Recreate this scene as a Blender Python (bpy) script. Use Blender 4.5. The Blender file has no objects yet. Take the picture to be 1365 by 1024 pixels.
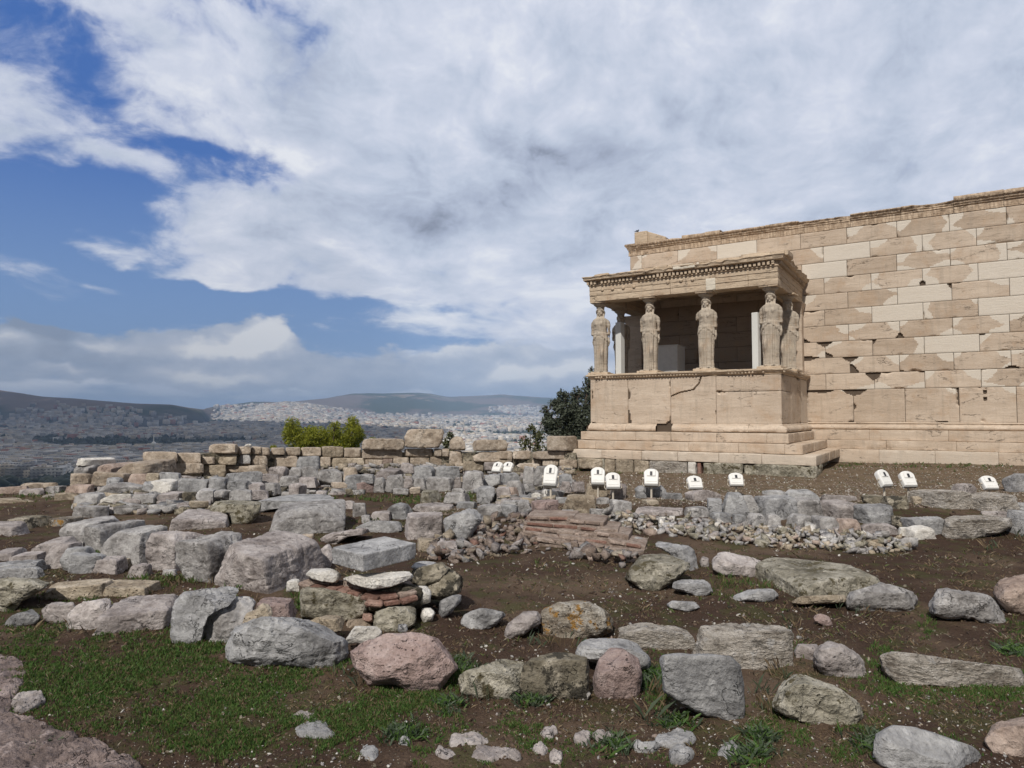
import bpy, bmesh, math, random
import numpy as np
from mathutils import Vector, Matrix

# ------------------------------------------------------------------ camera, sky, sun, exposure
SC = bpy.context.scene
COL = SC.collection
R = math.radians
HEAD = R(32.2)          # camera looks 32.2 degrees west of north; +X east, +Y north; eye at z = 0
PITCH = math.atan(43/910)
F = 910.0
FW0 = np.array([-math.sin(HEAD), math.cos(HEAD), 0.0])
RT = np.array([math.cos(HEAD), math.sin(HEAD), 0.0])
FW = FW0*math.cos(PITCH)+np.array([0, 0, math.sin(PITCH)])
UP = -FW0*math.sin(PITCH)+np.array([0, 0, math.cos(PITCH)])
cam = bpy.data.cameras.new('camera')
cam_o = bpy.data.objects.new('camera', cam)
COL.objects.link(cam_o)
cam.sensor_width = 36
cam.lens = 36*F/1365
cam.clip_start = 0.05
cam.clip_end = 60000
cam_o.location = (0, 0, 0)
cam_o.rotation_euler = (math.pi/2+PITCH, 0, HEAD)
SC.camera = cam_o

SUN_EL, SUN_AZ = R(46), R(168)      # south, a little east
TOSUN = Vector((math.sin(SUN_AZ)*math.cos(SUN_EL), math.cos(SUN_AZ)*math.cos(SUN_EL), math.sin(SUN_EL)))
sun = bpy.data.lights.new('sun', 'SUN')
sun.energy = 3.9
sun.angle = R(1.0)
sun.color = (1.0, 0.95, 0.88)
sun_o = bpy.data.objects.new('sun', sun)
COL.objects.link(sun_o)
sun_o.rotation_euler = TOSUN.to_track_quat('Z', 'Y').to_euler()
SC.view_settings.view_transform = 'Standard'
SC.view_settings.look = 'None'
SC.view_settings.exposure = 0.0
SC.view_settings.gamma = 1.0
SC.cycles.max_bounces = 6
SC.cycles.volume_bounces = 0
SC.cycles.transparent_max_bounces = 8


class NT:
    """small helper to write node trees"""
    def __init__(s, tree):
        s.t = tree
        s.n = tree.nodes
        s.l = tree.links

    def node(s, typ, **kw):
        n = s.n.new(typ)
        for k, v in kw.items():
            setattr(n, k, v)
        return n

    def put(s, sock, v):
        if v is None:
            return
        if hasattr(v, 'is_linked') or hasattr(v, 'links'):
            s.l.new(v, sock)
        else:
            if hasattr(sock.default_value, '__len__') and not hasattr(v, '__len__'):
                v = [v]*len(sock.default_value)
            if hasattr(v, '__len__') and hasattr(sock.default_value, '__len__') and len(sock.default_value) == 4 and len(v) == 3:
                v = (*v, 1)
            sock.default_value = v

    def m(s, op, a, b=None, c=None, clamp=False):
        n = s.node('ShaderNodeMath', operation=op, use_clamp=clamp)
        for i, v in enumerate((a, b, c)):
            s.put(n.inputs[i], v)
        return n.outputs[0]

    def v(s, op, a, b=None, scale=None):
        n = s.node('ShaderNodeVectorMath', operation=op)
        s.put(n.inputs[0], a)
        if b is not None:
            s.put(n.inputs[1], b)
        if scale is not None:
            s.put(n.inputs['Scale'], scale)
        return n.outputs['Value'] if op in ('DOT_PRODUCT', 'LENGTH', 'DISTANCE') else n.outputs[0]

    def mix(s, f, a, b, mode='MIX'):
        n = s.node('ShaderNodeMix', data_type='RGBA', blend_type=mode)
        s.put(n.inputs[0], f)
        s.put(n.inputs[6], a)
        s.put(n.inputs[7], b)
        return n.outputs[2]

    def ramp(s, x, a, b, lo=0.0, hi=1.0, smooth=True):
        n = s.node('ShaderNodeMapRange', interpolation_type='SMOOTHSTEP' if smooth else 'LINEAR')
        s.put(n.inputs[0], x)
        s.put(n.inputs[1], a)
        s.put(n.inputs[2], b)
        s.put(n.inputs[3], lo)
        s.put(n.inputs[4], hi)
        return n.outputs[0]

    def noise(s, vec, scale, detail=4, rough=0.55, dist=0.0):
        n = s.node('ShaderNodeTexNoise')
        s.put(n.inputs['Vector'], vec)
        n.inputs['Scale'].default_value = scale
        n.inputs['Detail'].default_value = detail
        n.inputs['Roughness'].default_value = rough
        n.inputs['Distortion'].default_value = dist
        return n.outputs['Fac']

    def noisec(s, vec, scale, detail=2):
        n = s.node('ShaderNodeTexNoise')
        s.put(n.inputs['Vector'], vec)
        n.inputs['Scale'].default_value = scale
        n.inputs['Detail'].default_value = detail
        return n.outputs['Color']

    def voro(s, vec, scale, feature='F1', out='Distance'):
        n = s.node('ShaderNodeTexVoronoi', feature=feature)
        s.put(n.inputs['Vector'], vec)
        n.inputs['Scale'].default_value = scale
        return n.outputs[out]

    def mapping(s, vec, scale=(1, 1, 1), rot=(0, 0, 0), loc=(0, 0, 0)):
        n = s.node('ShaderNodeMapping')
        s.put(n.inputs['Vector'], vec)
        n.inputs['Scale'].default_value = scale
        n.inputs['Rotation'].default_value = rot
        n.inputs['Location'].default_value = loc
        return n.outputs[0]


def azel(px, py):
    """direction (azimuth from camera heading, elevation) of a picture point"""
    d = FW+RT*(px-682.5)/F-UP*(py-512)/F
    return math.atan2(d@RT, d@FW0), math.atan2(d[2], math.hypot(d[0], d[1]))


def make_world():
    w = bpy.data.worlds.new('World')
    SC.world = w
    w.use_nodes = True
    t = NT(w.node_tree)
    for n in list(t.n):
        t.n.remove(n)
    tc = t.node('ShaderNodeTexCoord').outputs['Generated']
    d = t.v('NORMALIZE', tc)
    sky = t.node('ShaderNodeTexSky', sky_type='NISHITA')
    sky.sun_disc = False
    sky.sun_elevation = SUN_EL
    sky.sun_rotation = SUN_AZ
    sky.altitude = 150
    sky.air_density = 1.1
    sky.dust_density = 0.4
    sky.ozone_density = 1.6
    xr = t.v('DOT_PRODUCT', d, tuple(RT))
    yf = t.v('DOT_PRODUCT', d, tuple(FW0))
    sep = t.node('ShaderNodeSeparateXYZ')
    t.put(sep.inputs[0], d)
    z = sep.outputs[2]
    az = t.m('ARCTAN2', xr, yf)
    el = t.m('ARCSINE', z)
    cmb = t.node('ShaderNodeCombineXYZ')
    t.put(cmb.inputs[0], az)
    t.put(cmb.inputs[1], el)
    ae = cmb.outputs[0]
    # cloud layers, flattened towards the horizon by perspective
    c2 = t.node('ShaderNodeCombineXYZ')
    t.put(c2.inputs[0], t.m('MULTIPLY', az, 1.25))
    t.put(c2.inputs[1], t.m('LOGARITHM', t.m('ADD', t.m('MAXIMUM', z, 0.0), 0.16), 2.718))
    P0 = c2.outputs[0]
    warp = t.v('SCALE', t.v('SUBTRACT', t.noisec(P0, 3.0, 4), (0.5, 0.5, 0.5)), scale=0.22)
    P = t.v('ADD', P0, warp)
    n1 = t.noise(t.mapping(P, rot=(0, 0, R(-14)), loc=(3.1, 1.7, 0.0)), 3.0, 12, 0.60, 0.0)
    n2 = t.noise(t.mapping(P, rot=(0, 0, R(10)), loc=(9.3, 4.2, 2.0)), 6.5, 12, 0.62, 0.0)
    n3 = t.noise(t.mapping(P, scale=(1.0, 1.3, 1), loc=(2, 5, 1)), 15.0, 10, 0.64, 0.0)
    aw = t.v('ADD', ae, t.v('SCALE', t.v('SUBTRACT', t.noisec(t.mapping(ae, scale=(1, 1.8, 1)), 6.0, 5), (0.5, 0.5, 0.5)), scale=0.13))

    def blob(px, py, sx, sy, rot, amp, sharp=False, co=None):
        a0, e0 = azel(px, py)
        m = t.mapping(t.v('SUBTRACT', co or aw, (a0, e0, 0)), scale=(1, 1, 1), rot=(0, 0, R(rot)))
        m = t.v('MULTIPLY', m, (910/sx, 910/sy, 0))
        l2 = t.v('DOT_PRODUCT', m, m)
        return t.m('MULTIPLY', t.m('EXPONENT', t.m('MULTIPLY', l2, -0.5)), amp)

    def total(lst, start=0.0):
        s = None
        for b in lst:
            s = b if s is None else t.m('ADD', s, b)
        return t.m('ADD', s, start)

    gaps = total([
        blob(70, 265, 105, 26, 8, -0.52), blob(10, 250, 60, 28, 0, -0.35), blob(185, 268, 45, 16, -10, -0.25),
        blob(145, 150, 46, 26, 30, -0.30), blob(20, 50, 70, 28, 20, -0.34), blob(90, 30, 70, 14, 25, -0.16), blob(250, 130, 50, 14, 20, -0.14), blob(200, 20, 80, 12, 15, -0.14), blob(300, 160, 40, 30, 10, -0.12), blob(60, 262, 120, 18, 6, -0.2), blob(120, 220, 260, 240, 0, -0.10),
        blob(200, 190, 60, 14, 22, -0.22), blob(295, 213, 62, 9, 2, -0.44),
        blob(60, 322, 70, 9, 5, -0.36), blob(185, 345, 110, 9, -14, -0.24), blob(250, 385, 160, 9, 4, -0.2), blob(190, 372, 130, 13, 9, -0.40), blob(310, 390, 90, 12, 6, -0.30),
        blob(70, 400, 120, 14, 0, -0.36), blob(200, 420, 120, 16, 0, -0.40), blob(560, 408, 120, 11, 2, -0.34),
        blob(440, 430, 130, 20, 0, -0.28), blob(640, 445, 90, 14, 0, -0.18),
        blob(300, 85, 60, 22, 30, -0.16), blob(320, 5, 60, 14, 8, -0.24), blob(880, -5, 90, 12, 0, -0.20),
        blob(500, 475, 160, 18, 0, -0.26), blob(700, 415, 70, 12, 0, -0.16),
        blob(400, 520, 200, 9, 0, -0.20),
    ], 0.0)
    adds = total([
        blob(560, 250, 260, 120, 0, 0.26), blob(950, 180, 420, 220, 0, 0.42), blob(1250, 200, 200, 200, 0, 0.2), blob(400, 310, 170, 26, -6, 0.24),
        blob(130, 215, 120, 16, -20, 0.22), blob(400, 180, 70, 22, 10, 0.16),
        blob(200, 70, 120, 40, 20, 0.16), blob(50, 115, 90, 22, 15, 0.30), blob(50, 175, 90, 18, 10, 0.26), blob(620, 60, 160, 60, 0, 0.2),
    ], 0.0)
    cov = t.m('ADD', t.m('ADD', t.m('MULTIPLY', t.m('SUBTRACT', n1, 0.5), 1.7), t.m('MULTIPLY', t.m('SUBTRACT', n2, 0.5), 1.1)), t.m('ADD', t.m('MULTIPLY', t.m('SUBTRACT', n3, 0.5), 0.45), 0.50))
    cov = t.m('ADD', t.m('ADD', cov, gaps), adds)
    cover = t.ramp(cov, 0.10, 0.70, 0.0, 0.97)
    # far behind the camera and overhead: mostly cloud
    # shading of the sheet
    dark = total([
        blob(560, 278, 170, 30, 0, -0.22), blob(560, 215, 120, 24, -8, -0.16), blob(470, 110, 120, 26, 10, -0.14), blob(815, 192, 100, 30, -10, -0.24), blob(640, 225, 170, 60, 0, -0.05),
        blob(440, 300, 120, 22, -4, -0.08), blob(1190, 95, 70, 14, -25, -0.10), blob(480, 60, 160, 26, 0, -0.05),
        blob(1000, 330, 150, 40, 0, 0.02),
        blob(730, 190, 26, 12, 20, 0.30), blob(350, 190, 55, 16, 12, 0.34), blob(395, 212, 40, 8, -8, 0.3),
        blob(470, 330, 42, 7, 6, 0.34), blob(180, 276, 20, 4, 0, 0.35), blob(680, 170, 40, 20, 0, 0.1),
        blob(430, 395, 60, 6, 2, 0.25), blob(560, 30, 120, 30, 10, 0.10), blob(620, 75, 120, 24, -10, 0.08), blob(1080, 240, 120, 24, 0, 0.06),
        blob(820, 120, 60, 60, 0, 0.06), blob(600, 350, 60, 16, 0, 0.12), blob(700, 390, 70, 10, 0, 0.2),
    ], 0.0)
    sh = t.m('ADD', t.m('ADD', t.m('MULTIPLY', t.m('SUBTRACT', n2, 0.5), 1.5), t.m('MULTIPLY', t.m('SUBTRACT', n1, 0.5), 0.5)), dark)
    sh = t.m('ADD', t.m('ADD', sh, t.m('MULTIPLY', t.m('SUBTRACT', n3, 0.5), 0.55)), 0.62, clamp=True)
    sh = t.m('ADD', sh, t.m('MULTIPLY', t.m('MULTIPLY', cover, t.m('SUBTRACT', 1.0, cover)), 0.9), clamp=True)
    cr = t.node('ShaderNodeValToRGB')
    e = cr.color_ramp.elements
    e[0].position = 0.0
    e[0].color = (2.35, 2.62, 3.35, 1)
    e[1].position = 1.0
    e[1].color = (8.6, 8.8, 9.3, 1)
    for pos, c in ((0.25, (4.2, 4.7, 5.9)), (0.5, (5.6, 6.2, 7.4)), (0.75, (6.9, 7.3, 8.4))):
        k = e.new(pos)
        k.color = (*c, 1)
    t.put(cr.inputs[0], sh)
    cloud = cr.outputs[0]
    # blue shows through, deeper above, paler at the horizon
    pale = t.ramp(el, R(1), R(19), 1.0, 0.0, smooth=False)
    blue = t.mix(pale, t.mix(0.75, sky.outputs[0], (0.36, 1.35, 4.8)), (2.6, 4.0, 6.3))
    hz = t.ramp(el, R(-1), R(6.5), 1.0, 0.0)
    blue = t.mix(t.m('MULTIPLY', hz, 0.75), blue, (3.5, 4.3, 5.5))
    col = t.mix(cover, blue, cloud)
    # low cumulus banks near the horizon
    a2 = t.v('ADD', ae, t.v('SCALE', t.v('SUBTRACT', t.noisec(t.mapping(ae, scale=(1, 1.5, 1), loc=(4, 1, 0)), 16.0, 6), (0.5, 0.5, 0.5)), scale=0.06))
    bank = total([
        blob(40, 468, 95, 20, 0, 0.9, co=a2), blob(190, 468, 120, 13, 0, 0.75, co=a2), blob(340, 455, 36, 22, 0, 1.05, co=a2), blob(280, 478, 60, 18, 0, .7, co=a2),
        blob(345, 475, 25, 30, 0, 0.5, co=a2), blob(55, 440, 30, 12, 0, 0.6, co=a2), blob(120, 498, 260, 14, 0, 0.40, co=a2),
        blob(720, 505, 90, 14, -4, 0.9, co=a2), blob(770, 495, 50, 12, 0, 0.55, co=a2), blob(640, 468, 90, 12, 0, 0.55, co=a2),
        blob(440, 505, 150, 14, 0, 0.45, co=a2), blob(640, 500, 120, 16, 0, 0.35, co=a2), blob(1000, 500, 300, 30, 0, 0.8, co=a2),
    ], -0.10)
    puff = t.noise(t.mapping(ae, scale=(1, 1.9, 1), loc=(7, 3, 1)), 20.0, 7, 0.6, 0.1)
    bk = t.ramp(t.m('ADD', bank, t.m('MULTIPLY', t.m('SUBTRACT', puff, 0.5), 1.1)), 0.30, 0.62)
    lit = total([
        blob(345, 452, 28, 13, -20, 0.95, co=a2), blob(285, 465, 30, 7, -10, 0.7, co=a2), blob(160, 457, 40, 5, 0, 0.55, co=a2),
        blob(10, 450, 20, 6, 0, .6, co=a2), blob(255, 500, 30, 7, 0, 0.6, co=a2), blob(75, 491, 15, 4, 0, 0.5, co=a2),
        blob(740, 497, 60, 9, -4, 0.8, co=a2), blob(675, 498, 12, 5, 0, 0.5, co=a2), blob(620, 465, 60, 8, 0, 0.45, co=a2), blob(320, 505, 30, 5, 0, 0.4, co=a2),
        blob(55, 440, 30, 14, 0, -0.75, co=a2), blob(195, 458, 22, 6, 0, -0.4, co=a2), blob(100, 480, 90, 12, 0, -0.15, co=a2),
    ], 0.42)
    lit = t.m('ADD', lit, t.m('MULTIPLY', t.m('SUBTRACT', puff, 0.5), 0.9), clamp=True)
    cr2 = t.node('ShaderNodeValToRGB')
    e = cr2.color_ramp.elements
    e[0].position = 0.0
    e[0].color = (2.9, 3.5, 4.6, 1)
    e[1].position = 1.0
    e[1].color = (8.2, 8.3, 8.5, 1)
    for pos, c in ((0.3, (3.8, 4.5, 5.7)), (0.6, (5.2, 5.7, 6.7))):
        k = e.new(pos)
        k.color = (*c, 1)
    t.put(cr2.inputs[0], lit)
    col = t.mix(t.m('MULTIPLY', bk, 0.9), col, cr2.outputs[0])
    hz2 = t.ramp(el, R(-0.5), R(3.2), 0.75, 0.0)
    col = t.mix(hz2, col, (3.9, 4.9, 6.3))
    # sky behind the camera, south, dimmed to a neutral grey to deepen porch shade
    back = t.ramp(yf, 0.15, -0.35, 0.0, 1.0)
    col = t.mix(back, col, t.mix(n1, (1.3, 1.32, 1.4), (3.0, 2.95, 2.95)))
    over = t.ramp(el, R(45), R(75), 0.0, 0.75)
    col = t.mix(over, col, (5.2, 5.2, 5.4))
    bg = t.node('ShaderNodeBackground')
    t.put(bg.inputs[0], col)
    bg.inputs[1].default_value = 0.1
    out = t.node('ShaderNodeOutputWorld')
    t.l.new(bg.outputs[0], out.inputs[0])
    w.cycles.sampling_method = 'MANUAL'
    w.cycles.sample_map_resolution = 1024


make_world()

# ------------------------------------------------------------------ helpers


def ray(px, py):
    return FW+RT*(px-682.5)/F-UP*(py-512)/F


def at_depth(px, py, d):
    """point on the sight line through a picture point, d metres ahead (measured level)"""
    v = ray(px, py)
    return v*(d/(v@FW0))


def hsh(i, j, k, seed):
    n = (i*374761393+j*668265263+k*2147483647+seed*1274126177) & 0xffffffff
    n = ((n ^ (n >> 13))*1274126177) & 0xffffffff
    n = n ^ (n >> 16)
    n = (n*2246822519) & 0xffffffff
    return ((n ^ (n >> 15)) & 0xffff)/32767.5-1.0


def vnoise(p, seed=0):
    """smooth value noise, vectorised; p (n,3) -> (n,) in -1..1"""
    p = np.asarray(p, float)
    i = np.floor(p).astype(np.int64)
    f = p-i
    u = f*f*f*(f*(f*6-15)+10)
    r = 0
    for dx in (0, 1):
        for dy in (0, 1):
            for dz in (0, 1):
                w = (u[:, 0] if dx else 1-u[:, 0])*(u[:, 1] if dy else 1-u[:, 1])*(u[:, 2] if dz else 1-u[:, 2])
                r = r+w*hsh(i[:, 0]+dx, i[:, 1]+dy, i[:, 2]+dz, seed)
    return r


def fbm(p, oct=4, seed=0, gain=0.5, ridge=False):
    p = np.asarray(p, float)
    a, s, r = 1.0, 0.0, 0
    for o in range(oct):
        v = vnoise(p*(2.03**o)+17.3*o, seed+o*7)
        if ridge:
            v = 1-2*np.abs(v)
        r = r+a*v
        s += a
        a *= gain
    return r/s


def link(name, verts, faces, mat, parent=None, smooth=True, mats=None, fmat=None, tint=None):
    me = bpy.data.meshes.new(name)
    verts = np.asarray(verts, dtype=np.float32)
    if isinstance(faces, np.ndarray):
        nf, k = faces.shape
        me.vertices.add(len(verts))
        me.vertices.foreach_set('co', verts.ravel())
        me.loops.add(nf*k)
        me.loops.foreach_set('vertex_index', faces.astype(np.int32).ravel())
        me.polygons.add(nf)
        me.polygons.foreach_set('loop_start', np.arange(0, nf*k, k, dtype=np.int32))
        me.polygons.foreach_set('loop_total', np.full(nf, k, dtype=np.int32))
        me.update(calc_edges=True)
    else:
        me.from_pydata([tuple(map(float, v)) for v in verts], [], faces)
    for m in (mats or [mat]):
        me.materials.append(m)
    if fmat is not None:
        me.polygons.foreach_set('material_index', np.asarray(fmat, dtype=np.int32))
    if smooth:
        me.polygons.foreach_set('use_smooth', np.ones(len(me.polygons), dtype=bool))
        try:
            me.set_sharp_from_angle(angle=R(42))
        except Exception:
            pass
    if tint is not None:
        a = me.attributes.new('tint', 'FLOAT_COLOR', 'FACE')
        a.data.foreach_set('color', np.asarray(tint, dtype=np.float32).ravel())
    o = bpy.data.objects.new(name, me)
    COL.objects.link(o)
    if parent is not None:
        o.parent = parent
    return o


def tag(o, label=None, cat=None, group=None, kind=None):
    for k, v in (('label', label), ('category', cat), ('group', group), ('kind', kind)):
        if v:
            o[k] = v
    return o


def empty(name, loc=(0, 0, 0), rz=0.0):
    o = bpy.data.objects.new(name, None)
    COL.objects.link(o)
    o.location = loc
    o.rotation_euler = (0, 0, rz)
    o.empty_display_size = 0.1
    return o


def copy_tree(o, parent=None):
    c = o.copy()
    COL.objects.link(c)
    c.parent = parent
    for ch in list(o.children):
        copy_tree(ch, c)
    return c


class MB:
    """collects shapes into one mesh"""
    def __init__(s):
        s.v, s.f, s.t, s.n = [], [], [], 0

    def add(s, verts, faces, tint=(0.5, 0, 0.5, 1)):
        s.v.append(np.asarray(verts, float))
        for f in faces:
            s.f.append(tuple(int(i)+s.n for i in f))
            s.t.append(tint)
        s.n += len(verts)

    def box(s, x0, x1, y0, y1, z0, z1, tint=(0.5, 0, 0.5, 1), bev=0.0, M=None, tap=0.0):
        if bev <= 0:
            v = np.array([[x, y, z] for z in (z0, z1) for y in (y0, y1) for x in (x0, x1)], float)
            if tap:
                cx, cy = (x0+x1)/2, (y0+y1)/2
                v[4:, 0] = cx+(v[4:, 0]-cx)*(1-tap)
                v[4:, 1] = cy+(v[4:, 1]-cy)*(1-tap)
            f = [(0, 2, 3, 1), (4, 5, 7, 6), (0, 1, 5, 4), (2, 6, 7, 3), (0, 4, 6, 2), (1, 3, 7, 5)]
        else:
            b = bev
            v, f = [], []
            cs = [(sx, sy, sz) for sz in (0, 1) for sy in (0, 1) for sx in (0, 1)]
            X, Y, Z = (x0, x1), (y0, y1), (z0, z1)
            for sx, sy, sz in cs:
                dx, dy, dz = (b if sx == 0 else -b), (b if sy == 0 else -b), (b if sz == 0 else -b)
                v += [(X[sx], Y[sy]+dy, Z[sz]+dz), (X[sx]+dx, Y[sy], Z[sz]+dz), (X[sx]+dx, Y[sy]+dy, Z[sz])]
            ix = lambda sx, sy, sz, a: ((sz*2+sy)*2+sx)*3+a
            for a in range(3):
                for sd in (0, 1):
                    q = []
                    for p, r in ((0, 0), (1, 0), (1, 1), (0, 1)):
                        c = [0, 0, 0]
                        c[a] = sd
                        c[(a+1) % 3] = p
                        c[(a+2) % 3] = r
                        q.append(ix(*c, a))
                    f.append(q if sd else q[::-1])
            for a in range(3):          # edges along axis a
                b1, b2 = (a+1) % 3, (a+2) % 3
                for p in (0, 1):
                    for r in (0, 1):
                        c0 = [0, 0, 0]
                        c0[b1], c0[b2] = p, r
                        c1 = list(c0)
                        c1[a] = 1
                        q = [ix(*c0, b1), ix(*c1, b1), ix(*c1, b2), ix(*c0, b2)]
                        f.append(q if p != r else q[::-1])
            for sx, sy, sz in cs:
                q = [ix(sx, sy, sz, a) for a in range(3)]
                f.append(q if (sx+sy+sz) % 2 else q[::-1])
            v = np.array(v, float)
        if M is not None:
            v = v@np.array(M.to_3x3()).T+np.array(M.translation)
        s.add(v, f, tint)

    def tube(s, pts, rad, seg=10, tint=(0.5, 0, 0.5, 1), caps=True):
        pts = [Vector(p) for p in pts]
        if not hasattr(rad, '__len__'):
            rad = [rad]*len(pts)
        v, f = [], []
        for i, p in enumerate(pts):
            a = pts[max(i-1, 0)]
            b = pts[min(i+1, len(pts)-1)]
            q = (b-a).to_track_quat('Z', 'Y')
            for k in range(seg):
                t = 2*math.pi*k/seg
                v.append(tuple(p+q@Vector((math.cos(t)*rad[i], math.sin(t)*rad[i], 0))))
        for i in range(len(pts)-1):
            for k in range(seg):
                k2 = (k+1) % seg
                f.append((i*seg+k, i*seg+k2, (i+1)*seg+k2, (i+1)*seg+k))
        if caps:
            f.append(tuple(range(seg))[::-1])
            f.append(tuple((len(pts)-1)*seg+k for k in range(seg)))
        s.add(v, f, tint)

    def ell(s, c, r, seg=16, rings=10, tint=(0.5, 0, 0.5, 1)):
        v, f = [], []
        for i in range(rings+1):
            ph = math.pi*i/rings
            for k in range(seg):
                t = 2*math.pi*k/seg
                v.append((c[0]+r[0]*math.sin(ph)*math.cos(t), c[1]+r[1]*math.sin(ph)*math.sin(t), c[2]-r[2]*math.cos(ph)))
        for i in range(rings):
            for k in range(seg):
                k2 = (k+1) % seg
                f.append((i*seg+k, i*seg+k2, (i+1)*seg+k2, (i+1)*seg+k))
        s.add(v, f, tint)

    def build(s, name, mat, parent=None, smooth=False, disp=None):
        v = np.concatenate(s.v)
        if disp:
            v = disp(v)
        return link(name, v, s.f, mat, parent, smooth=smooth, tint=s.t)


# ------------------------------------------------------------------ materials
def new_mat(name):
    m = bpy.data.materials.new(name)
    m.use_nodes = True
    t = NT(m.node_tree)
    for n in list(t.n):
        t.n.remove(n)
    b = t.node('ShaderNodeBsdfPrincipled')
    o = t.node('ShaderNodeOutputMaterial')
    t.l.new(b.outputs[0], o.inputs[0])
    b.inputs['Roughness'].default_value = 0.85
    b.inputs['Specular IOR Level'].default_value = 0.25
    return m, t, b


def bump(t, b, h, dist, strength=1.0, prev=None):
    n = t.node('ShaderNodeBump')
    n.inputs['Strength'].default_value = strength
    n.inputs['Distance'].default_value = dist
    t.put(n.inputs['Height'], h)
    if prev is not None:
        t.l.new(prev, n.inputs['Normal'])
    t.l.new(n.outputs[0], b.inputs['Normal'])
    return n.outputs[0]


def plain(name, col, rough=0.6, metal=0.0, spec=0.3, var=0.06):
    m, t, b = new_mat(name)
    tc = t.node('ShaderNodeTexCoord').outputs['Object']
    n = t.noise(tc, 9, 4)
    c = t.mix(n, tuple(x*(1-var) for x in col), tuple(min(1, x*(1+var)) for x in col))
    t.put(b.inputs['Base Color'], c)
    b.inputs['Roughness'].default_value = rough
    b.inputs['Metallic'].default_value = metal
    b.inputs['Specular IOR Level'].default_value = spec
    return m


def stone_mat(name, c_lo, c_mid, c_hi, lichen=None, lichen_amt=0.0, pits=0.5, cracks=0.6, dark=0.35, white=0.25, scale=1.0, stratum=0.0, bumpd=0.012, topc=None):
    """weathered rock: clouds of tone, dark pits and crack lines, pale and coloured lichen"""
    m, t, b = new_mat(name)
    tc = t.node('ShaderNodeTexCoord').outputs['Object']
    rnd = t.node('ShaderNodeObjectInfo').outputs['Random']
    off = t.node('ShaderNodeCombineXYZ')
    t.put(off.inputs[0], t.m('MULTIPLY', rnd, 91.0))
    t.put(off.inputs[1], t.m('MULTIPLY', rnd, 37.0))
    p = t.v('SCALE', t.v('ADD', tc, off.outputs[0]), scale=scale)
    if stratum:
        p2 = t.mapping(p, scale=(1, 1, 1+stratum*5), rot=(0.25, 0.12, 0))
    else:
        p2 = p
    wv = t.v('ADD', p2, t.v('SCALE', t.noisec(p, 3.0, 3), scale=0.25))
    n1 = t.noise(wv, 2.6, 6, 0.62)
    n2 = t.noise(p2, 11, 6, 0.65)
    n3 = t.noise(p, 48, 4, 0.6)
    f = t.m('ADD', t.m('MULTIPLY', t.m('SUBTRACT', n1, 0.5), 2.5), t.m('ADD', t.m('MULTIPLY', t.m('SUBTRACT', n2, 0.5), 1.7), 0.5), clamp=True)
    c = t.mix(t.ramp(f, 0.0, 0.5, smooth=False), c_lo, c_mid)
    c = t.mix(t.ramp(f, 0.5, 1.0, smooth=False), c, c_hi)
    c = t.mix(1.0, c, t.ramp(rnd, 0, 1, 0.82, 1.12, smooth=False), 'MULTIPLY')
    c = t.mix(1.0, c, t.ramp(n3, 0.25, 0.75, 0.78, 1.2, smooth=False), 'MULTIPLY')
    # pale lichen and dark algae with shapes of their own
    pw = t.m('MULTIPLY', t.ramp(t.noise(p, 7.5, 7, 0.7), 0.56, 0.66), white)
    c = t.mix(pw, c, tuple(min(0.75, x*1.35+0.05) for x in c_hi))
    pd = t.m('MULTIPLY', t.ramp(t.noise(t.v('ADD', p, (5, 2, 9)), 5.0, 8, 0.72), 0.54, 0.64), dark)
    c = t.mix(pd, c, tuple(x*0.28 for x in c_mid))
    if lichen is not None:
        pl = t.ramp(t.noise(t.v('ADD', p, (1, 12, 3)), 6.0, 7, 0.7), 0.60-0.2*lichen_amt, 0.66-0.2*lichen_amt)
        c = t.mix(pl, c, lichen)
    vp = t.voro(t.v('ADD', p2, t.v('SCALE', t.noisec(p, 9, 2), scale=0.1)), 26)
    pit = t.ramp(vp, 0.06, 0.26, 1.0, 0.0)
    pm = t.m('MULTIPLY', pit, t.ramp(t.noise(p, 6, 3), 0.42, 0.62))
    pm = t.m('MULTIPLY', pm, pits)
    c = t.mix(pm, c, tuple(x*0.35 for x in c_lo))
    ve = t.m('ABSOLUTE', t.m('SUBTRACT', t.noise(t.v('ADD', p2, (3, 7, 1)), 2.4, 5, 0.62, 0.3), 0.5))
    ck = t.m('MULTIPLY', t.ramp(ve, 0.0, 0.008, 1.0, 0.0), t.m('MULTIPLY', t.ramp(t.noise(t.v('ADD', p, (8, 8, 1)), 3.2, 3), 0.48, 0.62), cracks))
    c = t.mix(ck, c, tuple(x*0.22 for x in c_lo))
    t.put(b.inputs['Base Color'], c)
    h = t.m('ADD', t.m('MULTIPLY', n2, 2.4), t.m('MULTIPLY', n3, 0.7))
    h = t.m('SUBTRACT', h, t.m('ADD', t.m('MULTIPLY', pm, 1.3), t.m('MULTIPLY', ck, 1.5)))
    bump(t, b, h, bumpd*1.25)
    b.inputs['Roughness'].default_value = 0.9
    b.inputs['Specular IOR Level'].default_value = 0.2
    return m


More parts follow.
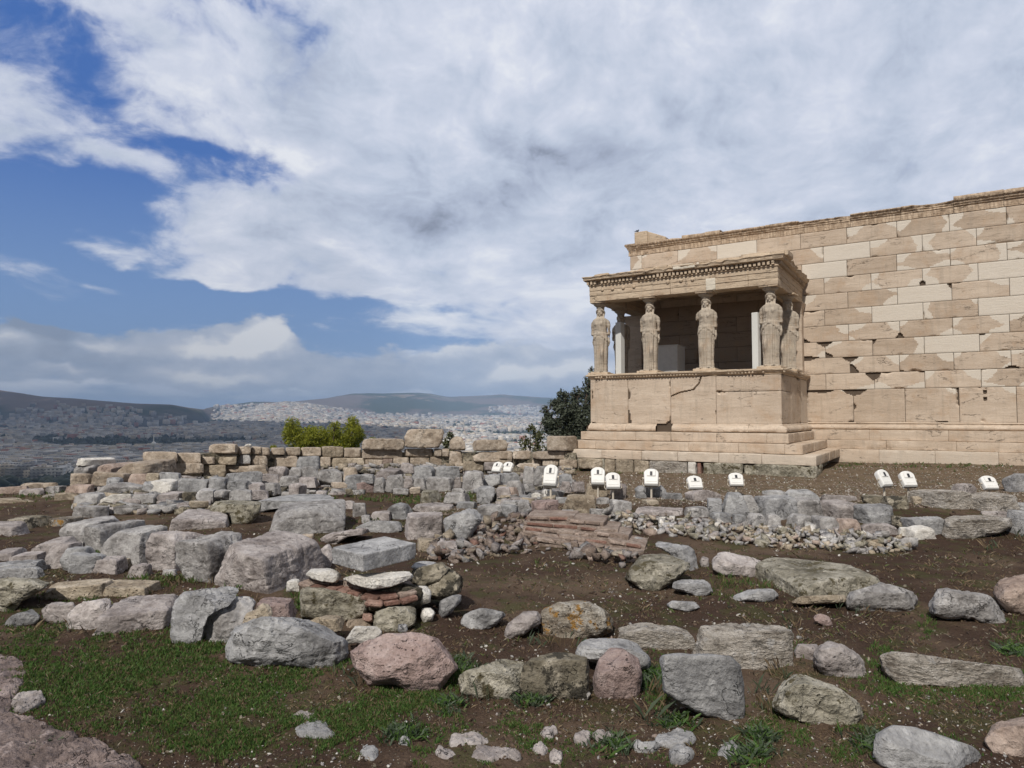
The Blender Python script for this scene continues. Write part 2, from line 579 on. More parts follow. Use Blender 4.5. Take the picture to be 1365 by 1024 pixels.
def marble_mat(name, old_lo, old_hi, new_c, stain=0.35, ornate=False, bumpd=0.008, sk=(3.2, 0.28)):
    """pentelic marble: 'tint' attribute r = tone of the block, g = how new its marble is"""
    m, t, b = new_mat(name)
    geo = t.node('ShaderNodeTexCoord').outputs['Object']
    at = t.node('ShaderNodeAttribute', attribute_name='tint')
    sp = t.node('ShaderNodeSeparateColor')
    t.l.new(at.outputs['Color'], sp.inputs[0])
    r, g, bl = sp.outputs[0], sp.outputs[1], sp.outputs[2]
    off = t.v('ADD', geo, t.v('SCALE', at.outputs['Vector'], scale=7.0))
    ph = t.mapping(off, scale=(0.55, 0.55, 3.2), rot=(0.0, 0.06, 0))
    n1 = t.noise(ph, 2.2, 7, 0.62, 0.4)
    n2 = t.noise(geo, 1.3, 5, 0.6)
    n3 = t.noise(geo, 30, 5, 0.6)
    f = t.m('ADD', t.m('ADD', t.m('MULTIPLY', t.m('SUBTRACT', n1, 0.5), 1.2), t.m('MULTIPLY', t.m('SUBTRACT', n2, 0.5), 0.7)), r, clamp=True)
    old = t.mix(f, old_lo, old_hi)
    old = t.mix(t.m('MULTIPLY', t.ramp(t.noise(ph, 5.0, 8, 0.7, 0.6), 0.57, 0.68), stain), old, tuple(x*0.42 for x in old_lo))
    # rust coloured patina and grey weathering
    old = t.mix(t.m('MULTIPLY', t.ramp(t.noise(t.v('ADD', geo, (4, 1, 7)), 2.1, 6, 0.65), 0.5, 0.7), 0.5), old, (0.42, 0.29, 0.19))
    streak = t.noise(t.mapping(geo, scale=(sk[0], sk[0], sk[0]*0.11)), 3.0, 6, 0.6)
    old = t.mix(t.m('MULTIPLY', t.ramp(streak, 0.52, 0.66), sk[1]), old, (0.30, 0.25, 0.20))
    new = t.mix(n2, tuple(x*0.93 for x in new_c), new_c)
    new = t.mix(t.m('MULTIPLY', t.ramp(n1, 0.5, 0.75), 0.15), new, old_lo)
    c = t.mix(g, old, new)
    c = t.mix(1.0, c, t.ramp(n3, 0.3, 0.7, 0.93, 1.06, smooth=False), 'MULTIPLY')
    ve = t.m('ABSOLUTE', t.m('SUBTRACT', t.noise(t.mapping(off, scale=(0.5, 0.5, 1.6)), 1.3, 6, 0.6, 0.2), 0.5))
    ck = t.m('MULTIPLY', t.ramp(ve, 0.0, 0.006, 1.0, 0.0), t.ramp(t.noise(geo, 1.6, 3), 0.50, 0.62))
    ck = t.m('MULTIPLY', ck, t.m('SUBTRACT', 1.0, g))
    c = t.mix(t.m('MULTIPLY', ck, 0.65), c, (0.10, 0.07, 0.05))
    pv = t.voro(geo, 20)
    pit = t.m('MULTIPLY', t.ramp(pv, 0.05, 0.2, 1.0, 0.0), t.ramp(t.noise(geo, 1.7, 4), 0.5, 0.68))
    pit = t.m('MULTIPLY', pit, t.m('SUBTRACT', 1.0, g))
    c = t.mix(t.m('MULTIPLY', pit, 0.6), c, (0.16, 0.11, 0.08))
    h = t.m('ADD', t.m('MULTIPLY', n3, 0.4), t.m('MULTIPLY', t.noise(ph, 9, 5, 0.6), 0.9))
    h = t.m('SUBTRACT', h, t.m('ADD', t.m('MULTIPLY', ck, 1.2), t.m('MULTIPLY', pit, 1.5)))
    if ornate:
        w = t.voro(t.mapping(geo, scale=(1.5, 1.5, 0.42)), 8.5)
        h = t.m('ADD', h, t.m('MULTIPLY', w, -1.4))
        c = t.mix(t.m('MULTIPLY', t.ramp(w, 0.25, 0.6), 0.5), c, (0.26, 0.18, 0.12))
    t.put(b.inputs['Base Color'], c)
    bump(t, b, h, bumpd)
    b.inputs['Roughness'].default_value = 0.75
    return m


M = {}
M['marble'] = marble_mat('weathered_marble', (0.37, 0.285, 0.21), (0.63, 0.525, 0.42), (0.63, 0.565, 0.48), stain=0.55)
M['marble_rough'] = marble_mat('eroded_marble', (0.40, 0.31, 0.22), (0.62, 0.50, 0.37), (0.66, 0.60, 0.50), stain=0.75, bumpd=0.02)
M['marble_carved'] = marble_mat('carved_marble', (0.42, 0.31, 0.21), (0.64, 0.51, 0.38), (0.66, 0.60, 0.50), stain=0.45, ornate=True, bumpd=0.03)
M['statue'] = marble_mat('statue_stone', (0.25, 0.21, 0.165), (0.62, 0.54, 0.44), (0.68, 0.62, 0.52), stain=0.8, bumpd=0.012, sk=(8.0, 0.75))
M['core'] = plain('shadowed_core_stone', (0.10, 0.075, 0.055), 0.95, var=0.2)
M['g'] = stone_mat('grey_limestone', (0.17, 0.158, 0.15), (0.32, 0.305, 0.295), (0.47, 0.455, 0.44), pits=0.45, cracks=0.75, dark=0.35, white=0.4)
M['k'] = stone_mat('pinkish_limestone', (0.18, 0.155, 0.145), (0.32, 0.285, 0.27), (0.46, 0.42, 0.40), pits=0.5, cracks=0.8, dark=0.32, white=0.35)
M['p'] = stone_mat('pink_conglomerate', (0.24, 0.175, 0.155), (0.37, 0.275, 0.25), (0.49, 0.39, 0.36), pits=0.8, cracks=0.9, dark=0.25, white=0.2, scale=1.3, bumpd=0.02)
M['b'] = stone_mat('beige_poros', (0.21, 0.165, 0.12), (0.36, 0.30, 0.225), (0.53, 0.455, 0.36), pits=0.8, cracks=0.5, dark=0.4, white=0.3, bumpd=0.018)
M['s'] = stone_mat('warm_wall_limestone', (0.26, 0.205, 0.155), (0.40, 0.33, 0.26), (0.54, 0.465, 0.385), pits=0.5, cracks=0.7, dark=0.35, white=0.25, bumpd=0.012)
M['h'] = stone_mat('pitted_shell_stone', (0.19, 0.16, 0.13), (0.46, 0.415, 0.36), (0.66, 0.61, 0.55), pits=1.0, cracks=0.3, dark=0.75, white=0.4, scale=1.4, stratum=0.35, bumpd=0.03)
M['w'] = stone_mat('white_stone', (0.42, 0.39, 0.35), (0.60, 0.57, 0.52), (0.72, 0.69, 0.64), pits=0.3, cracks=0.4, dark=0.2, white=0.3)
M['l'] = stone_mat('lichened_dark_stone', (0.10, 0.085, 0.06), (0.20, 0.175, 0.13), (0.40, 0.355, 0.28), lichen=(0.05, 0.045, 0.035), lichen_amt=0.45, pits=0.8, dark=0.6, white=0.5)
M['o'] = stone_mat('orange_lichened_stone', (0.15, 0.12, 0.09), (0.27, 0.235, 0.19), (0.50, 0.47, 0.42), lichen=(0.34, 0.19, 0.055), lichen_amt=0.28, pits=0.8, dark=0.7, white=0.8, bumpd=0.03)
M['r'] = stone_mat('reddish_stone', (0.19, 0.14, 0.115), (0.31, 0.24, 0.20), (0.43, 0.35, 0.30), pits=0.5, cracks=0.5, dark=0.35, white=0.3)
M['u'] = stone_mat('blue_grey_limestone', (0.155, 0.152, 0.152), (0.29, 0.286, 0.286), (0.43, 0.425, 0.42), pits=0.3, cracks=0.7, dark=0.2, white=0.35)
M['y'] = stone_mat('greenish_lichened_stone', (0.15, 0.135, 0.10), (0.31, 0.285, 0.225), (0.50, 0.465, 0.39), lichen=(0.10, 0.085, 0.05), lichen_amt=0.3, pits=0.7, dark=0.5, white=0.4, bumpd=0.02)
M['d'] = stone_mat('dark_pink_bedrock', (0.12, 0.092, 0.083), (0.22, 0.17, 0.155), (0.34, 0.275, 0.255), pits=0.6, cracks=0.6, dark=0.5, white=0.5, bumpd=0.02)
M['clod'] = plain('dark_clods', (0.045, 0.028, 0.020), 0.95, var=0.4)
M['clod2'] = plain('brown_clods', (0.10, 0.068, 0.048), 0.95, var=0.4)
M['brick'] = stone_mat('fired_brick', (0.15, 0.085, 0.065), (0.24, 0.135, 0.105), (0.35, 0.245, 0.20), pits=0.4, cracks=0.4, dark=0.4, white=0.35)
M['mortar'] = stone_mat('crumbly_mortar', (0.26, 0.19, 0.15), (0.38, 0.30, 0.25), (0.50, 0.41, 0.35), pits=0.8, cracks=0.2, dark=0.5, white=0.3, scale=1.8, bumpd=0.02)
M['white_metal'] = plain('white_enamel', (0.72, 0.71, 0.68), 0.5, var=0.14)
M['post_metal'] = plain('cream_painted_metal', (0.55, 0.50, 0.42), 0.6, var=0.12)
M['black'] = plain('black_plastic', (0.03, 0.03, 0.035), 0.5)
M['grey_metal'] = plain('grey_cast_metal', (0.36, 0.36, 0.35), 0.5, var=0.08)
M['pale_cover'] = plain('pale_protective_casing', (0.66, 0.66, 0.63), 0.55, var=0.06)

# ------------------------------------------------------------------ the lie of the land
T_PX = np.array([-900, 0, 200, 400, 560, 700, 900, 1365, 2200], float)
T_D = np.array([-3, 3, 6, 9, 10.3, 11.2, 12, 13.5, 15, 17, 19, 20.6, 23, 32, 60], float)
T_Z = np.array([
    [-1.62, -1.62, -1.7, -1.72, -1.72, -1.72, -1.72, -1.72, -1.72, -1.74, -2.6, -4.2, -7.0, -9, -30],
    [-1.62, -1.62, -1.7, -1.72, -1.72, -1.72, -1.72, -1.72, -1.72, -1.76, -2.4, -4.0, -7.0, -9, -30],
    [-1.62, -1.64, -1.7, -1.72, -1.72, -1.71, -1.7, -1.52, -1.62, -1.68, -1.72, -3.4, -6.5, -9, -30],
    [-1.62, -1.64, -1.7, -1.72, -1.7, -1.7, -1.7, -1.64, -1.66, -1.7, -1.72, -1.75, -5.0, -9, -30],
    [-1.62, -1.65, -1.7, -1.74, -1.7, -1.68, -1.66, -1.66, -1.67, -1.7, -1.72, -1.75, -5.0, -9, -30],
    [-1.62, -1.66, -1.72, -1.76, -1.7, -1.58, -1.52, -1.52, -1.52, -1.55, -1.5, -1.7, -5.0, -9, -30],
    [-1.62, -1.66, -1.73, -1.74, -1.63, -1.5, -1.47, -1.47, -1.46, -1.44, -1.42, -1.4, -1.4, -9, -30],
    [-1.62, -1.66, -1.73, -1.74, -1.63, -1.5, -1.47, -1.45, -1.38, -1.22, -1.2, -1.2, -1.2, -9, -30],
    [-1.62, -1.66, -1.73, -1.74, -1.63, -1.5, -1.47, -1.4, -1.3, -1.22, -1.2, -1.2, -1.2, -9, -30]])


def ground_z(x, y, rough=True):
    x = np.atleast_1d(np.asarray(x, float))
    y = np.atleast_1d(np.asarray(y, float))
    d = x*FW0[0]+y*FW0[1]
    lat = x*RT[0]+y*RT[1]
    px = np.clip(682.5+910*lat/np.maximum(d, 3.0), -900, 2200)
    dd = np.clip(d, -3, 60)
    i = np.clip(np.searchsorted(T_PX, px, 'right')-1, 0, len(T_PX)-2)
    j = np.clip(np.searchsorted(T_D, dd, 'right')-1, 0, len(T_D)-2)
    a = (px-T_PX[i])/(T_PX[i+1]-T_PX[i])
    b = (dd-T_D[j])/(T_D[j+1]-T_D[j])
    z = (T_Z[i, j]*(1-a)+T_Z[i+1, j]*a)*(1-b)+(T_Z[i, j+1]*(1-a)+T_Z[i+1, j+1]*a)*b
    if rough:
        p = np.stack([x, y, x*0], 1)
        k = np.clip((d+3)/5, 0, 1)
        z = z+0.045*fbm(p*0.55, 3, 3)*k+0.016*fbm(p*3.1, 3, 5)+0.006*vnoise(p*17, 9)
    return z


_HD = np.arange(2.2, 26, 0.02)


def hit_ground(px, py):
    v = ray(px, py)
    v = v/(v@FW0)
    if v[2] > -0.05:
        return 20.0
    lo = max(2.2, 1.15/-v[2])
    D = np.arange(lo, min(26, 1.95/-v[2])+0.02, 0.02)
    q = v[None]*D[:, None]
    m = q[:, 2] <= ground_z(q[:, 0], q[:, 1], False)
    return float(D[np.argmax(m)]) if m.any() else 20.0


def make_ground():
    rr = [0.25]
    while rr[-1] < 62:
        rr.append(rr[-1]+max(0.02, rr[-1]*0.0105))  # unseen cloud added for its shadow, outlined from the shaded ground
    rr = np.array(rr)
    th = np.linspace(-math.pi, math.pi, 1300, endpoint=False)
    wgt = np.where(np.abs(th) < R(55), 1.0, 0.22)
    cs = np.cumsum(wgt)
    cs = cs/cs[-1]
    th = np.interp(np.linspace(0, 1, 1000, endpoint=False), cs, th)
    na, nr = len(th), len(rr)
    dx = np.sin(th)[None, :]*RT[0]+np.cos(th)[None, :]*FW0[0]
    dy = np.sin(th)[None, :]*RT[1]+np.cos(th)[None, :]*FW0[1]
    X = (rr[:, None]*dx).ravel()
    Y = (rr[:, None]*dy).ravel()
    Z = ground_z(X, Y)
    idx = np.arange(nr*na).reshape(nr, na)
    a = idx[:-1, :]
    b = np.roll(a, -1, 1)
    c = idx[1:, :]
    d = np.roll(c, -1, 1)
    f = np.stack([a.ravel(), c.ravel(), d.ravel(), b.ravel()], 1)
    v = np.stack([X, Y, Z], 1)
    v = np.vstack([v, [[0, 0, ground_z(0, 0)[0]]]])
    n = len(v)-1
    f = np.vstack([f, np.stack([np.full(na, n), idx[0], np.roll(idx[0], -1), np.roll(idx[0], -1)], 1)[:0]])
    m, t, bs = new_mat('damp_brown_earth')
    tc = t.node('ShaderNodeTexCoord').outputs['Object']
    n1 = t.noise(tc, 0.7, 5, 0.6)
    n2 = t.noise(tc, 6, 6, 0.7)
    n3 = t.noise(tc, 60, 4, 0.7)
    c = t.mix(n2, (0.024, 0.015, 0.011), (0.080, 0.050, 0.035))
    c = t.mix(t.m('MULTIPLY', t.ramp(n1, 0.45, 0.65), 0.65), c, (0.135, 0.096, 0.066))
    c = t.mix(t.m('MULTIPLY', t.ramp(t.noise(tc, 2.3, 7, 0.75), 0.50, 0.60), 0.7), c, (0.055, 0.056, 0.022))
    c = t.mix(1.0, c, t.ramp(n3, 0.2, 0.8, 0.5, 1.5, smooth=False), 'MULTIPLY')
    sp = t.voro(tc, 22)
    spm = t.m('MULTIPLY', t.ramp(sp, 0.10, 0.17, 1.0, 0.0), t.ramp(t.noise(t.v('ADD', tc, (3, 3, 3)), 1.4, 5, 0.7), 0.52, 0.62))
    c = t.mix(t.m('MULTIPLY', spm, 0.8), c, (0.40, 0.35, 0.29))
    # dry straw coloured litter by the temple foot
    w = t.voro(t.mapping(tc, scale=(1, 2.6, 1), rot=(0, 0, 0.4)), 30)
    c = t.mix(t.m('MULTIPLY', t.ramp(w, 0.05, 0.2, 0.5, 0.0), t.ramp(n1, 0.4, 0.6)), c, (0.15, 0.105, 0.065))
    # paler gravelly soil on the terrace before the temple
    far = t.m('MULTIPLY', t.ramp(t.v('DOT_PRODUCT', tc, tuple(FW0)), 11.0, 12.6), t.ramp(t.v('DOT_PRODUCT', tc, tuple(RT)), -1.5, 1.5))
    c = t.mix(t.m('MULTIPLY', far, t.ramp(t.noise(t.v('ADD', tc, (7, 1, 2)), 3.5, 7, 0.75), 0.30, 0.62, 0.25, 0.85)), c, t.mix(n3, (0.095, 0.068, 0.045), (0.25, 0.19, 0.13)))
    t.put(bs.inputs['Base Color'], c)
    h = t.m('ADD', t.m('MULTIPLY', n3, 0.6), t.m('ADD', n2, t.m('MULTIPLY', spm, 0.6)))
    bump(t, bs, h, 0.02)
    bs.inputs['Roughness'].default_value = 0.95
    bs.inputs['Specular IOR Level'].default_value = 0.1
    o = link('ground', v, f, m)
    tag(o, kind='structure')


make_ground()

# ------------------------------------------------------------------ the temple
TEMPLE = empty('temple', (-3.4, 21.7, -1.2))
tag(TEMPLE, 'ancient marble temple with a porch held up by robed women beside a long block wall', 'temple')


def tparent(o):
    o.parent = TEMPLE
    o.matrix_parent_inverse = Matrix.Translation((3.4, -21.7, 1.2))
    return o


class Panels:
    """courses of squared blocks: each block a fine relief panel with its own tone, chips, notches and new-marble repairs"""
    def __init__(s):
        s.v, s.f, s.t, s.n = [], [], [], 0

    def panel(s, u0, u1, z0, z1, mapf, seed=0, new=0.0, tone=0.5, patches=(), notches=(), holes=(), res=0.03, gap=0.003, chip=1.0, edge=0.05, amp=0.003):
        rnd = random.Random(seed)
        nu = max(3, int((u1-u0)/res))
        nz = max(3, int((z1-z0)/res))
        us = np.concatenate([[u0+gap, u0+gap+0.003], np.linspace(u0+gap+0.012, u1-gap-0.012, nu), [u1-gap-0.003, u1-gap]])
        zs = np.concatenate([[z0+gap, z0+gap+0.003], np.linspace(z0+gap+0.012, z1-gap-0.012, nz), [z1-gap-0.003, z1-gap]])
        U, Z = np.meshgrid(us, zs, indexing='ij')
        P = np.stack([U.ravel(), np.full(U.size, seed*0.37), Z.ravel()], 1)
        eu = np.minimum(U-u0, u1-U).ravel()
        ez = np.minimum(Z-z0, z1-Z).ravel()
        e = np.minimum(eu, ez)
        D = amp*fbm(P*5, 3, seed)+(rnd.random()-0.5)*0.008
        D = D+0.010*np.clip(1-e/0.016, 0, 1)**2
        cn = fbm(P*3.3, 3, seed+50)
        ch = np.clip((cn-0.28)*0.26*chip, 0, 0.09)*(1-new)
        D = D+np.clip(ch-e, 0, 0.05)*1.5
        for (pu, pz, w, h) in notches:          # triangular breaks at a corner
            q = (np.abs(P[:, 0]-pu)/w)**1.3+(np.abs(P[:, 2]-pz)/h)**1.3+0.5*cn
            D = D+np.where(q < 1, 0.16, 0)
        for (a0, a1, b0, b1) in holes:
            D = D+np.where((P[:, 0] > a0) & (P[:, 0] < a1) & (P[:, 2] > b0) & (P[:, 2] < b1), 0.14, 0)
        D = D.reshape(U.shape)
        D[0, :] = D[-1, :] = edge
        D[:, 0] = D[:, -1] = edge
        D = D.ravel()
        co = mapf(U.ravel(), Z.ravel(), D)
        na, nb = U.shape
        ix = np.arange(na*nb).reshape(na, nb)
        f = np.stack([ix[:-1, :-1].ravel(), ix[1:, :-1].ravel(), ix[1:, 1:].ravel(), ix[:-1, 1:].ravel()], 1)
        fu = (U[:-1, :-1]+U[1:, 1:]).ravel()/2
        fz = (Z[:-1, :-1]+Z[1:, 1:]).ravel()/2
        t = np.zeros((len(f), 4))
        t[:, 0] = tone
        t[:, 1] = new
        t[:, 2] = rnd.random()
        t[:, 3] = 1
        fp = np.stack([fu, fu*0+seed, fz], 1)
        fn = 0.35*fbm(fp*5, 3, seed+9)
        for (pu, pz, w, h) in patches:
            q = ((fu-pu)/w)**2+((fz-pz)/h)**2
            q = np.abs(fu-pu)/w*0.5+np.abs(fz-pz)/h*0.5+0.5*q
            t[:, 1] = np.where(q+fn < 1, 1.0-new, t[:, 1])
        s.v.append(co)
        s.f.append(f+s.n)
        s.t.append(t)
        s.n += len(co)

    def build(s, name, mat):
        return tparent(link(name, np.concatenate(s.v), np.concatenate(s.f), mat, tint=np.concatenate(s.t), smooth=True))


def south(yf):
    return lambda u, z, d: np.stack([u, yf+d, z], 1)


def east(xf):
    return lambda u, z, d: np.stack([xf-d, u, z], 1)


def gbox(mb_v, x0, x1, y0, y1, z0, z1, seed=0, amp=0.006, r=0.012, res=0.09, freq=3.0, chip=0.0):
    """subdivided block with rounded, worn edges; returns verts, faces"""
    h = np.array([x1-x0, y1-y0, z1-z0])/2
    c = np.array([x1+x0, y1+y0, z1+z0])/2
    r = min(r, h.min()*0.6)
    ax = []
    for k in range(3):
        n = max(2, int(2*(h[k]-r)/res)+1)
        ax.append(np.concatenate([[-h[k], -h[k]+r*0.35], np.linspace(-h[k]+r, h[k]-r, n), [h[k]-r*0.35, h[k]]]))
    V, Fc, off = [], [], 0
    for k in range(3):
        a, b = (k+1) % 3, (k+2) % 3
        A, B = np.meshgrid(ax[a], ax[b], indexing='ij')
        ix = np.arange(A.size).reshape(A.shape)
        q = np.stack([ix[:-1, :-1].ravel(), ix[1:, :-1].ravel(), ix[1:, 1:].ravel(), ix[:-1, 1:].ravel()], 1)
        for sgn in (-1, 1):
            p = np.zeros((A.size, 3))
            p[:, a] = A.ravel()
            p[:, b] = B.ravel()
            p[:, k] = sgn*h[k]
            V.append(p)
            Fc.append((q if sgn > 0 else q[:, ::-1])+off)
            off += A.size
    p = np.concatenate(V)
    Fc = np.concatenate(Fc)
    inner = np.clip(p, -(h-r), h-r)
    dv = p-inner
    ln = np.linalg.norm(dv, axis=1, keepdims=True)
    nrm = dv/np.maximum(ln, 1e-9)
    p = inner+nrm*r
    w = p+c
    ns = fbm(w*freq+seed*3.1, 3, seed)
    p = p+nrm*(amp*ns)[:, None]
    if chip:
        ed = (np.abs(dv) > 1e-6).sum(1) >= 2
        cn = np.clip(fbm(w*2.1+seed, 3, seed+4)-0.1, 0, 1)
        p = p-nrm*(chip*cn*ed)[:, None]
    return p+c, Fc


class GB:
    def __init__(s):
        s.v, s.f, s.t, s.n = [], [], [], 0

    def add(s, *a, tone=None, new=0.0, **k):
        v, f = gbox(None, *a, **k)
        sd = k.get('seed', 0)
        rn = random.Random(sd*7+3)
        s.v.append(v)
        s.f.append(f+s.n)
        s.t.append(np.tile([[tone if tone is not None else rn.uniform(0.35, 0.62), new, rn.random(), 1]], (len(f), 1)))
        s.n += len(v)

    def raw(s, v, f, tone=0.5, new=0.0, b=0.5):
        s.v.append(np.asarray(v, float))
        s.f.append(np.asarray(f)+s.n)
        s.t.append(np.tile([[tone, new, b, 1]], (len(f), 1)))
        s.n += len(v)

    def build(s, name, mat, parent=None, temple=True):
        o = link(name, np.concatenate(s.v), np.concatenate(s.f), mat, tint=np.concatenate(s.t), smooth=True)
        if temple:
            tparent(o)
        elif parent is not None:
            o.parent = parent
        return o


def sweep(path, profile, seed=0, amp=0.004, step=0.05, ragged=None, freq=4.0):
    """moulding: profile [(out, z)] run along path [(x, y)], outward to the right of travel (south when going east)"""
    pts, nr = [], []
    P = [np.array(p, float) for p in path]
    segn = []
    for i in range(len(P)-1):
        t = (P[i+1]-P[i])/np.linalg.norm(P[i+1]-P[i])
        segn.append(np.array([t[1], -t[0]]))
    for i in range(len(P)-1):
        L = np.linalg.norm(P[i+1]-P[i])
        n = max(2, int(L/step))
        for k in range(n+(1 if i == len(P)-2 else 0)):
            pts.append(P[i]+(P[i+1]-P[i])*k/n)
            if k == 0 and i > 0:
                b = segn[i]+segn[i-1]
                nr.append(b/(b@segn[i]))
            else:
                nr.append(segn[i])
    pts, nr = np.array(pts), np.array(nr)
    m = len(profile)
    V = np.zeros((len(pts), m, 3))
    for j, (o, z) in enumerate(profile):
        V[:, j, :2] = pts+nr*o
        V[:, j, 2] = z
    q = V.reshape(-1, 3)
    q = q+amp*np.stack([vnoise(q*freq*3, seed), vnoise(q*freq*3, seed+1), fbm(q*freq, 3, seed+2)], 1)
    if ragged is not None:
        q = ragged(q, np.repeat(np.arange(len(pts)), m), np.tile(np.arange(m), len(pts)), pts, nr)
    ix = np.arange(len(pts)*m).reshape(len(pts), m)
    f = np.stack([ix[:-1, :-1].ravel(), ix[1:, :-1].ravel(), ix[1:, 1:].ravel(), ix[:-1, 1:].ravel()], 1)
    return q, f


def on_plane(px, py, Y):
    v = ray(px, py)
    return v*Y/v[1]


def build_temple():
    rnd = random.Random(5)
    YW = 21.7
    C0, DZ = 0.765, 0.469
    # --- long south wall
    P = Panels()
    hints = {'new': {(9, -2.86), (8, -3.46), (7, 0.9), (6, -0.98), (5, -1.59), (5, 0.9), (5, 0.27), (3, -0.36), (10, -5.96), (5, 2.1), (6, 1.5)}}
    notch_px = [(1098, 459.5, .22, .15), (1129, 478, .2, .13), (1164, 500, .2, .22), (1233, 378, .08, .14), (1205, 494, .16, .04), (1313, 454, .12, .04),
                (1067, 478, .5, .07), (1350, 490, .16, .06), (1196, 447, .09, .13)]
    notches = []
    for a, b, w, h in notch_px:
        q = on_plane(a, b, YW)
        notches.append((q[0], q[2], w, h))
    for c in range(1, 11):
        z0, z1 = C0+(c-1)*DZ, C0+c*DZ
        off = -3.46 if c % 2 == 0 else -2.86
        k0 = int((-8.9-off)/1.25)-1
        xs = [-8.9]+[off+1.25*k+rnd.uniform(-.02, .02) for k in range(k0, 12) if off+1.25*k > -8.7]
        for i in range(len(xs)-1):
            x0, x1 = xs[i], xs[i+1]
            vis = x0 < 2.6 and not (x1 < -3.6 and c < 8)
            isnew = any(cc == c and abs(xx-x0) < 0.12 for cc, xx in hints['new'])
            nt = []
            for (u, z, w, h) in notches:
                if x0-0.1 < u < x1+0.1 and z0-0.12 < z < z1+0.12:
                    cu = x0 if abs(u-x0) < abs(u-x1) else x1
                    if w > 0.3:
                        cu = u
                    cz = z0 if abs(z-z0) < abs(z-z1) else z1
                    nt.append((cu, cz, w, h))
            inside = x0 > -8.6 and x1 < -3.3 and 2 <= c <= 6  # porch shade is put into the darker tone of these inner blocks
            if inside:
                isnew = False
            pt = []
            if not isnew and not inside and c < 11:
                for cu in (x0, x1):
                    for cz in (z0, z1):
                        pr = 0.66 if x0 > -3.5 else 0.3
                        if x0 > -0.5 and c in (4, 7, 8, 9):
                            pr = 0.95
                        if rnd.random() < pr*(1.0 if cz == z1 else 0.6):
                            pt.append((cu, cz, rnd.uniform(0.15, 0.48), rnd.uniform(0.12, 0.34)))
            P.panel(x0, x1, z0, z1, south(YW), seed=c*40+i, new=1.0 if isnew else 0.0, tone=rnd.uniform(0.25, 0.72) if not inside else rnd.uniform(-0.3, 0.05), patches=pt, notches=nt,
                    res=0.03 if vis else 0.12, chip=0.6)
    # big lowest course
    xs = [-8.9, -6.4, -4.7, -3.42, -2.14, -0.86, 0.39, 1.62, 2.9, 4.2, 5.5, 6.8, 8.1]
    h1 = on_plane(1313, 529, YW)
    for i in range(len(xs)-1):
        nt = []
        if i in (3, 4):
            nt = [(-2.14, C0, .33, .17)]
        if i == 3:
            nt += [(-3.38, C0, .6, .06), (-2.98, C0, .35, .09)]
        P.panel(xs[i], xs[i+1], -0.17, C0, south(YW-0.004), seed=700+i, tone=rnd.uniform(0.3, 0.65), notches=nt,
                holes=[(h1[0]-.04, h1[0]+.04, h1[2]+.07, h1[2]+.15), (h1[0]-.04, h1[0]+.04, h1[2]-.10, h1[2]-.01)] if xs[i] < h1[0] < xs[i+1] else [],
                patches=[(xs[i+1], C0, 0.3, 0.18)] if i in (3, 5, 6) else [], chip=1.3)
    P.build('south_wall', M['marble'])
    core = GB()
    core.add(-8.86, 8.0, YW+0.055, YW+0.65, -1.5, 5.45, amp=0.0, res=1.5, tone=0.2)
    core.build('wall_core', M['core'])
    # wall base: moulding and three low steps
    g = GB()
    prof = [(0.0, -0.165), (0.03, -0.18), (0.05, -0.195), (0.028, -0.215), (0.03, -0.24), (0.075, -0.262), (0.095, -0.295), (0.10, -0.33), (0.08, -0.365), (0.06, -0.378), (0.0, -0.38)]
    v, f = sweep([(-3.45, YW), (8, YW)], prof, seed=3, amp=0.006)
    g.raw(v, f, tone=0.5)
    for (za, zb, yf, x_start, lens, sd) in ((-0.666, -0.382, 21.5, -3.6, 1.9, 1), (-0.916, -0.670, 21.4, -3.4, 1.85, 2), (-1.30, -0.920, 21.3, -3.0, 1.45, 3)):
        x = x_start
        k = 0
        while x < 8:
            L = lens*rnd.uniform(0.85, 1.15)
            g.add(x+0.002, x+L-0.002, yf, YW+0.05, za, zb, seed=sd*50+k, amp=0.006, r=0.01, res=0.08, chip=0.025, tone=rnd.uniform(0.4, 0.62), new=0.5 if sd == 3 and k % 3 else 0.0)
            x += L
            k += 1
    g.build('wall_base', M['marble'])
    # top frieze and cornice of the wall, broken in places
    g = GB()
    rb = random.Random(12)
    x = -8.95
    k = 0
    while x < 8:
        L = rb.choice([1.25, 1.1, 1.35]) if k else 1.9
        top = 5.86+rb.uniform(-0.05, 0.03)
        er = rb.choice([0.3, 0.5, 1.0, 1.0]) if -7 < x < -0.6 else rb.uniform(0.1, 0.6)
        prof = [(0.0, 5.452), (0.012, 5.46), (0.012, 5.62), (0.03, 5.635), (0.045, 5.65), (0.045, 5.67), (0.07, 5.69), (0.085, 5.715), (0.085, 5.74), (0.12, 5.765), (0.135, 5.79), (0.135, top-0.02), (0.12, top), (0.0, top+0.01), (-0.3, top+0.02), (-0.55, top)]

        def rag(q, ip, jp, pts, nr, er=er, sd=k):
            n = np.clip(fbm(q*1.7+sd, 4, 31+sd)+0.05+0.4*(er-0.5), 0, 1)*er
            w = (jp >= 4)
            back = n*0.20*w*(jp < 14)
            q[:, 1] += back*np.clip((q[:, 2]-5.6)/0.2, 0.2, 1)
            q[:, 2] -= n*0.10*(jp > 10)
            n2 = fbm(q*5.5, 3, 77+sd)
            q[:, 1] += 0.03*n2*er*(jp > 1)
            return q
        v, f = sweep([(x+0.004, YW), (x+L-0.004, YW)], prof, seed=60+k, amp=0.006, step=0.04, ragged=rag)
        g.raw(v, f, tone=rb.uniform(0.42, 0.62), new=0.8 if k in (13,) else 0.0, b=rb.random())
        # end caps
        for s0, rev in ((0, False), (len(v)-len(prof), True)):
            pass
        x += L
        k += 1
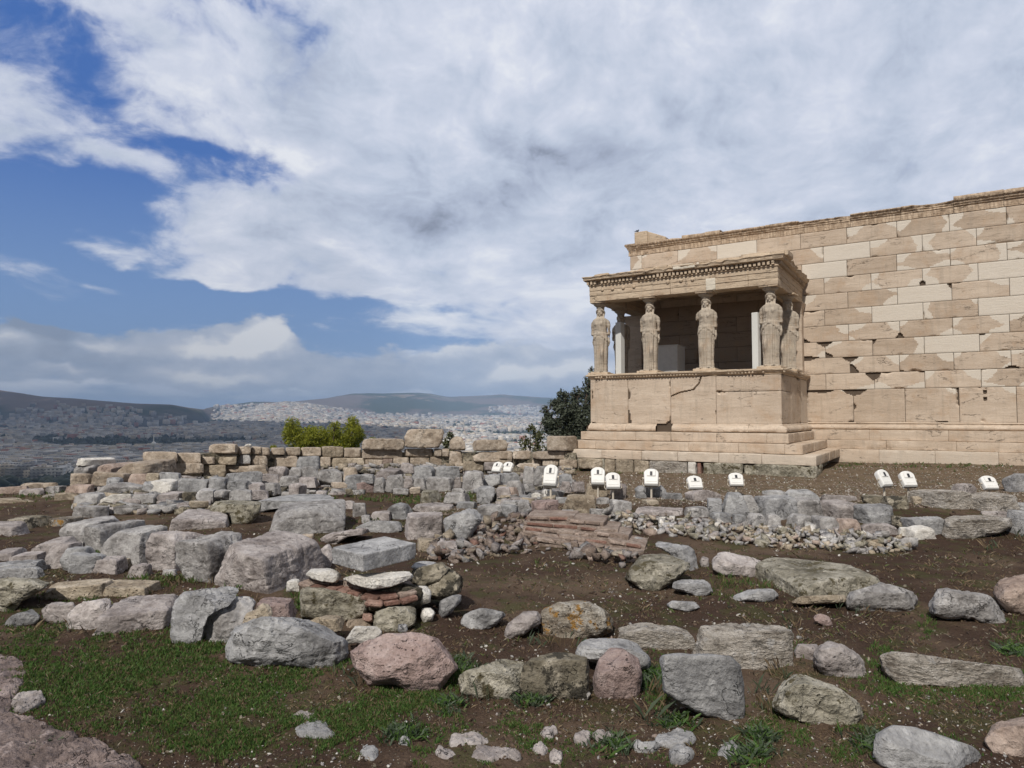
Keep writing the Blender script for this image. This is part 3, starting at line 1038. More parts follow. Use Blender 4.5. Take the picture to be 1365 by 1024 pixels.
    # return at the west end
    v, f = sweep([(-8.9, 22.3), (-8.9, 21.7), (-8.5, 21.7)], [(0.0, 5.45), (0.02, 5.62), (0.06, 5.66), (0.09, 5.73), (0.14, 5.79), (0.14, 5.85), (0.0, 5.87), (-0.1, 5.87)], seed=9, amp=0.01)
    g.raw(v, f, tone=0.4)
    g.add(-8.86, 8, YW+0.03, YW+0.62, 5.40, 5.80, amp=0.0, res=1.0, tone=0.35)
    g.build('frieze_cornice', M['marble_carved'])
    # west end face of the wall
    P = Panels()
    for c in range(-2, 11):
        P.panel(21.72, 22.35, C0+(c-1)*DZ, C0+c*DZ, lambda u, z, d: np.stack([-8.9+d, u, z], 1), seed=900+c, tone=0.5, res=0.1)
    P.build('end_wall', M['marble'])
    # block left standing on the wall top
    g = GB()
    g.add(-8.70, -8.24, 21.62, 22.05, 5.85, 6.24, seed=5, amp=0.012, r=0.02, chip=0.03)
    v, f = gbox(None, -8.25, -7.62, 21.66, 22.02, 5.85, 6.22, seed=6, amp=0.015, r=0.02, chip=0.03)
    s = (v[:, 0]+8.25)/0.63
    v[:, 2] = 5.85+(v[:, 2]-5.85)*(1-np.clip(s, 0, 1)*0.72)
    g.raw(v, f, tone=0.45)
    g.build('parapet_block', M['marble_rough'])

    # --- porch podium
    XW, XE, YF = -8.57, -3.36, 17.85
    P = Panels()
    J = [XW]+[on_plane(a, 530, YF)[0] for a in (837, 894, 954.6)]+[XE]
    ZT, ZB = 1.05, -0.205
    P.panel(J[0], J[1], ZB, ZT, south(YF), seed=11, tone=0.55, chip=1.6, res=0.03)
    P.panel(J[1], J[2], ZB, ZT, south(YF+.002), seed=12, tone=0.62, chip=1.5, res=0.03, notches=[(J[1], ZB, .08, .35), (J[2], ZB, .10, .12)])
    # third slab is cracked across its upper left corner
    a, b = on_plane(934, 506, YF), on_plane(894, 528.5, YF)
    n0 = P.n
    P.panel(J[2], J[3], ZB, ZT, south(YF), seed=13, tone=0.56, chip=1.2, res=0.018)
    vv = P.v[-1]
    line = [(b[0]-.05, b[2]-.02), (b[0]+0.25, b[2]+0.10), (b[0]+0.62, b[2]+0.17), (b[0]+0.78, b[2]+0.34), (a[0]+0.02, ZT+0.03)]
    dist = np.full(len(vv), 9.0)
    for i in range(len(line)-1):
        p0, p1 = np.array(line[i]), np.array(line[i+1])
        w = vv[:, [0, 2]]-p0
        tt = np.clip(w@(p1-p0)/((p1-p0)@(p1-p0)), 0, 1)
        dist = np.minimum(dist, np.linalg.norm(w-tt[:, None]*(p1-p0), axis=1))
    vv[:, 1] += np.where(dist < 0.016, 0.08, 0)
    fc = np.array([0])
    zc = 0.63
    P.panel(J[3], XE, ZB, zc, south(YF), seed=14, tone=0.6, chip=1.2, res=0.03)
    P.panel(J[3], XE, zc+.004, ZT, south(YF-.003), seed=15, tone=0.46, chip=1.0, res=0.03)
    P.panel(YF, 19.1, ZB, zc, east(XE), seed=16, tone=0.5)
    P.panel(YF, 19.1, zc, ZT, east(XE), seed=17, tone=0.45)
    P.panel(19.1, 20.6, ZB, ZT, east(XE), seed=18, tone=0.5)
    P.panel(20.6, 21.66, ZB, ZT, east(XE), seed=19, tone=0.55, new=0.5)
    for i, (ya, yb) in enumerate(((YF, 19.2), (19.2, 20.5), (20.5, 21.7))):
        P.panel(ya, yb, ZB, ZT, lambda u, z, d: np.stack([XW+d, u, z], 1), seed=20+i, tone=0.5, res=0.08)
    P.build('podium_wall', M['marble'])
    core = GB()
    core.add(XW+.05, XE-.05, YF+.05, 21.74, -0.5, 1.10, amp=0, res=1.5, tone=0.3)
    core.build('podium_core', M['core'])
    # egg and dart crown of the podium
    g = GB()
    cap = [(0.0, 1.052), (0.015, 1.06), (0.02, 1.075), (0.05, 1.085), (0.075, 1.11), (0.08, 1.13), (0.10, 1.135), (0.115, 1.15), (0.115, 1.185), (0.10, 1.197), (0.0, 1.20), (-0.5, 1.20)]

    def ragc(q, ip, jp, pts, nr):
        n = np.clip(fbm(q*np.array([1.3, 1.3, 0.3])*1.6, 4, 91)-0.02, 0, 1)
        w = (jp > 1) & (jp < 10)
        q[:, 0] -= nr[ip, 0]*n*0.16*w
        q[:, 1] -= nr[ip, 1]*n*0.16*w
        return q
    path = [(XW, 21.7), (XW, YF), (XE, YF), (XE, 21.7)]
    # travel so that outward is to the right: go north->south on the west side, east along the front, then north
    v, f = sweep(path, cap, seed=21, amp=0.006, step=0.03, ragged=ragc)
    g.raw(v, f, tone=0.5)
    for i in range(int((XE-XW)/0.085)):
        x = XW+0.04+i*0.085
        nn = fbm(np.array([[x*2.08, YF*2.08, 0.5]]), 4, 91)[0]
        if nn > 0.15:
            continue
        m = MB()
        m.ell((x, YF-0.062, 1.105), (0.026, 0.024, 0.03), 8, 6)
        g.raw(np.concatenate(m.v), np.array([f for f in m.f]), tone=0.62)
    for i in range(int((21.5-YF)/0.085)):
        m = MB()
        m.ell((XE+0.062, YF+0.04+i*0.085, 1.105), (0.024, 0.026, 0.03), 8, 6)
        g.raw(np.concatenate(m.v), np.array([f for f in m.f]), tone=0.55)
    g.build('podium_cornice', M['marble_rough'])
    # torus base under the podium and steps
    g = GB()
    prof = [(0.0, -0.2), (0.03, -0.215), (0.035, -0.235), (0.06, -0.25), (0.10, -0.275), (0.125, -0.315), (0.13, -0.355), (0.115, -0.395), (0.08, -0.412), (0.0, -0.415)]
    x = XW-0.02
    js = [XW-0.02]+[on_plane(a, 565, YF)[0] for a in (836, 876)]
    js2 = [on_plane(a, 565, YF)[0] for a in (897, 999)]+[XE]
    for i in range(2):
        v, f = sweep([(js[i]+.004, YF), (js[i+1]-.004, YF)], prof, seed=30+i, amp=0.012, step=0.04)
        g.raw(v, f, tone=0.6)
    g.raw(*sweep([(XW, 21.7), (XW, YF)], prof, seed=36, amp=0.008), tone=0.5)
    for i in range(1):
        v, f = sweep([(js2[i]+.004, YF), (js2[i+1]-.004, YF)], prof, seed=33+i, amp=0.008, step=0.04)
        g.raw(v, f, tone=0.62)
    v, f = sweep([(js2[1]+.004, YF), (XE, YF), (XE, 21.6)], prof, seed=35, amp=0.010, step=0.04)
    g.raw(v, f, tone=0.55)
    g.build('podium_base', M['marble'])

    def step(name, xw, xe, yf, z0, z1, joints, sd, east_j=(), nw=()):
        g = GB()
        xs = [xw]+[on_plane(a, b, yf)[0] for a, b in joints]+[xe]
        for i in range(len(xs)-1):
            last = i == len(xs)-2
            g.add(xs[i]+.002, xs[i+1]-(0 if last else .002), yf+rnd.uniform(0, .012), YF+0.08, z0, z1-rnd.uniform(0, .008), seed=sd+i, amp=0.008, r=0.014, res=0.06, chip=0.03,
                  tone=rnd.uniform(0.48, 0.68), new=0.45 if i in nw else 0)
        ys = [YF+0.084]+list(east_j)+[21.45]
        for i in range(len(ys)-1):
            g.add(XE-0.3, xe-rnd.uniform(0, .012), ys[i]+.002, ys[i+1]-.002, z0, z1-rnd.uniform(0, .01), seed=sd+20+i, amp=0.010, r=0.016, res=0.06, chip=0.04, tone=rnd.uniform(0.4, 0.55))
        g.add(xw, XW+0.3, YF+0.084, 21.45, z0, z1, seed=sd+33, amp=0.01, res=0.2)
        g.build(name, M['marble'])
    step('top_step', -8.72, -3.15, 17.5, -0.66, -0.42, [(847, 580), (894, 584), (955, 588), (1022, 590)], 100, (19.3,))
    step('middle_step', -8.86, -2.80, 17.25, -0.90, -0.665, [(794, 592), (918, 598), (984, 602), (1046, 606)], 140, (19.0, 20.2))
    step('bottom_step', -8.84, -2.47, 17.0, -1.145, -0.905, [(802, 605), (855, 608), (903, 610), (958, 612), (1015, 615)], 180, (19.2, 20.4), (0, 2, 3, 4, 5))
    # rough foundation blocks
    fx = [-8.95]+[on_plane(a, 630, 16.97)[0] for a in (805, 819, 844, 864.5, 916, 927)]+[on_plane(a, 630, 16.97)[0] for a in (936, 989.5, 1088)]
    mats = ['y', 'b', 'b', 'b', 'h', 'w', 'brick', 'y', 'y']
    for i in range(len(fx)-1):
        g = GB()
        x0, x1 = fx[i], fx[i+1]
        if i == 6:
            x0, x1 = x0+.02, x1-.03
        g.add(x0+.006, x1-.006, 16.97+rnd.uniform(0, .04), 17.9, -1.62, -1.15, seed=300+i, amp=0.035 if i != 8 else 0.06, r=0.035, res=0.035, freq=4, chip=0.05)
        v, f = g.v[0], g.f[0]
        o = link('foundation_block', v-v.mean(0), f, M[mats[i]])
        o.location = v.mean(0)
        o.parent = TEMPLE
        o.matrix_parent_inverse = Matrix.Translation((3.4, -21.7, 1.2))
    g = GB()
    g.add(-3.6, -2.75, 17.6, 21.4, -1.62, -1.15, seed=330, amp=0.05, r=0.04, res=0.08)
    g.build('foundation_rubble', M['y'])

    # --- porch entablature
    AB, AT = 3.335, 3.785
    g = GB()
    jx = [-8.66]+[on_plane(a, 372, 18.0)[0] for a in (893, 945, 997)]+[-3.42]
    for i in range(4):
        for (za, zb, o) in ((AB, 3.50, 0.018), (3.503, 3.645, 0.009), (3.648, AT, 0.0)):
            g.add(jx[i]+.003, jx[i+1]-.003, 18.0+o, 18.5, za, zb, seed=400+i, amp=0.008, r=0.008, res=0.05, chip=0.03 if i else 0.012, tone=(0.55, 0.6, 0.5, 0.42)[i], new=0.0)
    for (za, zb, o) in ((AB, 3.50, 0.018), (3.503, 3.645, 0.009), (3.648, AT, 0.0)):
        g.add(-3.92, -3.42-o, 18.503, 21.69, za, zb, seed=420, amp=0.01, r=0.01, res=0.08, chip=0.03, tone=0.42)
        g.add(-8.66+o, -8.16, 18.503, 21.69, za, zb, seed=421, amp=0.01, r=0.01, res=0.12, chip=0.02, tone=0.4)
    # new marble wedge over the third statue
    w0 = on_plane(945, 372, 18.0)
    g.add(w0[0]-0.09, w0[0]+0.17, 17.992, 18.45, AB-0.004, 3.66, seed=430, amp=0.004, r=0.02, res=0.05, new=1.0, chip=0.05)
    for a, b in ((803, 386.5), (816.6, 385.5), (830.7, 384), (845, 382.5), (890, 376.5), (907.6, 374.5), (923, 373)):
        q = on_plane(a, b, 18.0)
        m = MB()
        m.ell((q[0], 18.0, q[2]), (0.05, 0.035, 0.05), 12, 8)
        g.raw(np.concatenate(m.v), np.array(m.f), tone=0.45)
    g.build('architrave', M['marble_rough'])
    # dentils and cornice
    g = GB()
    path = [(-8.66, 21.7), (-8.66, 18.0), (-3.42, 18.0), (-3.42, 21.7)]
    prof = [(0.0, 3.78), (0.015, 3.787), (0.03, 3.80), (0.028, 3.815), (0.01, 3.82), (0.0, 3.93), (0.04, 3.935), (0.15, 3.945), (0.165, 3.955), (0.17, 4.0), (0.19, 4.02), (0.20, 4.035), (0.19, 4.05), (0.0, 4.06), (-0.4, 4.06)]

    def ragr(q, ip, jp, pts, nr):
        n = fbm(q*np.array([1, 1, 0.2])*1.9, 4, 131)
        n2 = fbm(q*6, 3, 133)
        far = np.clip((pts[ip, 0]+6.2)/2.5, 0, 1)
        w = jp > 6
        cut = np.clip(n+0.05+0.15*far, 0, 1)*0.16+0.02*n2
        q[:, 0] -= nr[ip, 0]*cut*w
        q[:, 1] -= nr[ip, 1]*cut*w
        q[:, 2] += (0.035*n2+0.05*far*(fbm(q*3, 2, 4)+0.4)-0.03*np.clip(n, 0, 1))*(jp > 8)
        return q
    v, f = sweep(path, prof, seed=41, amp=0.006, step=0.03, ragged=ragr)
    g.raw(v, f, tone=0.45)
    rd = random.Random(3)
    x = -8.70
    while x < -3.36:
        if rd.random() > 0.06:
            mb = MB()
            mb.box(x, x+0.062, 17.91, 18.05, 3.832, 3.925-rd.uniform(0, .02))
            quads = np.array(mb.f)
            g.raw(np.concatenate(mb.v), quads[:, :4], tone=0.6)
        x += 0.112
    y = 18.02
    while y < 21.6:
        if rd.random() > 0.2:
            mb = MB()
            mb.box(-3.46, -3.33, y, y+0.062, 3.832, 3.92)
            quads = np.array(mb.f)
            g.raw(np.concatenate(mb.v), quads[:, :4], tone=0.4)
        y += 0.112
    g.build('porch_cornice', M['marble_rough'])
    # roof slabs with broken edges
    g = GB()
    for i in range(4):
        g.add(-8.45+i*1.24, -8.45+(i+1)*1.24-.01, 18.1, 21.69, 3.80, 4.075+rd.uniform(-.015, .02), seed=500+i, amp=0.02, r=0.03, res=0.1, chip=0.03)
    q = on_plane(897, 352, 17.85)
    q2 = on_plane(926, 350, 17.85)
    g.add(q[0], q2[0], 17.84, 18.3, 3.965, 4.045, seed=510, amp=0.006, r=0.012, res=0.05, new=1.0)
    g.add(q[0]-.02, q2[0]-.05, 17.86, 18.3, 4.05, 4.10, seed=511, amp=0.01, r=0.012, res=0.05, new=0.5)
    for (a, b, c, d, hh) in ((945, 985, 17.95, 18.3, .09), (990, 1030, 17.92, 18.4, .10), (1025, 1046, 17.9, 18.4, .13), (866, 885, 17.95, 18.2, .05), (835, 850, 17.95, 18.2, .04)):
        q, q2 = on_plane(a, 350, 17.9), on_plane(b, 350, 17.9)
        g.add(q[0], q2[0], c, d, 4.03, 4.03+hh, seed=int(a), amp=0.035, r=0.03, res=0.04, chip=0.05, tone=0.4)
    rr_ = random.Random(44)
    xx = -8.5
    while xx < -3.7:
        L_ = rr_.uniform(0.25, 0.8)
        g.add(xx, xx+L_, 17.90+rr_.uniform(0, .12), 18.6, 4.02, 4.08+rr_.uniform(0.01, 0.06)+0.07*max(0, (xx+6.6)/3), seed=int(xx*37) % 500+520, amp=0.035, r=0.03, res=0.04, chip=0.06, tone=rr_.uniform(0.2, 0.5))
        xx += L_*rr_.uniform(0.9, 1.1)
    yy = 18.6
    while yy < 21.3:
        L_ = rr_.uniform(0.3, 0.7)
        g.add(-4.0, -3.30-rr_.uniform(0, .12), yy, yy+L_, 4.02, 4.10+rr_.uniform(0.0, 0.08), seed=int(yy*31) % 500+560, amp=0.035, r=0.03, res=0.05, chip=0.06, tone=rr_.uniform(0.2, 0.45))
        yy += L_
    g.build('porch_roof', M['marble_rough'])

    # pilasters against the wall
    def pilaster(x0, x1, y0, zb):
        g = GB()
        g.add(x0, x1, y0, 21.69, zb, 3.0, seed=int(x0*10) % 90+600, amp=0.006, r=0.015, res=0.1, tone=0.45)
        v, f = gbox(None, x0, x1, y0, 21.69, 3.003, 3.33, seed=8, amp=0.006, r=0.01, res=0.05)
        s = np.clip((v[:, 2]-3.0)/0.33, 0, 1)
        fl = 1+0.45*s**2
        cx = (x0+x1)/2
        v[:, 0] = cx+(v[:, 0]-cx)*fl
        v[:, 1] = 21.69+(v[:, 1]-21.69)*fl
        g.raw(v, f, tone=0.42)
        g.build('pilaster', M['marble'])
    pilaster(-8.92, -8.36, 21.32, 1.2)
    pilaster(-3.78, -3.42, 21.35, -0.2)


build_temple()

# ------------------------------------------------------------------ the statues
def remesh(mb, name, mat, voxel=0.010, disp=None, dispose=True):
    me = bpy.data.meshes.new('work')
    me.from_pydata([tuple(map(float, v)) for v in np.concatenate(mb.v)], [], mb.f)
    o = bpy.data.objects.new('work', me)
    COL.objects.link(o)
    md = o.modifiers.new('r', 'REMESH')
    md.mode = 'VOXEL'
    md.voxel_size = voxel
    dg = bpy.context.evaluated_depsgraph_get()
    dg.update()
    ev = o.evaluated_get(dg)
    em = ev.to_mesh()
    n = len(em.vertices)
    v = np.zeros(n*3)
    em.vertices.foreach_get('co', v)
    v = v.reshape(-1, 3)
    f = np.array([list(p.vertices) for p in em.polygons])
    ev.to_mesh_clear()
    bpy.data.objects.remove(o)
    bpy.data.meshes.remove(me)
    if disp:
        v = disp(v)
    t = np.tile([[0.5, 0, 0.5, 1]], (len(f), 1))
    return link(name, v, f, mat, smooth=True, tint=t)


def statue_body(flip=1, seed=1, arms=(1, 1)):
    mb = MB()
    nz, na = 210, 176
    zs = np.linspace(0.065, 1.74, nz)
    kz = [0.06, 0.12, 0.30, 0.60, 0.85, 1.0, 1.10, 1.20, 1.30, 1.40, 1.50, 1.58, 1.63, 1.665, 1.69, 1.72, 1.76]
    krx = [0.245, 0.235, 0.228, 0.240, 0.255, 0.262, 0.262, 0.250, 0.228, 0.232, 0.252, 0.272, 0.255, 0.190, 0.110, 0.078, 0.072]
    kry = [0.205, 0.195, 0.182, 0.186, 0.190, 0.190, 0.188, 0.176, 0.160, 0.168, 0.172, 0.150, 0.132, 0.112, 0.092, 0.078, 0.075]
    V = np.zeros((nz, na, 3))
    th = np.linspace(0, 2*math.pi, na, endpoint=False)      # -y is the front
    for i, z in enumerate(zs):
        rx = np.interp(z, kz, krx)
        ry = np.interp(z, kz, kry)
        fx, fy = np.cos(th), np.sin(th)
        front = np.clip(-fy, 0, 1)
        # overfold hem hangs in an arc, higher at the middle
        hem = 1.17-0.20*np.abs(fx)**1.4+0.012*np.sin(th*17)
        below = 1/(1+np.exp((z-hem)/0.008))
        ph = th*1.0+0.25*np.sin(th*3+seed)
        flute = np.abs(np.sin(ph*8.5+seed))**0.7
        flute2 = np.abs(np.sin(ph*9.0+1.3*seed+2*z))**0.8
        leg = np.exp(-((fx-flip*0.48)/0.26)**2)*(front > 0)*np.exp(-((z-0.62)/0.34)**2)   # free leg pushes the cloth out
        r = 1+0*th
        r -= below*(0.21*(1-flute)*(1-0.85*leg)*np.interp(z, [0.06, 0.9, 1.15], [1.15, 1.0, 0.6]))
        r -= (1-below)*0.10*(1-flute2)*np.interp(z, [1.0, 1.25, 1.5, 1.64, 1.68], [1.0, 0.8, 0.45, 0.35, 0])
        r += (1-below)*0.075*np.exp(-((z-hem)/0.075)**2)-below*0.05*np.exp(-((z-hem)/0.03)**2)
        # second swag at the belt
        belt = 1.27-0.03*np.abs(fx)
        r += 0.035*np.exp(-((z-belt+0.05)/0.03)**2)-0.03*np.exp(-((z-belt-0.005)/0.014)**2)
        x = fx*rx*r
        y = fy*ry*r
        y -= 0.06*leg+0.05*np.exp(-((z-0.60)/0.15)**2)*leg
        for sx in (-1, 1):      # breasts
            y -= 0.035*np.exp(-((fx-sx*0.42)/0.24)**2-((z-1.49)/0.06)**2)*(front > 0)
        x += flip*0.012*np.sin(z*3.0)
        w = 0.010*vnoise(np.stack([x*9, y*9, z*7+0*x], 1), seed)
        V[i, :, 0] = x*(1+w)
        V[i, :, 1] = y*(1+w)
        V[i, :, 2] = z
    ix = np.arange(nz*na).reshape(nz, na)
    f = [(ix[i, k], ix[i, (k+1) % na], ix[i+1, (k+1) % na], ix[i+1, k]) for i in range(nz-1) for k in range(na)]
    f.append(tuple(ix[0])[::-1])
    f.append(tuple(ix[-1]))
    mb.add(V.reshape(-1, 3), f)
    # arms: broken off below the elbow or at the upper arm
    for sx, a in ((-1, arms[0]), (1, arms[1])):
        L = 0.36 if a else 0.14
        mb.tube([(sx*0.215, 0.0, 1.60), (sx*0.262, 0.01, 1.54), (sx*0.282, 0.015, 1.44), (sx*0.286, 0.01, 1.58-L), (sx*0.284, 0.0, 1.57-L-0.03)],
                [0.05, 0.066, 0.062, 0.052, 0.044], 14)
        # sleeve and mantle falling beside the body
        if a:
            mb.tube([(sx*0.262, 0.05, 1.5), (sx*0.285, 0.06, 1.25), (sx*0.278, 0.05, 0.98), (sx*0.262, 0.05, 0.86)], [0.035, 0.042, 0.04, 0.02], 10)
    # toes
    mb.ell((0.10*flip, -0.235, 0.09), (0.05, 0.09, 0.035), 12, 8)
    mb.ell((-0.10*flip, -0.20, 0.09), (0.05, 0.09, 0.035), 12, 8)
    mb.box(-0.26, 0.26, -0.24, 0.22, 0.06, 0.10)
    # neck, head, face
    mb.tube([(0, 0.005, 1.64), (0, 0.0, 1.72), (0, -0.002, 1.80)], [0.085, 0.064, 0.066], 18)
    mb.ell((0, -0.012, 1.845), (0.082, 0.098, 0.122), 28, 20)
    mb.ell((0, -0.048, 1.785), (0.052, 0.05, 0.046), 16, 12)        # jaw
    mb.ell((0, -0.092, 1.752), (0.024, 0.02, 0.02), 12, 8)          # chin
    mb.tube([(0, -0.104, 1.872), (0, -0.124, 1.824), (0, -0.112, 1.814)], [0.010, 0.016, 0.011], 10)   # nose
    mb.ell((0, -0.100, 1.790), (0.028, 0.014, 0.009), 12, 8)        # lips
    for sx in (-1, 1):
        mb.ell((sx*0.034, -0.093, 1.850), (0.018, 0.012, 0.009), 10, 8)     # eyelids
        mb.tube([(sx*0.012, -0.106, 1.868), (sx*0.038, -0.100, 1.876), (sx*0.062, -0.080, 1.866)], [0.008, 0.010, 0.007], 8)    # brow
        mb.ell((sx*0.052, -0.068, 1.808), (0.028, 0.03, 0.03), 12, 8)       # cheek
        mb.ell((sx*0.086, 0.0, 1.838), (0.016, 0.026, 0.038), 10, 8)        # ear
        # waves of hair over the brow and plaits to the shoulders
        mb.tube([(0, -0.082, 1.945), (sx*0.055, -0.078, 1.925), (sx*0.092, -0.040, 1.89), (sx*0.108, 0.01, 1.85), (sx*0.104, 0.035, 1.79)],
                [0.026, 0.034, 0.036, 0.036, 0.026], 12)
        mb.tube([(sx*0.098, 0.02, 1.80), (sx*0.098, 0.0, 1.72), (sx*0.105, -0.04, 1.66), (sx*0.11, -0.12, 1.60), (sx*0.115, -0.165, 1.50)],
                [0.030, 0.026, 0.026, 0.022, 0.018], 10)
    mb.tube([(0, 0.06, 1.95), (0, 0.11, 1.86), (0, 0.11, 1.72), (0, 0.15, 1.60), (0, 0.165, 1.40)], [0.08, 0.085, 0.075, 0.07, 0.05], 16)   # thick hair down the back
    mb.ell((0, 0.01, 1.935), (0.112, 0.118, 0.062), 26, 14)

    def dsp(v):
        v = v.copy()
        v[:, 0] *= 1-0.13*np.clip((1.70-v[:, 2])/0.06, 0, 1)
        n = fbm(v*np.array([26, 26, 22]), 3, seed+3)
        c = np.clip(fbm(v*np.array([7, 7, 6]), 3, seed+13)-0.12, 0, 1)
        body = np.where(v[:, 2] < 1.68, 1, 0.3)
        k = 1-(0.016*n+0.05*c)*body
        v = v.copy()
        v[:, 0] *= k
        v[:, 1] *= k
        return v
    return remesh(mb, 'figure', M['statue'], 0.0095, disp=dsp)


def lathe(mb, prof, seg=40, mod=None):
    v, f = [], []
    for (r, z) in prof:
        for k in range(seg):
            t = 2*math.pi*k/seg
            rr = r*(1+(mod(t, z) if mod else 0))
            v.append((rr*math.cos(t), rr*math.sin(t), z))
    n = len(prof)
    for i in range(n-1):
        for k in range(seg):
            k2 = (k+1) % seg
            f.append((i*seg+k, i*seg+k2, (i+1)*seg+k2, (i+1)*seg+k))
    f.append(tuple(range(seg))[::-1])
    f.append(tuple((n-1)*seg+k for k in range(seg)))
    mb.add(v, f)


def make_statues():
    spots = [(-8.43, 18.27, 1, 0, 0.10), (-6.91, 18.27, 1, 0, 0.02), (-5.32, 18.27, -1, 1, 0.02), (-3.66, 18.27, -1, 0, -0.04), (-8.44, 19.80, 1, 0, 0.1), (-3.52, 19.80, -1, 0, -0.1)]
    protos = {}
    for i, (x, y, fl, brk, rz) in enumerate(spots):
        key = (fl, brk)
        if key not in protos:
            r = empty('caryatid')
            body = statue_body(fl, seed=3+fl+4*brk, arms=(1, 1) if not brk else (0, 1))
            body.parent = r
            body.name = 'figure'
            mb = MB()
            lathe(mb, [(0.09, 1.955), (0.115, 1.965), (0.12, 1.985), (0.112, 2.0), (0.125, 2.012), (0.165, 2.045), (0.19, 2.075), (0.195, 2.095), (0.17, 2.105)],
                  44, lambda t, z: 0.05*abs(math.sin(t*11)) if 1.99 < z < 2.09 else 0)
            cp = mb.build('capital', M['statue'], r, smooth=True)
            g = GB()
            g.add(-0.235, 0.235, -0.235, 0.235, 2.10, 2.145, seed=i, amp=0.006, r=0.01, res=0.05, chip=0.02)
            ab = g.build('abacus', M['marble_rough'], r, temple=False)
            g = GB()
            g.add(-0.30, 0.30, -0.30, 0.28, 0.0, 0.072, seed=i+40, amp=0.008, r=0.012, res=0.05, chip=0.03)
            pl = g.build('plinth', M['marble_rough'], r, temple=False)
            protos[key] = r
            o = r
        else:
            o = copy_tree(protos[key])
        o.location = (x, y, 1.195)
        o.rotation_euler = (0, 0, rz)
        o['label'] = ['robed woman statue at the far left front corner', 'robed woman statue, second of the front row', 'robed woman statue with broken left arm, third of the front row',
                      'robed woman statue at the right front corner', 'robed woman statue in shade on the far side of the porch', 'robed woman statue behind the right corner one'][i]
        tparent(o)
    # modern props
    posts = [('light metal prop post standing in the porch beside the shaded statue at far left', 826.5, 18.95, 430, 0.20), ('light metal prop post standing just left of the right corner statue', 1008, 18.62, 417, 0.17)]
    for lab, px, y, ytop, w in posts:
        q = on_plane(px, 450, y)
        zt = on_plane(px, ytop, y)[2]
        e = empty('prop_post', (q[0], q[1], 1.2), R(-14))
        tag(e, lab, 'post')
        mb = MB()
        mb.box(-w/2, w/2, -w/2, w/2, 0.0, zt-1.2, bev=0.012)
        mb.build('casing', M['pale_cover'], e)
        mb = MB()
        mb.box(-w/2-.03, w/2+.03, -w/2-.03, w/2+.03, -0.0, 0.03, bev=0.005)
        mb.build('foot_plate', M['grey_metal'], e)
    q = on_plane(892, 470, 20.2)
    zt = on_plane(892, 462.5, 20.2)[2]
    e = empty('equipment_case', (q[0], q[1], 1.2), R(0))
    tag(e, 'plain white equipment case standing in the shade inside the porch', 'case')
    mb = MB()
    mb.box(-0.36, 0.36, -0.3, 0.4, 0, zt-1.2, bev=0.01)
    mb.build('housing', M['white_metal'], e)
    mb = MB()
    mb.box(-0.38, 0.38, -0.32, 0.42, zt-1.2+.001, zt-1.17, bev=0.008)
    mb.build('lid', M['white_metal'], e)
    # a small bird on the parapet block
    e = empty('bird', (-8.62, 21.68, 6.235), R(40))
    e.scale = (0.55, 0.55, 0.55)
    tag(e, 'tiny dark bird perched on the block at the wall top', 'bird')
    mb = MB()
    mb.ell((0, 0, 0.10), (0.10, 0.05, 0.055), 16, 12)
    mb.ell((0.085, 0, 0.165), (0.036, 0.030, 0.034), 12, 10)
    mb.tube([(0.05, 0, 0.12), (0.075, 0, 0.15)], [0.04, 0.03], 10)
    mb.tube([(-0.06, 0, 0.09), (-0.13, 0, 0.065), (-0.19, 0, 0.05)], [0.035, 0.022, 0.014], 8)
    mb.tube([(0.112, 0, 0.165), (0.145, 0, 0.158)], [0.010, 0.003], 6)
    for s in (-1, 1):
        mb.tube([(0.01, s*0.02, 0.06), (0.015, s*0.022, 0.0)], 0.006, 6)
        mb.tube([(0.015, s*0.022, 0.004), (0.045, s*0.024, 0.002)], 0.005, 6)
    b = remesh(mb, 'plumage', M['black'], 0.006)
    b.parent = e


make_statues()


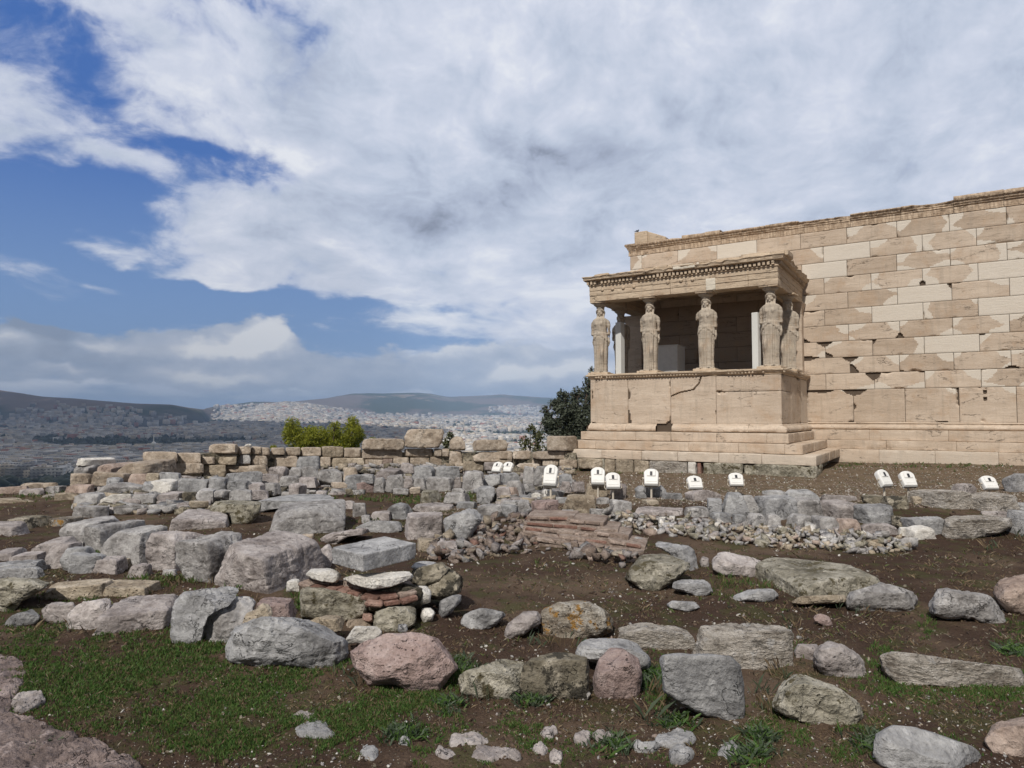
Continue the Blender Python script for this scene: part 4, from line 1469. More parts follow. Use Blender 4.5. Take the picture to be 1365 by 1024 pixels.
# ------------------------------------------------------------------ floodlights
def make_floodlights():
    e = empty('floodlight')
    # housing: a flat white box tilted up at the temple, with a rounded hood at the back
    Mt = Matrix.Translation((0, 0, 0.42)) @ Matrix.Rotation(R(57), 4, 'X')
    mb = MB()
    seg = 14
    out = [(-0.155, -0.16), (0.155, -0.16), (0.17, 0.10)]+[(0.17*math.cos(a), 0.10+0.11*math.sin(a)) for a in np.linspace(0.15, math.pi-0.15, seg)]+[(-0.17, 0.10)]
    v, f = [], []
    for z, s in ((-0.055, 0.96), (-0.05, 1.0), (0.02, 1.0), (0.045, 0.96), (0.055, 0.88)):
        for (x, y) in out:
            v.append((x*s, y*s, z))
    n = len(out)
    for i in range(4):
        for k in range(n):
            f.append((i*n+k, i*n+(k+1) % n, (i+1)*n+(k+1) % n, (i+1)*n+k))
    f.append(tuple(range(n))[::-1])
    f.append(tuple(4*n+k for k in range(n)))
    v = np.array(v)@np.array(Mt.to_3x3()).T+np.array(Mt.translation)
    mb.add(v, f)
    h = mb.build('housing', M['white_metal'], e)
    mb = MB()       # raised hood and ribs on the back
    hv = []
    mb.box(-0.10, 0.10, 0.02, 0.16, 0.052, 0.075, bev=0.01, M=Mt)
    mb.build('hood', M['white_metal'], e)
    mb = MB()
    mb.box(-0.12, 0.12, -0.10, -0.085, 0.052, 0.062, bev=0.003, M=Mt)
    mb.build('rib', M['white_metal'], e)
    mb = MB()
    mb.box(-0.028, 0.028, 0.03, 0.12, 0.072, 0.085, bev=0.004, M=Mt)
    mb.build('latch', M['black'], e)
    mb = MB()
    mb.box(-0.15, 0.15, -0.157, -0.02, -0.066, -0.052, bev=0.004, M=Mt)
    mb.box(-0.15, 0.15, -0.175, -0.158, -0.06, 0.03, bev=0.004, M=Mt)
    mb.build('front_frame', M['grey_metal'], e)
    mb = MB()
    mb.tube([(-0.19, 0, 0.42), (-0.195, 0.0, 0.30), (-0.17, 0, 0.265), (0, 0, 0.255), (0.17, 0, 0.265), (0.195, 0, 0.30), (0.19, 0, 0.42)], 0.011, 8)
    mb.tube([(-0.20, 0, 0.42), (-0.15, 0, 0.42)], 0.018, 8)
    mb.tube([(0.15, 0, 0.42), (0.20, 0, 0.42)], 0.018, 8)
    mb.build('bracket', M['post_metal'], e)
    mb = MB()
    mb.tube([(0, 0, 0.26), (0, 0, 0.0)], 0.024, 10)
    mb.build('post', M['post_metal'], e)
    mb = MB()
    mb.box(-0.10, 0.10, -0.08, 0.08, -0.06, 0.025, bev=0.01)
    mb.build('base_plate', M['mortar'], e)
    spots = [  # px, y of base, y of top, turn, label
        (734, 672, 622, -20, 'white floodlight tilted strongly, leftmost of those in front of the porch'),
        (797, 664, 625, -8, 'white floodlight, left one of the close pair before the porch corner'),
        (817, 672, 632, -2, 'white floodlight, right one of the close pair before the porch corner'),
        (868, 671, 627, -12, 'white floodlight on a small stone block, right of the close pair'),
        (926, 676, 636, 4, 'white floodlight facing the middle of the porch steps'),
        (981, 662, 632, -6, 'white floodlight just above the grey boulder row near the porch right end'),
        (1178, 674, 628, 22, 'white floodlight with crooked post, left one of the pair before the long wall'),
        (1210, 684, 630, 4, 'white floodlight with straight post, right one of the pair before the long wall'),
        (1318, 684, 636, 0, 'white floodlight alone in front of a pitted block, far right'),
        (663, 640, 617, -35, 'small white floodlight on the rubble beyond, left one of two leaning together'),
        (677, 640, 617, -30, 'small white floodlight on the rubble beyond, right one of two leaning together')]
    for i, (px, yb, yt, turn, lab) in enumerate(spots):
        o = e if i == 0 else copy_tree(e)
        d = 12.6 if i < 9 else 15.5
        if i < 9:
            v = ray(px, yb)
            v = v/(v@FW0)
            d = max(12.2, min(14.5, hit_ground(px, yb)))
        top = at_depth(px, yt, d)
        gz = ground_z(top[0], top[1])[0]
        h = top[2]-(gz if i < 9 else at_depth(px, yb, d)[2])
        s = max(0.6, min(1.25, h/0.585))
        w = (0.25 if i < 9 else 0.23)/0.34
        o.location = (top[0], top[1], top[2]-0.585*s)
        o.scale = (w*1.05, w*1.05, s)
        o.rotation_euler = (0, 0, HEAD+R(turn))
        tag(o, lab, 'floodlight', 'floodlights aimed at the temple')


make_floodlights()


# ------------------------------------------------------------------ stones
def cube_dirs(N):
    """(a, b, c) unit directions on a cube sphere with shared-looking seams, plus quads"""
    g = np.tan(np.linspace(-math.pi/4, math.pi/4, N+1))
    key, V, Fc = {}, [], []
    for k in range(3):
        a, b = (k+1) % 3, (k+2) % 3
        for sgn in (-1, 1):
            ix = np.zeros((N+1, N+1), int)
            for i in range(N+1):
                for j in range(N+1):
                    p = [0.0]*3
                    p[a], p[b], p[k] = g[i], g[j], float(sgn)
                    q = tuple(round(x, 5) for x in p)
                    if q not in key:
                        key[q] = len(V)
                        V.append(p)
                    ix[i, j] = key[q]
            q = np.stack([ix[:-1, :-1].ravel(), ix[1:, :-1].ravel(), ix[1:, 1:].ravel(), ix[:-1, 1:].ravel()], 1)
            Fc.append(q if sgn > 0 else q[:, ::-1])
    V = np.array(V)
    V /= np.linalg.norm(V, axis=1, keepdims=True)
    return V, np.concatenate(Fc)


_CD = {}


def dirs(N):
    if N not in _CD:
        _CD[N] = cube_dirs(N)
    return _CD[N]


CROP = {'A': (0, 570), 'B': (330, 570), 'C': (670, 590), 'D': (1015, 590), 'E': (0, 764), 'F': (330, 764), 'G': (670, 764), 'H': (1015, 764)}
SEED = [100]


def tr(c, x, y):
    o = CROP[c]
    return o[0]+x/3.9, o[1]+y/3.9


def polar(poly, cx, cy, n=240, smooth=2.0):
    th = np.linspace(-math.pi, math.pi, n, endpoint=False)
    r = np.zeros(n)
    P = np.array(poly, float)-[cx, cy]
    m = len(P)
    for i, t in enumerate(th):
        d = np.array([math.cos(t), math.sin(t)])
        best = 0
        for k in range(m):
            a, b = P[k], P[(k+1) % m]
            e = b-a
            den = d[0]*e[1]-d[1]*e[0]
            if abs(den) < 1e-9:
                continue
            s = (a[0]*e[1]-a[1]*e[0])/den
            u = (a[0]*d[1]-a[1]*d[0])/den
            if s > 0 and -1e-6 <= u <= 1+1e-6:
                best = max(best, s)
        r[i] = best or 1.0
    k = np.exp(-0.5*(np.arange(-8, 9)/smooth)**2)
    k /= k.sum()
    rr = np.concatenate([r[-8:], r, r[:8]])
    return th, np.convolve(rr, k, 'valid')


def rock(poly, mat, yf=None, d=None, label=None, group=None, parent=None, name='stone_block', p=None, rough=1.0, ed=None, t=None, sink=0.07, tilt=0.0, cat='stone', smooth=1.1, facets=16, res=None, tmax=2.0):
    SEED[0] += 1
    sd = SEED[0]
    rn = np.random.RandomState(sd)
    P = np.array(poly, float)
    x0, y0 = P.min(0)
    x1, y1 = P.max(0)
    cx, cy = (x0+x1)/2, (y0+y1)/2
    hg = hit_ground(cx, y1) if parent is None else 99
    d = hg if d is None else min(d, hg)
    w = (x1-x0)/910*d
    h = (y1-y0)/910*d
    hz = None
    if yf is not None:
        hz = at_depth(cx, yf, d)[2]
        if t is None:
            t = d*((yf-555)/max(6, (y0-555))-1) if y0 > 562 else 0.7*w
            t = min(max(t, 0.25*min(w, h)), tmax*max(w, h))
    if t is None:
        t = 0.75*min(w, h*1.5)
    pw = (p*1.4 if p else None) or (9.0 if yf is not None else 5.0)
    pxw = max(x1-x0, y1-y0)
    N = res or int(min(56, max(8, pxw/2.6)))
    D, Fc = dirs(N)
    a, b, c = D[:, 0], D[:, 1], D[:, 2]
    rho = np.hypot(a, b)
    s = (rho**pw+np.abs(c)**pw)**(-1/pw)
    th, rr = polar(P, cx, cy, smooth=smooth)
    ang = np.arctan2(b, a)
    Rr = np.interp(ang, np.append(th, math.pi), np.append(rr, rr[0]))
    px = cx+np.cos(ang)*Rr*s*rho
    py = cy+np.sin(ang)*Rr*s*rho
    dep = d+t*(s*c+1)/2
    if ed is not None:
        xe, kl, kr = ed
        m = (px-xe)/910*d
        dep = dep+np.where(m < 0, -m*kl, m*kr)*(1-(s*c+1)/2*0.6)
    # frustum to world, bottoms pushed into the earth
    V = np.zeros((len(px), 3))
    kk = ray(0, 0)
    vv = FW[None, :]+RT[None, :]*((px-682.5)/F)[:, None]-UP[None, :]*((py-512)/F)[:, None]
    vv = vv/(vv@FW0)[:, None]
    V = vv*dep[:, None]
    low = np.clip((py-cy)/(y1-cy), 0, 1)
    V[:, 2] -= sink*low**3*min(1.0, h*2+0.1)
    C = V.mean(0)
    if hz is not None:
        top = hz+tilt*(dep-d)
        V[:, 2] = np.where(V[:, 2] > top, top+(V[:, 2]-top)*0.06, V[:, 2])
    # broken facets
    for k in range(facets):
        n = rn.normal(size=3)
        n[2] = abs(n[2])*(0.5 if yf is not None else 0.9)
        n /= np.linalg.norm(n)
        q = (V-C)@n
        lim = q.max()*(rn.uniform(0.74, 0.94) if max(abs(n@FW0), n[2]) > 0.75 else rn.uniform(0.88, 0.98))
        V = V-np.outer(np.clip(q-lim, 0, None)*0.98, n)
    for k in range(facets*2):
        n = rn.normal(size=3)
        n /= np.linalg.norm(n)
        q = (V-C)@n
        lim = q.max()*rn.uniform(0.94, 0.99)
        V = V-np.outer(np.clip(q-lim, 0, None), n)
    nr = V-C
    nr /= np.linalg.norm(nr, axis=1, keepdims=True)+1e-9
    L = max(0.12, min(w, h*1.6))
    a1 = 0.028*L*rough
    V = V+nr*(a1*fbm((V-C)/L*2.2+sd, 4, sd % 97, 0.55))[:, None]
    rg = fbm((V-C)/L*3.5+sd*2, 3, sd % 89, 0.5, ridge=True)
    V = V-nr*(0.060*L*rough*np.clip(rg-0.30, 0, 1))[:, None]
    st = fbm((V-C)*np.array([1.2, 1.2, 6.0])/L*1.6+sd, 3, sd % 71, 0.6)
    V = V+nr*(0.030*L*rough*np.round(st*3)/3)[:, None]
    if N > 18:
        V = V+nr*(0.010*rough*fbm((V-C)*15+sd, 4, 7, 0.6))[:, None]
    o = link(name, V-C, Fc, M[mat], smooth=True)
    o.location = C
    if parent is not None:
        o.parent = parent
        o.matrix_parent_inverse = Matrix.Translation(-parent.location)
    elif label:
        tag(o, label, cat, group)
    return o


def flat_rock(poly, mat, h, label, group=None, seed=None, rough=1.0, name='flat_stone'):
    """low slab whose outline lies on the ground"""
    SEED[0] += 1
    sd = SEED[0]
    rn = np.random.RandomState(sd)
    W = []
    for (a, b) in poly:
        b = min(b, 1090)
        W.append(at_depth(a, b, hit_ground(a, b))[:2])
    W = np.array(W)
    c = (W.min(0)+W.max(0))/2
    pxw = np.ptp(np.array(poly)[:, 0])
    N = int(min(52, max(12, pxw/2.2)))
    D, Fc = dirs(N)
    th, rr = polar(W, c[0], c[1], smooth=4.0)
    ang = np.arctan2(D[:, 1], D[:, 0])
    rho = np.hypot(D[:, 0], D[:, 1])
    s = (rho**3.2+np.abs(D[:, 2])**3.2)**(-1/3.2)
    Rr = np.interp(ang, np.append(th, math.pi), np.append(rr, rr[0]))
    x = c[0]+np.cos(ang)*Rr*s*rho
    y = c[1]+np.sin(ang)*Rr*s*rho
    L = Rr.mean()
    P = np.stack([x, y, x*0], 1)
    gz = ground_z(x, y, False)
    k = np.clip(D[:, 2]*s, -1, 1)
    z = gz+k*h*(1+0.55*fbm(P/L*1.3+sd, 3, sd % 91))-0.01
    n = fbm(P/L*3+sd, 4, sd % 77, 0.6)
    rg = fbm(P/L*2.3+sd*2, 3, sd % 63, 0.5, ridge=True)
    z = z+h*rough*(0.35*np.round(n*4)/4-0.5*np.clip(rg-0.35, 0, 1))*(k > 0)
    z = z+0.008*rough*fbm(P*22, 3, 5)
    V = np.stack([x, y, z], 1)
    C = V.mean(0)
    o = link(name, V-C, Fc, M[mat], smooth=True)
    o.location = C
    tag(o, label, 'stone', group)
    return o


def bpoly(x0, y0, x1, y1, jit=0.20, seed=0, sq=0.13):
    rn = random.Random(seed)
    w, h = x1-x0, y1-y0
    c = lambda: sq*rn.uniform(0.3, 1.8)
    q = lambda: rn.uniform(0, jit)
    return [(x0+w*c(), y0+h*q()*0.6), (x0+w*0.5, y0), (x1-w*c(), y0+h*q()), (x1-w*q()*0.4, y0+h*c()*1.6), (x1, y0+h*0.55), (x1-w*q()*0.5, y1-h*c()),
            (x1-w*c(), y1-h*q()*0.4), (x0+w*0.5, y1), (x0+w*c(), y1-h*q()*0.4), (x0+w*q()*0.5, y1-h*c()), (x0, y0+h*0.5), (x0+w*q()*0.4, y0+h*c()*1.6)]


def ablock(x0, y0, x1, y1, mat, yf=None, d=None, label=None, group=None, name='stone_block', cat='stone', t=None, rough=1.0, yaw=None, sink=0.07, tilt=None, **kw):
    """squared, broken block: a convex polyhedron with cut corners, turned a little, its worn faces chipped"""
    SEED[0] += 1
    sd = SEED[0]
    rn = np.random.RandomState(sd)
    cx = (x0+x1)/2
    hg = hit_ground(cx, y1)
    d = hg if d is None else min(d, hg)
    w = (x1-x0)/910*d
    zb = at_depth(cx, y1, d)[2]-sink*min(1, w*1.5)
    if yf is not None:
        zt = at_depth(cx, yf, d)[2]
        t = t or d*((yf-555)/max(6, (y0-555))-1)
        t = min(max(t, 0.3*w), 1.8*w)
    else:
        t = t or rn.uniform(0.55, 0.95)*min(w, 1.6*(y1-y0)/910*d+0.05)
        zt = at_depth(cx, y0, d+0.55*t)[2]
    if yaw is None:
        yaw = rn.uniform(-0.38, 0.38)
    hx = w/2*0.96/(math.cos(yaw)+(t/w)*abs(math.sin(yaw))*0.8)
    hy = t/2
    hz = max(0.02, (zt-zb)/2)
    cen = at_depth(cx, (y0+y1)/2, d+t/2)
    cen[2] = (zt+zb)/2
    a = HEAD+yaw
    ex, ey = np.array([math.cos(a), math.sin(a), 0]), np.array([-math.sin(a), math.cos(a), 0])
    ez = np.array([0, 0, 1.0])
    pl = []
    for n, h in ((ex, hx), (-ex, hx), (ey, hy), (-ey, hy)):
        m = n+rn.normal(0, 0.10, 3)+ez*rn.uniform(-0.05, 0.22)
        pl.append((m/np.linalg.norm(m), h))
    m = ez+rn.normal(0, 0.05 if tilt is None else tilt, 3)*[1, 1, 0]
    pl.append((m/np.linalg.norm(m), hz))
    pl.append((-ez, hz))
    H = np.array([hx, hy, hz])
    for k in range(rn.randint(5, 10)):
        sg = rn.choice([-1, 1], 3)*rn.uniform(0.25, 1.0, 3)/H
        sg[rn.randint(3)] *= rn.choice([0.0, 0.3, 1.0])
        sg[2] = abs(sg[2]) if rn.uniform() < 0.75 else sg[2]
        n = ex*sg[0]+ey*sg[1]+ez*sg[2]
        ln = np.linalg.norm(n)
        n = n/ln
        sup = abs(n@ex)*hx+abs(n@ey)*hy+abs(n@ez)*hz
        pl.append((n, sup*rn.uniform(0.68, 0.93)))
    pxw = max(x1-x0, y1-y0)
    N = int(min(46, max(9, pxw/2.4)))
    D, Fc = dirs(N)
    # directions stretched to the block so that its long faces get enough vertices
    D = (D[:, :1]*ex*hx+D[:, 1:2]*ey*hy+D[:, 2:]*ez*hz)
    D = D/np.linalg.norm(D, axis=1, keepdims=True)
    acc = 0
    p = 32.0
    for n, h in pl:
        acc = acc+np.maximum(D@n/h, 1e-6)**p
    V = D*(acc**(-1/p))[:, None]
    L = max(0.06, min(w, 2*hz, t))
    nz = fbm(V/L*2.2+sd, 4, sd % 97, 0.55)
    rg = fbm(V/L*3.1+sd*2, 3, sd % 89, 0.5, ridge=True)
    V = V+D*((0.030*nz-0.075*np.clip(rg-0.40, 0, 1)+0.020*np.round(fbm(V*np.array([1, 1, 4])/L*1.5+sd, 2, 5)*3)/3)*L*rough)[:, None]
    if N > 16:
        V = V+D*(0.012*rough*fbm(V*16+sd, 4, 7, 0.6))[:, None]
    o = link(name, V, Fc, M[mat], smooth=True)
    o.location = cen
    if label:
        tag(o, label, cat, group)
    return o


TONE = {'g': 'grey', 'k': 'pinkish grey', 'p': 'pink', 'b': 'beige', 's': 'warm beige', 'h': 'pitted pale', 'w': 'white', 'l': 'dark lichened', 'o': 'orange lichened', 'r': 'reddish', 'u': 'blue grey', 'y': 'greenish lichened'}
ORD = ['leftmost', 'second from left', 'third from left', 'fourth from left', 'fifth from left', 'sixth from left', 'seventh from left', 'eighth from left', 'ninth from left', 'tenth from left',
       'eleventh from left', 'twelfth from left', 'thirteenth from left', 'fourteenth from left', 'fifteenth from left', 'sixteenth from left', 'seventeenth from left', 'eighteenth from left']


def row(crop, where, mat, d, items, group=None, **kw):
    """a row of stones: items (x0, y0, x1, y1[, {options}]) in a crop's pixels"""
    items = sorted(items, key=lambda i: i[0]+i[2])
    for k, it in enumerate(items):
        op = dict(kw)
        if len(it) > 4:
            op.update(it[4])
        mt = op.pop('mat', mat)
        lb = op.pop('label', None)
        c = op.pop('crop', crop)
        a, b = tr(c, it[0], it[1])
        e, f = tr(c, it[2], it[3])
        yf = op.pop('yf', None)
        if yf is not None:
            yf = tr(c, 0, yf)[1]
        dd = op.pop('d', d)
        wd, hg = e-a, f-b
        if lb is None:
            shape = 'long' if wd > 2.4*hg else 'upright' if hg > 1.05*wd else 'squarish' if wd < 1.35*hg else 'oblong'
            lb = f'{shape} {TONE[mt]} stone, {ORD[k]} {where}'
        irr = op.pop('irr', False)
        if irr:
            rn = random.Random(SEED[0])
            pl = []
            for i in range(11):
                t_ = 2*math.pi*i/11
                k_ = rn.uniform(0.72, 1.15)
                pl.append(((a+e)/2+math.cos(t_)*wd/2*k_, (b+f)/2+math.sin(t_)*hg/2*k_))
        if irr:
            flat_rock(pl, mt, 0.035, lb, group, rough=0.7)
            continue
        ablock(a, b, e, f, mt, yf=yf, d=dd, label=lb, group=group, **op)


def outl(crop, pts, mat, label, yf=None, **kw):
    P = [tr(crop, *q) for q in pts]
    if yf is not None:
        yf = tr(crop, 0, yf)[1]
    ed = kw.pop('ed', None)
    if ed:
        ed = (tr(crop, ed[0], 0)[0], ed[1], ed[2])
    return rock(P, mat, yf=yf, label=label, ed=ed, **kw)


def bl(crop, x0, y0, x1, y1, mat, label, yf=None, **k):
    a, b = tr(crop, x0, y0)
    e, f = tr(crop, x1, y1)
    if yf is not None:
        yf = tr(crop, 0, yf)[1]
    return ablock(a, b, e, f, mat, yf=yf, label=label, **k)


# --- foreground stones, one by one
outl('E', [(-130, 40), (60, 30), (300, 30), (215, 90), (110, 150), (60, 205), (10, 200), (-60, 150)], 'y', 'rough lichened slab leaning at the far left edge', t=0.5)
outl('E', [(10, 265), (70, 215), (180, 185), (212, 225), (190, 262), (80, 278)], 'u', 'low grey stone at the far left end of the front boulder row')
outl('E', [(218, 190), (265, 148), (415, 145), (405, 175), (370, 235), (300, 265), (225, 240)], 'k', 'small pinkish boulder, second in the front row from left', yf=165)
outl('E', [(345, 230), (375, 175), (440, 130), (540, 118), (575, 140), (580, 210), (560, 280), (520, 308), (400, 300), (345, 275)], 'k', 'rounded grey pink boulder, third in the front row from left')
bl('E', 575, 95, 940, 322, 'k', 'wide flat-topped pinkish block in the front boulder row', yf=190, yaw=0.12)
outl('E', [(905, 150), (960, 100), (1100, 72), (1190, 68), (1260, 85), (1150, 130), (1060, 200), (1040, 300), (1045, 370), (960, 390), (882, 385), (890, 280)], 'u', 'tall blue grey boulder with long sloping top, front row', t=0.5, p=4)
outl('E', [(1045, 220), (1085, 170), (1160, 125), (1300, 120), (1330, 150), (1320, 230), (1270, 330), (1180, 385), (1080, 380), (1038, 320)], 'g', 'cracked pale grey boulder beside the tall blue grey one', t=0.45)
outl('E', [(1300, 230), (1365, 140), (1400, 150), (1420, 210), (1370, 300), (1310, 330)], 'b', 'small rough beige stone squeezed between two front boulders', d=4.9)
outl('F', [(-125, 400), (-100, 330), (-40, 250), (100, 232), (330, 240), (400, 270), (510, 320), (535, 400), (480, 480), (420, 525), (300, 490), (60, 480), (-100, 465)], 'u', 'largest blue grey boulder with a pale broken face, front row middle', t=0.6, p=3.4)
outl('F', [(525, 400), (560, 340), (720, 310), (860, 308), (1000, 345), (1050, 400), (1098, 490), (1050, 540), (1010, 610), (930, 640), (830, 600), (740, 570), (630, 575), (560, 500)], 'p', 'big rounded pink conglomerate boulder in the grass', t=0.6, p=3.2, rough=0.7)
outl('F', [(1090, 560), (1120, 510), (1230, 465), (1365, 440), (1440, 432), (1440, 500), (1420, 640), (1365, 650), (1180, 665), (1100, 620)], 'y', 'greenish grey low boulder right of the pink boulder', t=0.4)
bl('G', 85, 425, 450, 655, 'l', 'dark mossy block between the greenish boulder and the pink upright stone', yf=455, yaw=-0.1)
outl('G', [(365, 400), (420, 345), (530, 328), (680, 350), (770, 440), (770, 480), (600, 470), (480, 450), (370, 430)], 'u', 'flat blue grey slab lying behind the pink upright stone', yf=400, d=4.55, tmax=1)
outl('G', [(470, 560), (500, 440), (560, 385), (640, 395), (705, 440), (725, 520), (720, 600), (700, 650), (480, 645)], 'p', 'upright pinkish stone with flat face in the front row', t=0.35, p=5, rough=0.6)
outl('G', [(405, 625), (430, 602), (460, 625), (440, 658), (408, 660)], 'w', 'small pale stone at the foot of the dark mossy block', t=0.08)
outl('G', [(808, 430), (900, 418), (1100, 425), (1190, 435), (1235, 480), (1255, 600), (1262, 720), (1230, 778), (1160, 740), (1040, 720), (940, 680), (835, 620), (830, 520)], 'u', 'large flat grey slab standing on edge with dark chips', yf=432, t=0.22, p=8, rough=0.45, facets=3)
outl('G', [(-10, 340), (30, 260), (110, 200), (200, 196), (200, 260), (110, 320), (0, 345)], 'k', 'pointed pinkish grey stone left of the orange lichened rock', t=0.35)
outl('G', [(190, 250), (200, 190), (300, 150), (440, 148), (530, 190), (580, 240), (575, 290), (500, 325), (300, 335), (200, 330)], 'o', 'rock crusted with orange and white lichen', t=0.5)
bl('G', 595, 262, 992, 385, 'h', 'long pitted slab behind the flat grey slab', yf=300, yaw=-0.12)
bl('G', 1000, 250, 1500, 490, 'h', 'big pitted pale block with eroded top', yf=315, yaw=-0.16, rough=1.3)
outl('F', [(1105, 260), (1130, 215), (1210, 180), (1330, 188), (1345, 215), (1290, 270), (1210, 300), (1130, 285)], 'u', 'small blue grey boulder right of the brick masonry stub', t=0.3)
outl('H', [(165, 405), (190, 368), (290, 370), (300, 410), (270, 455), (185, 452)], 'k', 'small purple grey stone beside the big pitted block', t=0.25)
outl('H', [(270, 470), (275, 400), (345, 355), (430, 375), (510, 430), (550, 480), (540, 560), (440, 558), (330, 530)], 'k', 'tilted two-toned boulder, right of the big pitted block', t=0.35)
outl('H', [(605, 415), (640, 402), (800, 420), (1000, 450), (1200, 478), (1400, 500), (1420, 600), (1300, 608), (1100, 600), (950, 580), (700, 575), (640, 520)], 'h', 'very long low pitted block at the right edge', yf=440, t=0.4)
outl('H', [(55, 640), (100, 560), (150, 508), (300, 560), (420, 610), (510, 670), (540, 740), (500, 800), (340, 828), (200, 780), (60, 710)], 'y', 'broken tilted boulder with brick stain and moss hollow', t=0.45)
outl('H', [(555, 880), (600, 825), (680, 790), (800, 800), (950, 850), (1100, 900), (1178, 970), (1180, 1060), (1000, 1090), (760, 1060), (600, 1000), (550, 930)], 'u', 'smooth dark slate grey boulder at the bottom right', t=0.5, p=2.8, rough=0.5)
outl('H', [(1155, 870), (1200, 800), (1280, 750), (1400, 748), (1440, 900), (1400, 985), (1250, 975), (1180, 920)], 'r', 'brown pink boulder cut by the right edge at the bottom', t=0.4)
bl('D', 5, 598, 540, 800, 'y', 'broad lichen-blackened block with pale side', yf=700, yaw=0.1)
outl('D', [(155, 800), (440, 790), (440, 830), (160, 835)], 'b', 'thin pale slab under the lichen-blackened block', t=0.3, d=6.2)
outl('D', [(435, 830), (470, 760), (600, 725), (700, 745), (800, 780), (822, 830), (790, 885), (600, 880), (440, 860)], 'g', 'grey boulder with hollowed mossy middle', t=0.45)
outl('D', [(870, 830), (910, 740), (1000, 770), (1180, 790), (1230, 850), (1305, 935), (1240, 950), (1100, 915), (960, 910), (875, 885)], 'g', 'rough grey boulder sloping down to the right', t=0.45)
outl('D', [(1198, 770), (1240, 715), (1330, 670), (1460, 640), (1500, 880), (1400, 905), (1280, 870), (1230, 820)], 'r', 'big brown boulder cut by the right edge', t=0.8)
outl('D', [(265, 905), (300, 885), (350, 905), (374, 945), (330, 952), (280, 930)], 'p', 'single small pink stone lying on bare earth', t=0.12)
outl('D', [(-10, 780), (0, 760), (70, 765), (78, 810), (30, 830), (-10, 825)], 'u', 'small square grey stone at the corner of the lichened block', t=0.2)
outl('C', [(1085, 620), (1110, 575), (1160, 565), (1300, 600), (1420, 640), (1430, 700), (1300, 705), (1150, 690), (1090, 660)], 'k', 'lumpy pinkish boulder beyond the grass tufts', t=0.5)
outl('C', [(860, 740), (880, 710), (1050, 710), (1080, 740), (1098, 780), (1030, 798), (940, 772), (870, 758)], 'u', 'flat grey block low in the earth', yf=735)
outl('C', [(845, 845), (880, 822), (1000, 828), (1028, 858), (960, 876), (870, 862)], 'u', 'thin ragged grey slab flush with the earth', t=0.25)
outl('C', [(1185, 800), (1280, 765), (1400, 760), (1440, 790), (1400, 830), (1290, 822), (1200, 820)], 'u', 'low flat grey slab pointing left', t=0.3)
outl('C', [(630, 700), (680, 620), (720, 560), (850, 555), (970, 565), (985, 640), (930, 690), (800, 770), (720, 750)], 'y', 'greenish masonry block at the end of the brick wall', yf=640, t=0.6)
outl('C', [(760, 515), (860, 520), (960, 530), (1010, 570), (1022, 660), (985, 670), (970, 600), (900, 555), (780, 530)], 'u', 'thin bent grey slab behind the greenish masonry block', t=0.5, yf=545)
outl('C', [(1022, 620), (1040, 585), (1070, 600), (1075, 650), (1035, 655)], 'k', 'small round stone beside the bent grey slab', t=0.2)
outl('C', [(672, 505), (690, 485), (735, 500), (738, 520), (680, 525)], 'u', 'little grey stone above the brick courses', t=0.15)

# --- the big blocks on the left
bl('A', 383, 462, 575, 612, 'g', 'pale block at the near left end of the big block row', yf=500, yaw=-0.3)
bl('A', 522, 470, 690, 640, 'g', 'narrow block, second in the row of big blocks', yf=520, yaw=-0.32)
bl('A', 592, 512, 850, 706, 'g', 'cracked block with holes, third in the row of big blocks', yf=548, yaw=-0.3)
bl('A', 780, 524, 1040, 742, 'k', 'wide squared block, fourth in the row of big blocks', yf=562, yaw=-0.3)
bl('A', 966, 540, 1260, 815, 'g', 'tall squared grey block, fifth in the row of big blocks', yf=588, yaw=-0.32)
bl('B', -112, 555, 345, 855, 'k', 'biggest block at the right end of the big block row', yf=640, yaw=-0.34)
bl('B', 100, 365, 548, 560, 'g', 'large grey block with bright flat top behind the row', yf=425, yaw=0.3)
outl('B', [(-10, 400), (120, 365), (300, 340), (480, 334), (500, 345), (400, 365), (200, 395), (60, 410), (30, 440), (0, 455)], 'u', 'long flat grey slab behind the large bright-topped block', yf=390, t=1.4)
bl('A', 905, 430, 1205, 532, 'k', 'pink slab with dark shaded end', yf=470, yaw=0.25)
outl('A', [(1065, 435), (1110, 380), (1220, 373), (1360, 385), (1355, 440), (1300, 500), (1210, 500), (1190, 440)], 'y', 'rugged mossy beige block behind the pink slab', yf=405)
bl('B', 806, 430, 1035, 582, 'k', 'pale block with orange stain above the masonry stub', yf=462, yaw=0.2)
outl('B', [(1015, 480), (1050, 450), (1150, 420), (1218, 425), (1215, 490), (1160, 570), (1080, 602), (1030, 560)], 'u', 'wedge of blue grey rock pointing down, above the rubble slope', t=0.6)
outl('B', [(850, 430), (880, 395), (1000, 388), (1085, 392), (1080, 430), (1020, 445)], 'k', 'low pinkish slab behind the orange stained block', yf=415)
outl('B', [(318, 720), (350, 660), (420, 600), (450, 640), (435, 720), (340, 742)], 'k', 'broken grey pink stone wedged behind the marble slab', t=0.5)
outl('B', [(365, 570), (450, 545), (620, 520), (640, 545), (520, 570), (450, 610), (390, 600)], 'k', 'ragged pinkish rubble stone behind the marble slab', t=0.6, rough=1.6)
outl('B', [(560, 520), (640, 485), (800, 485), (805, 540), (700, 555), (580, 548)], 'u', 'flat mossy grey slab on the ground behind the marble slab', t=0.6)

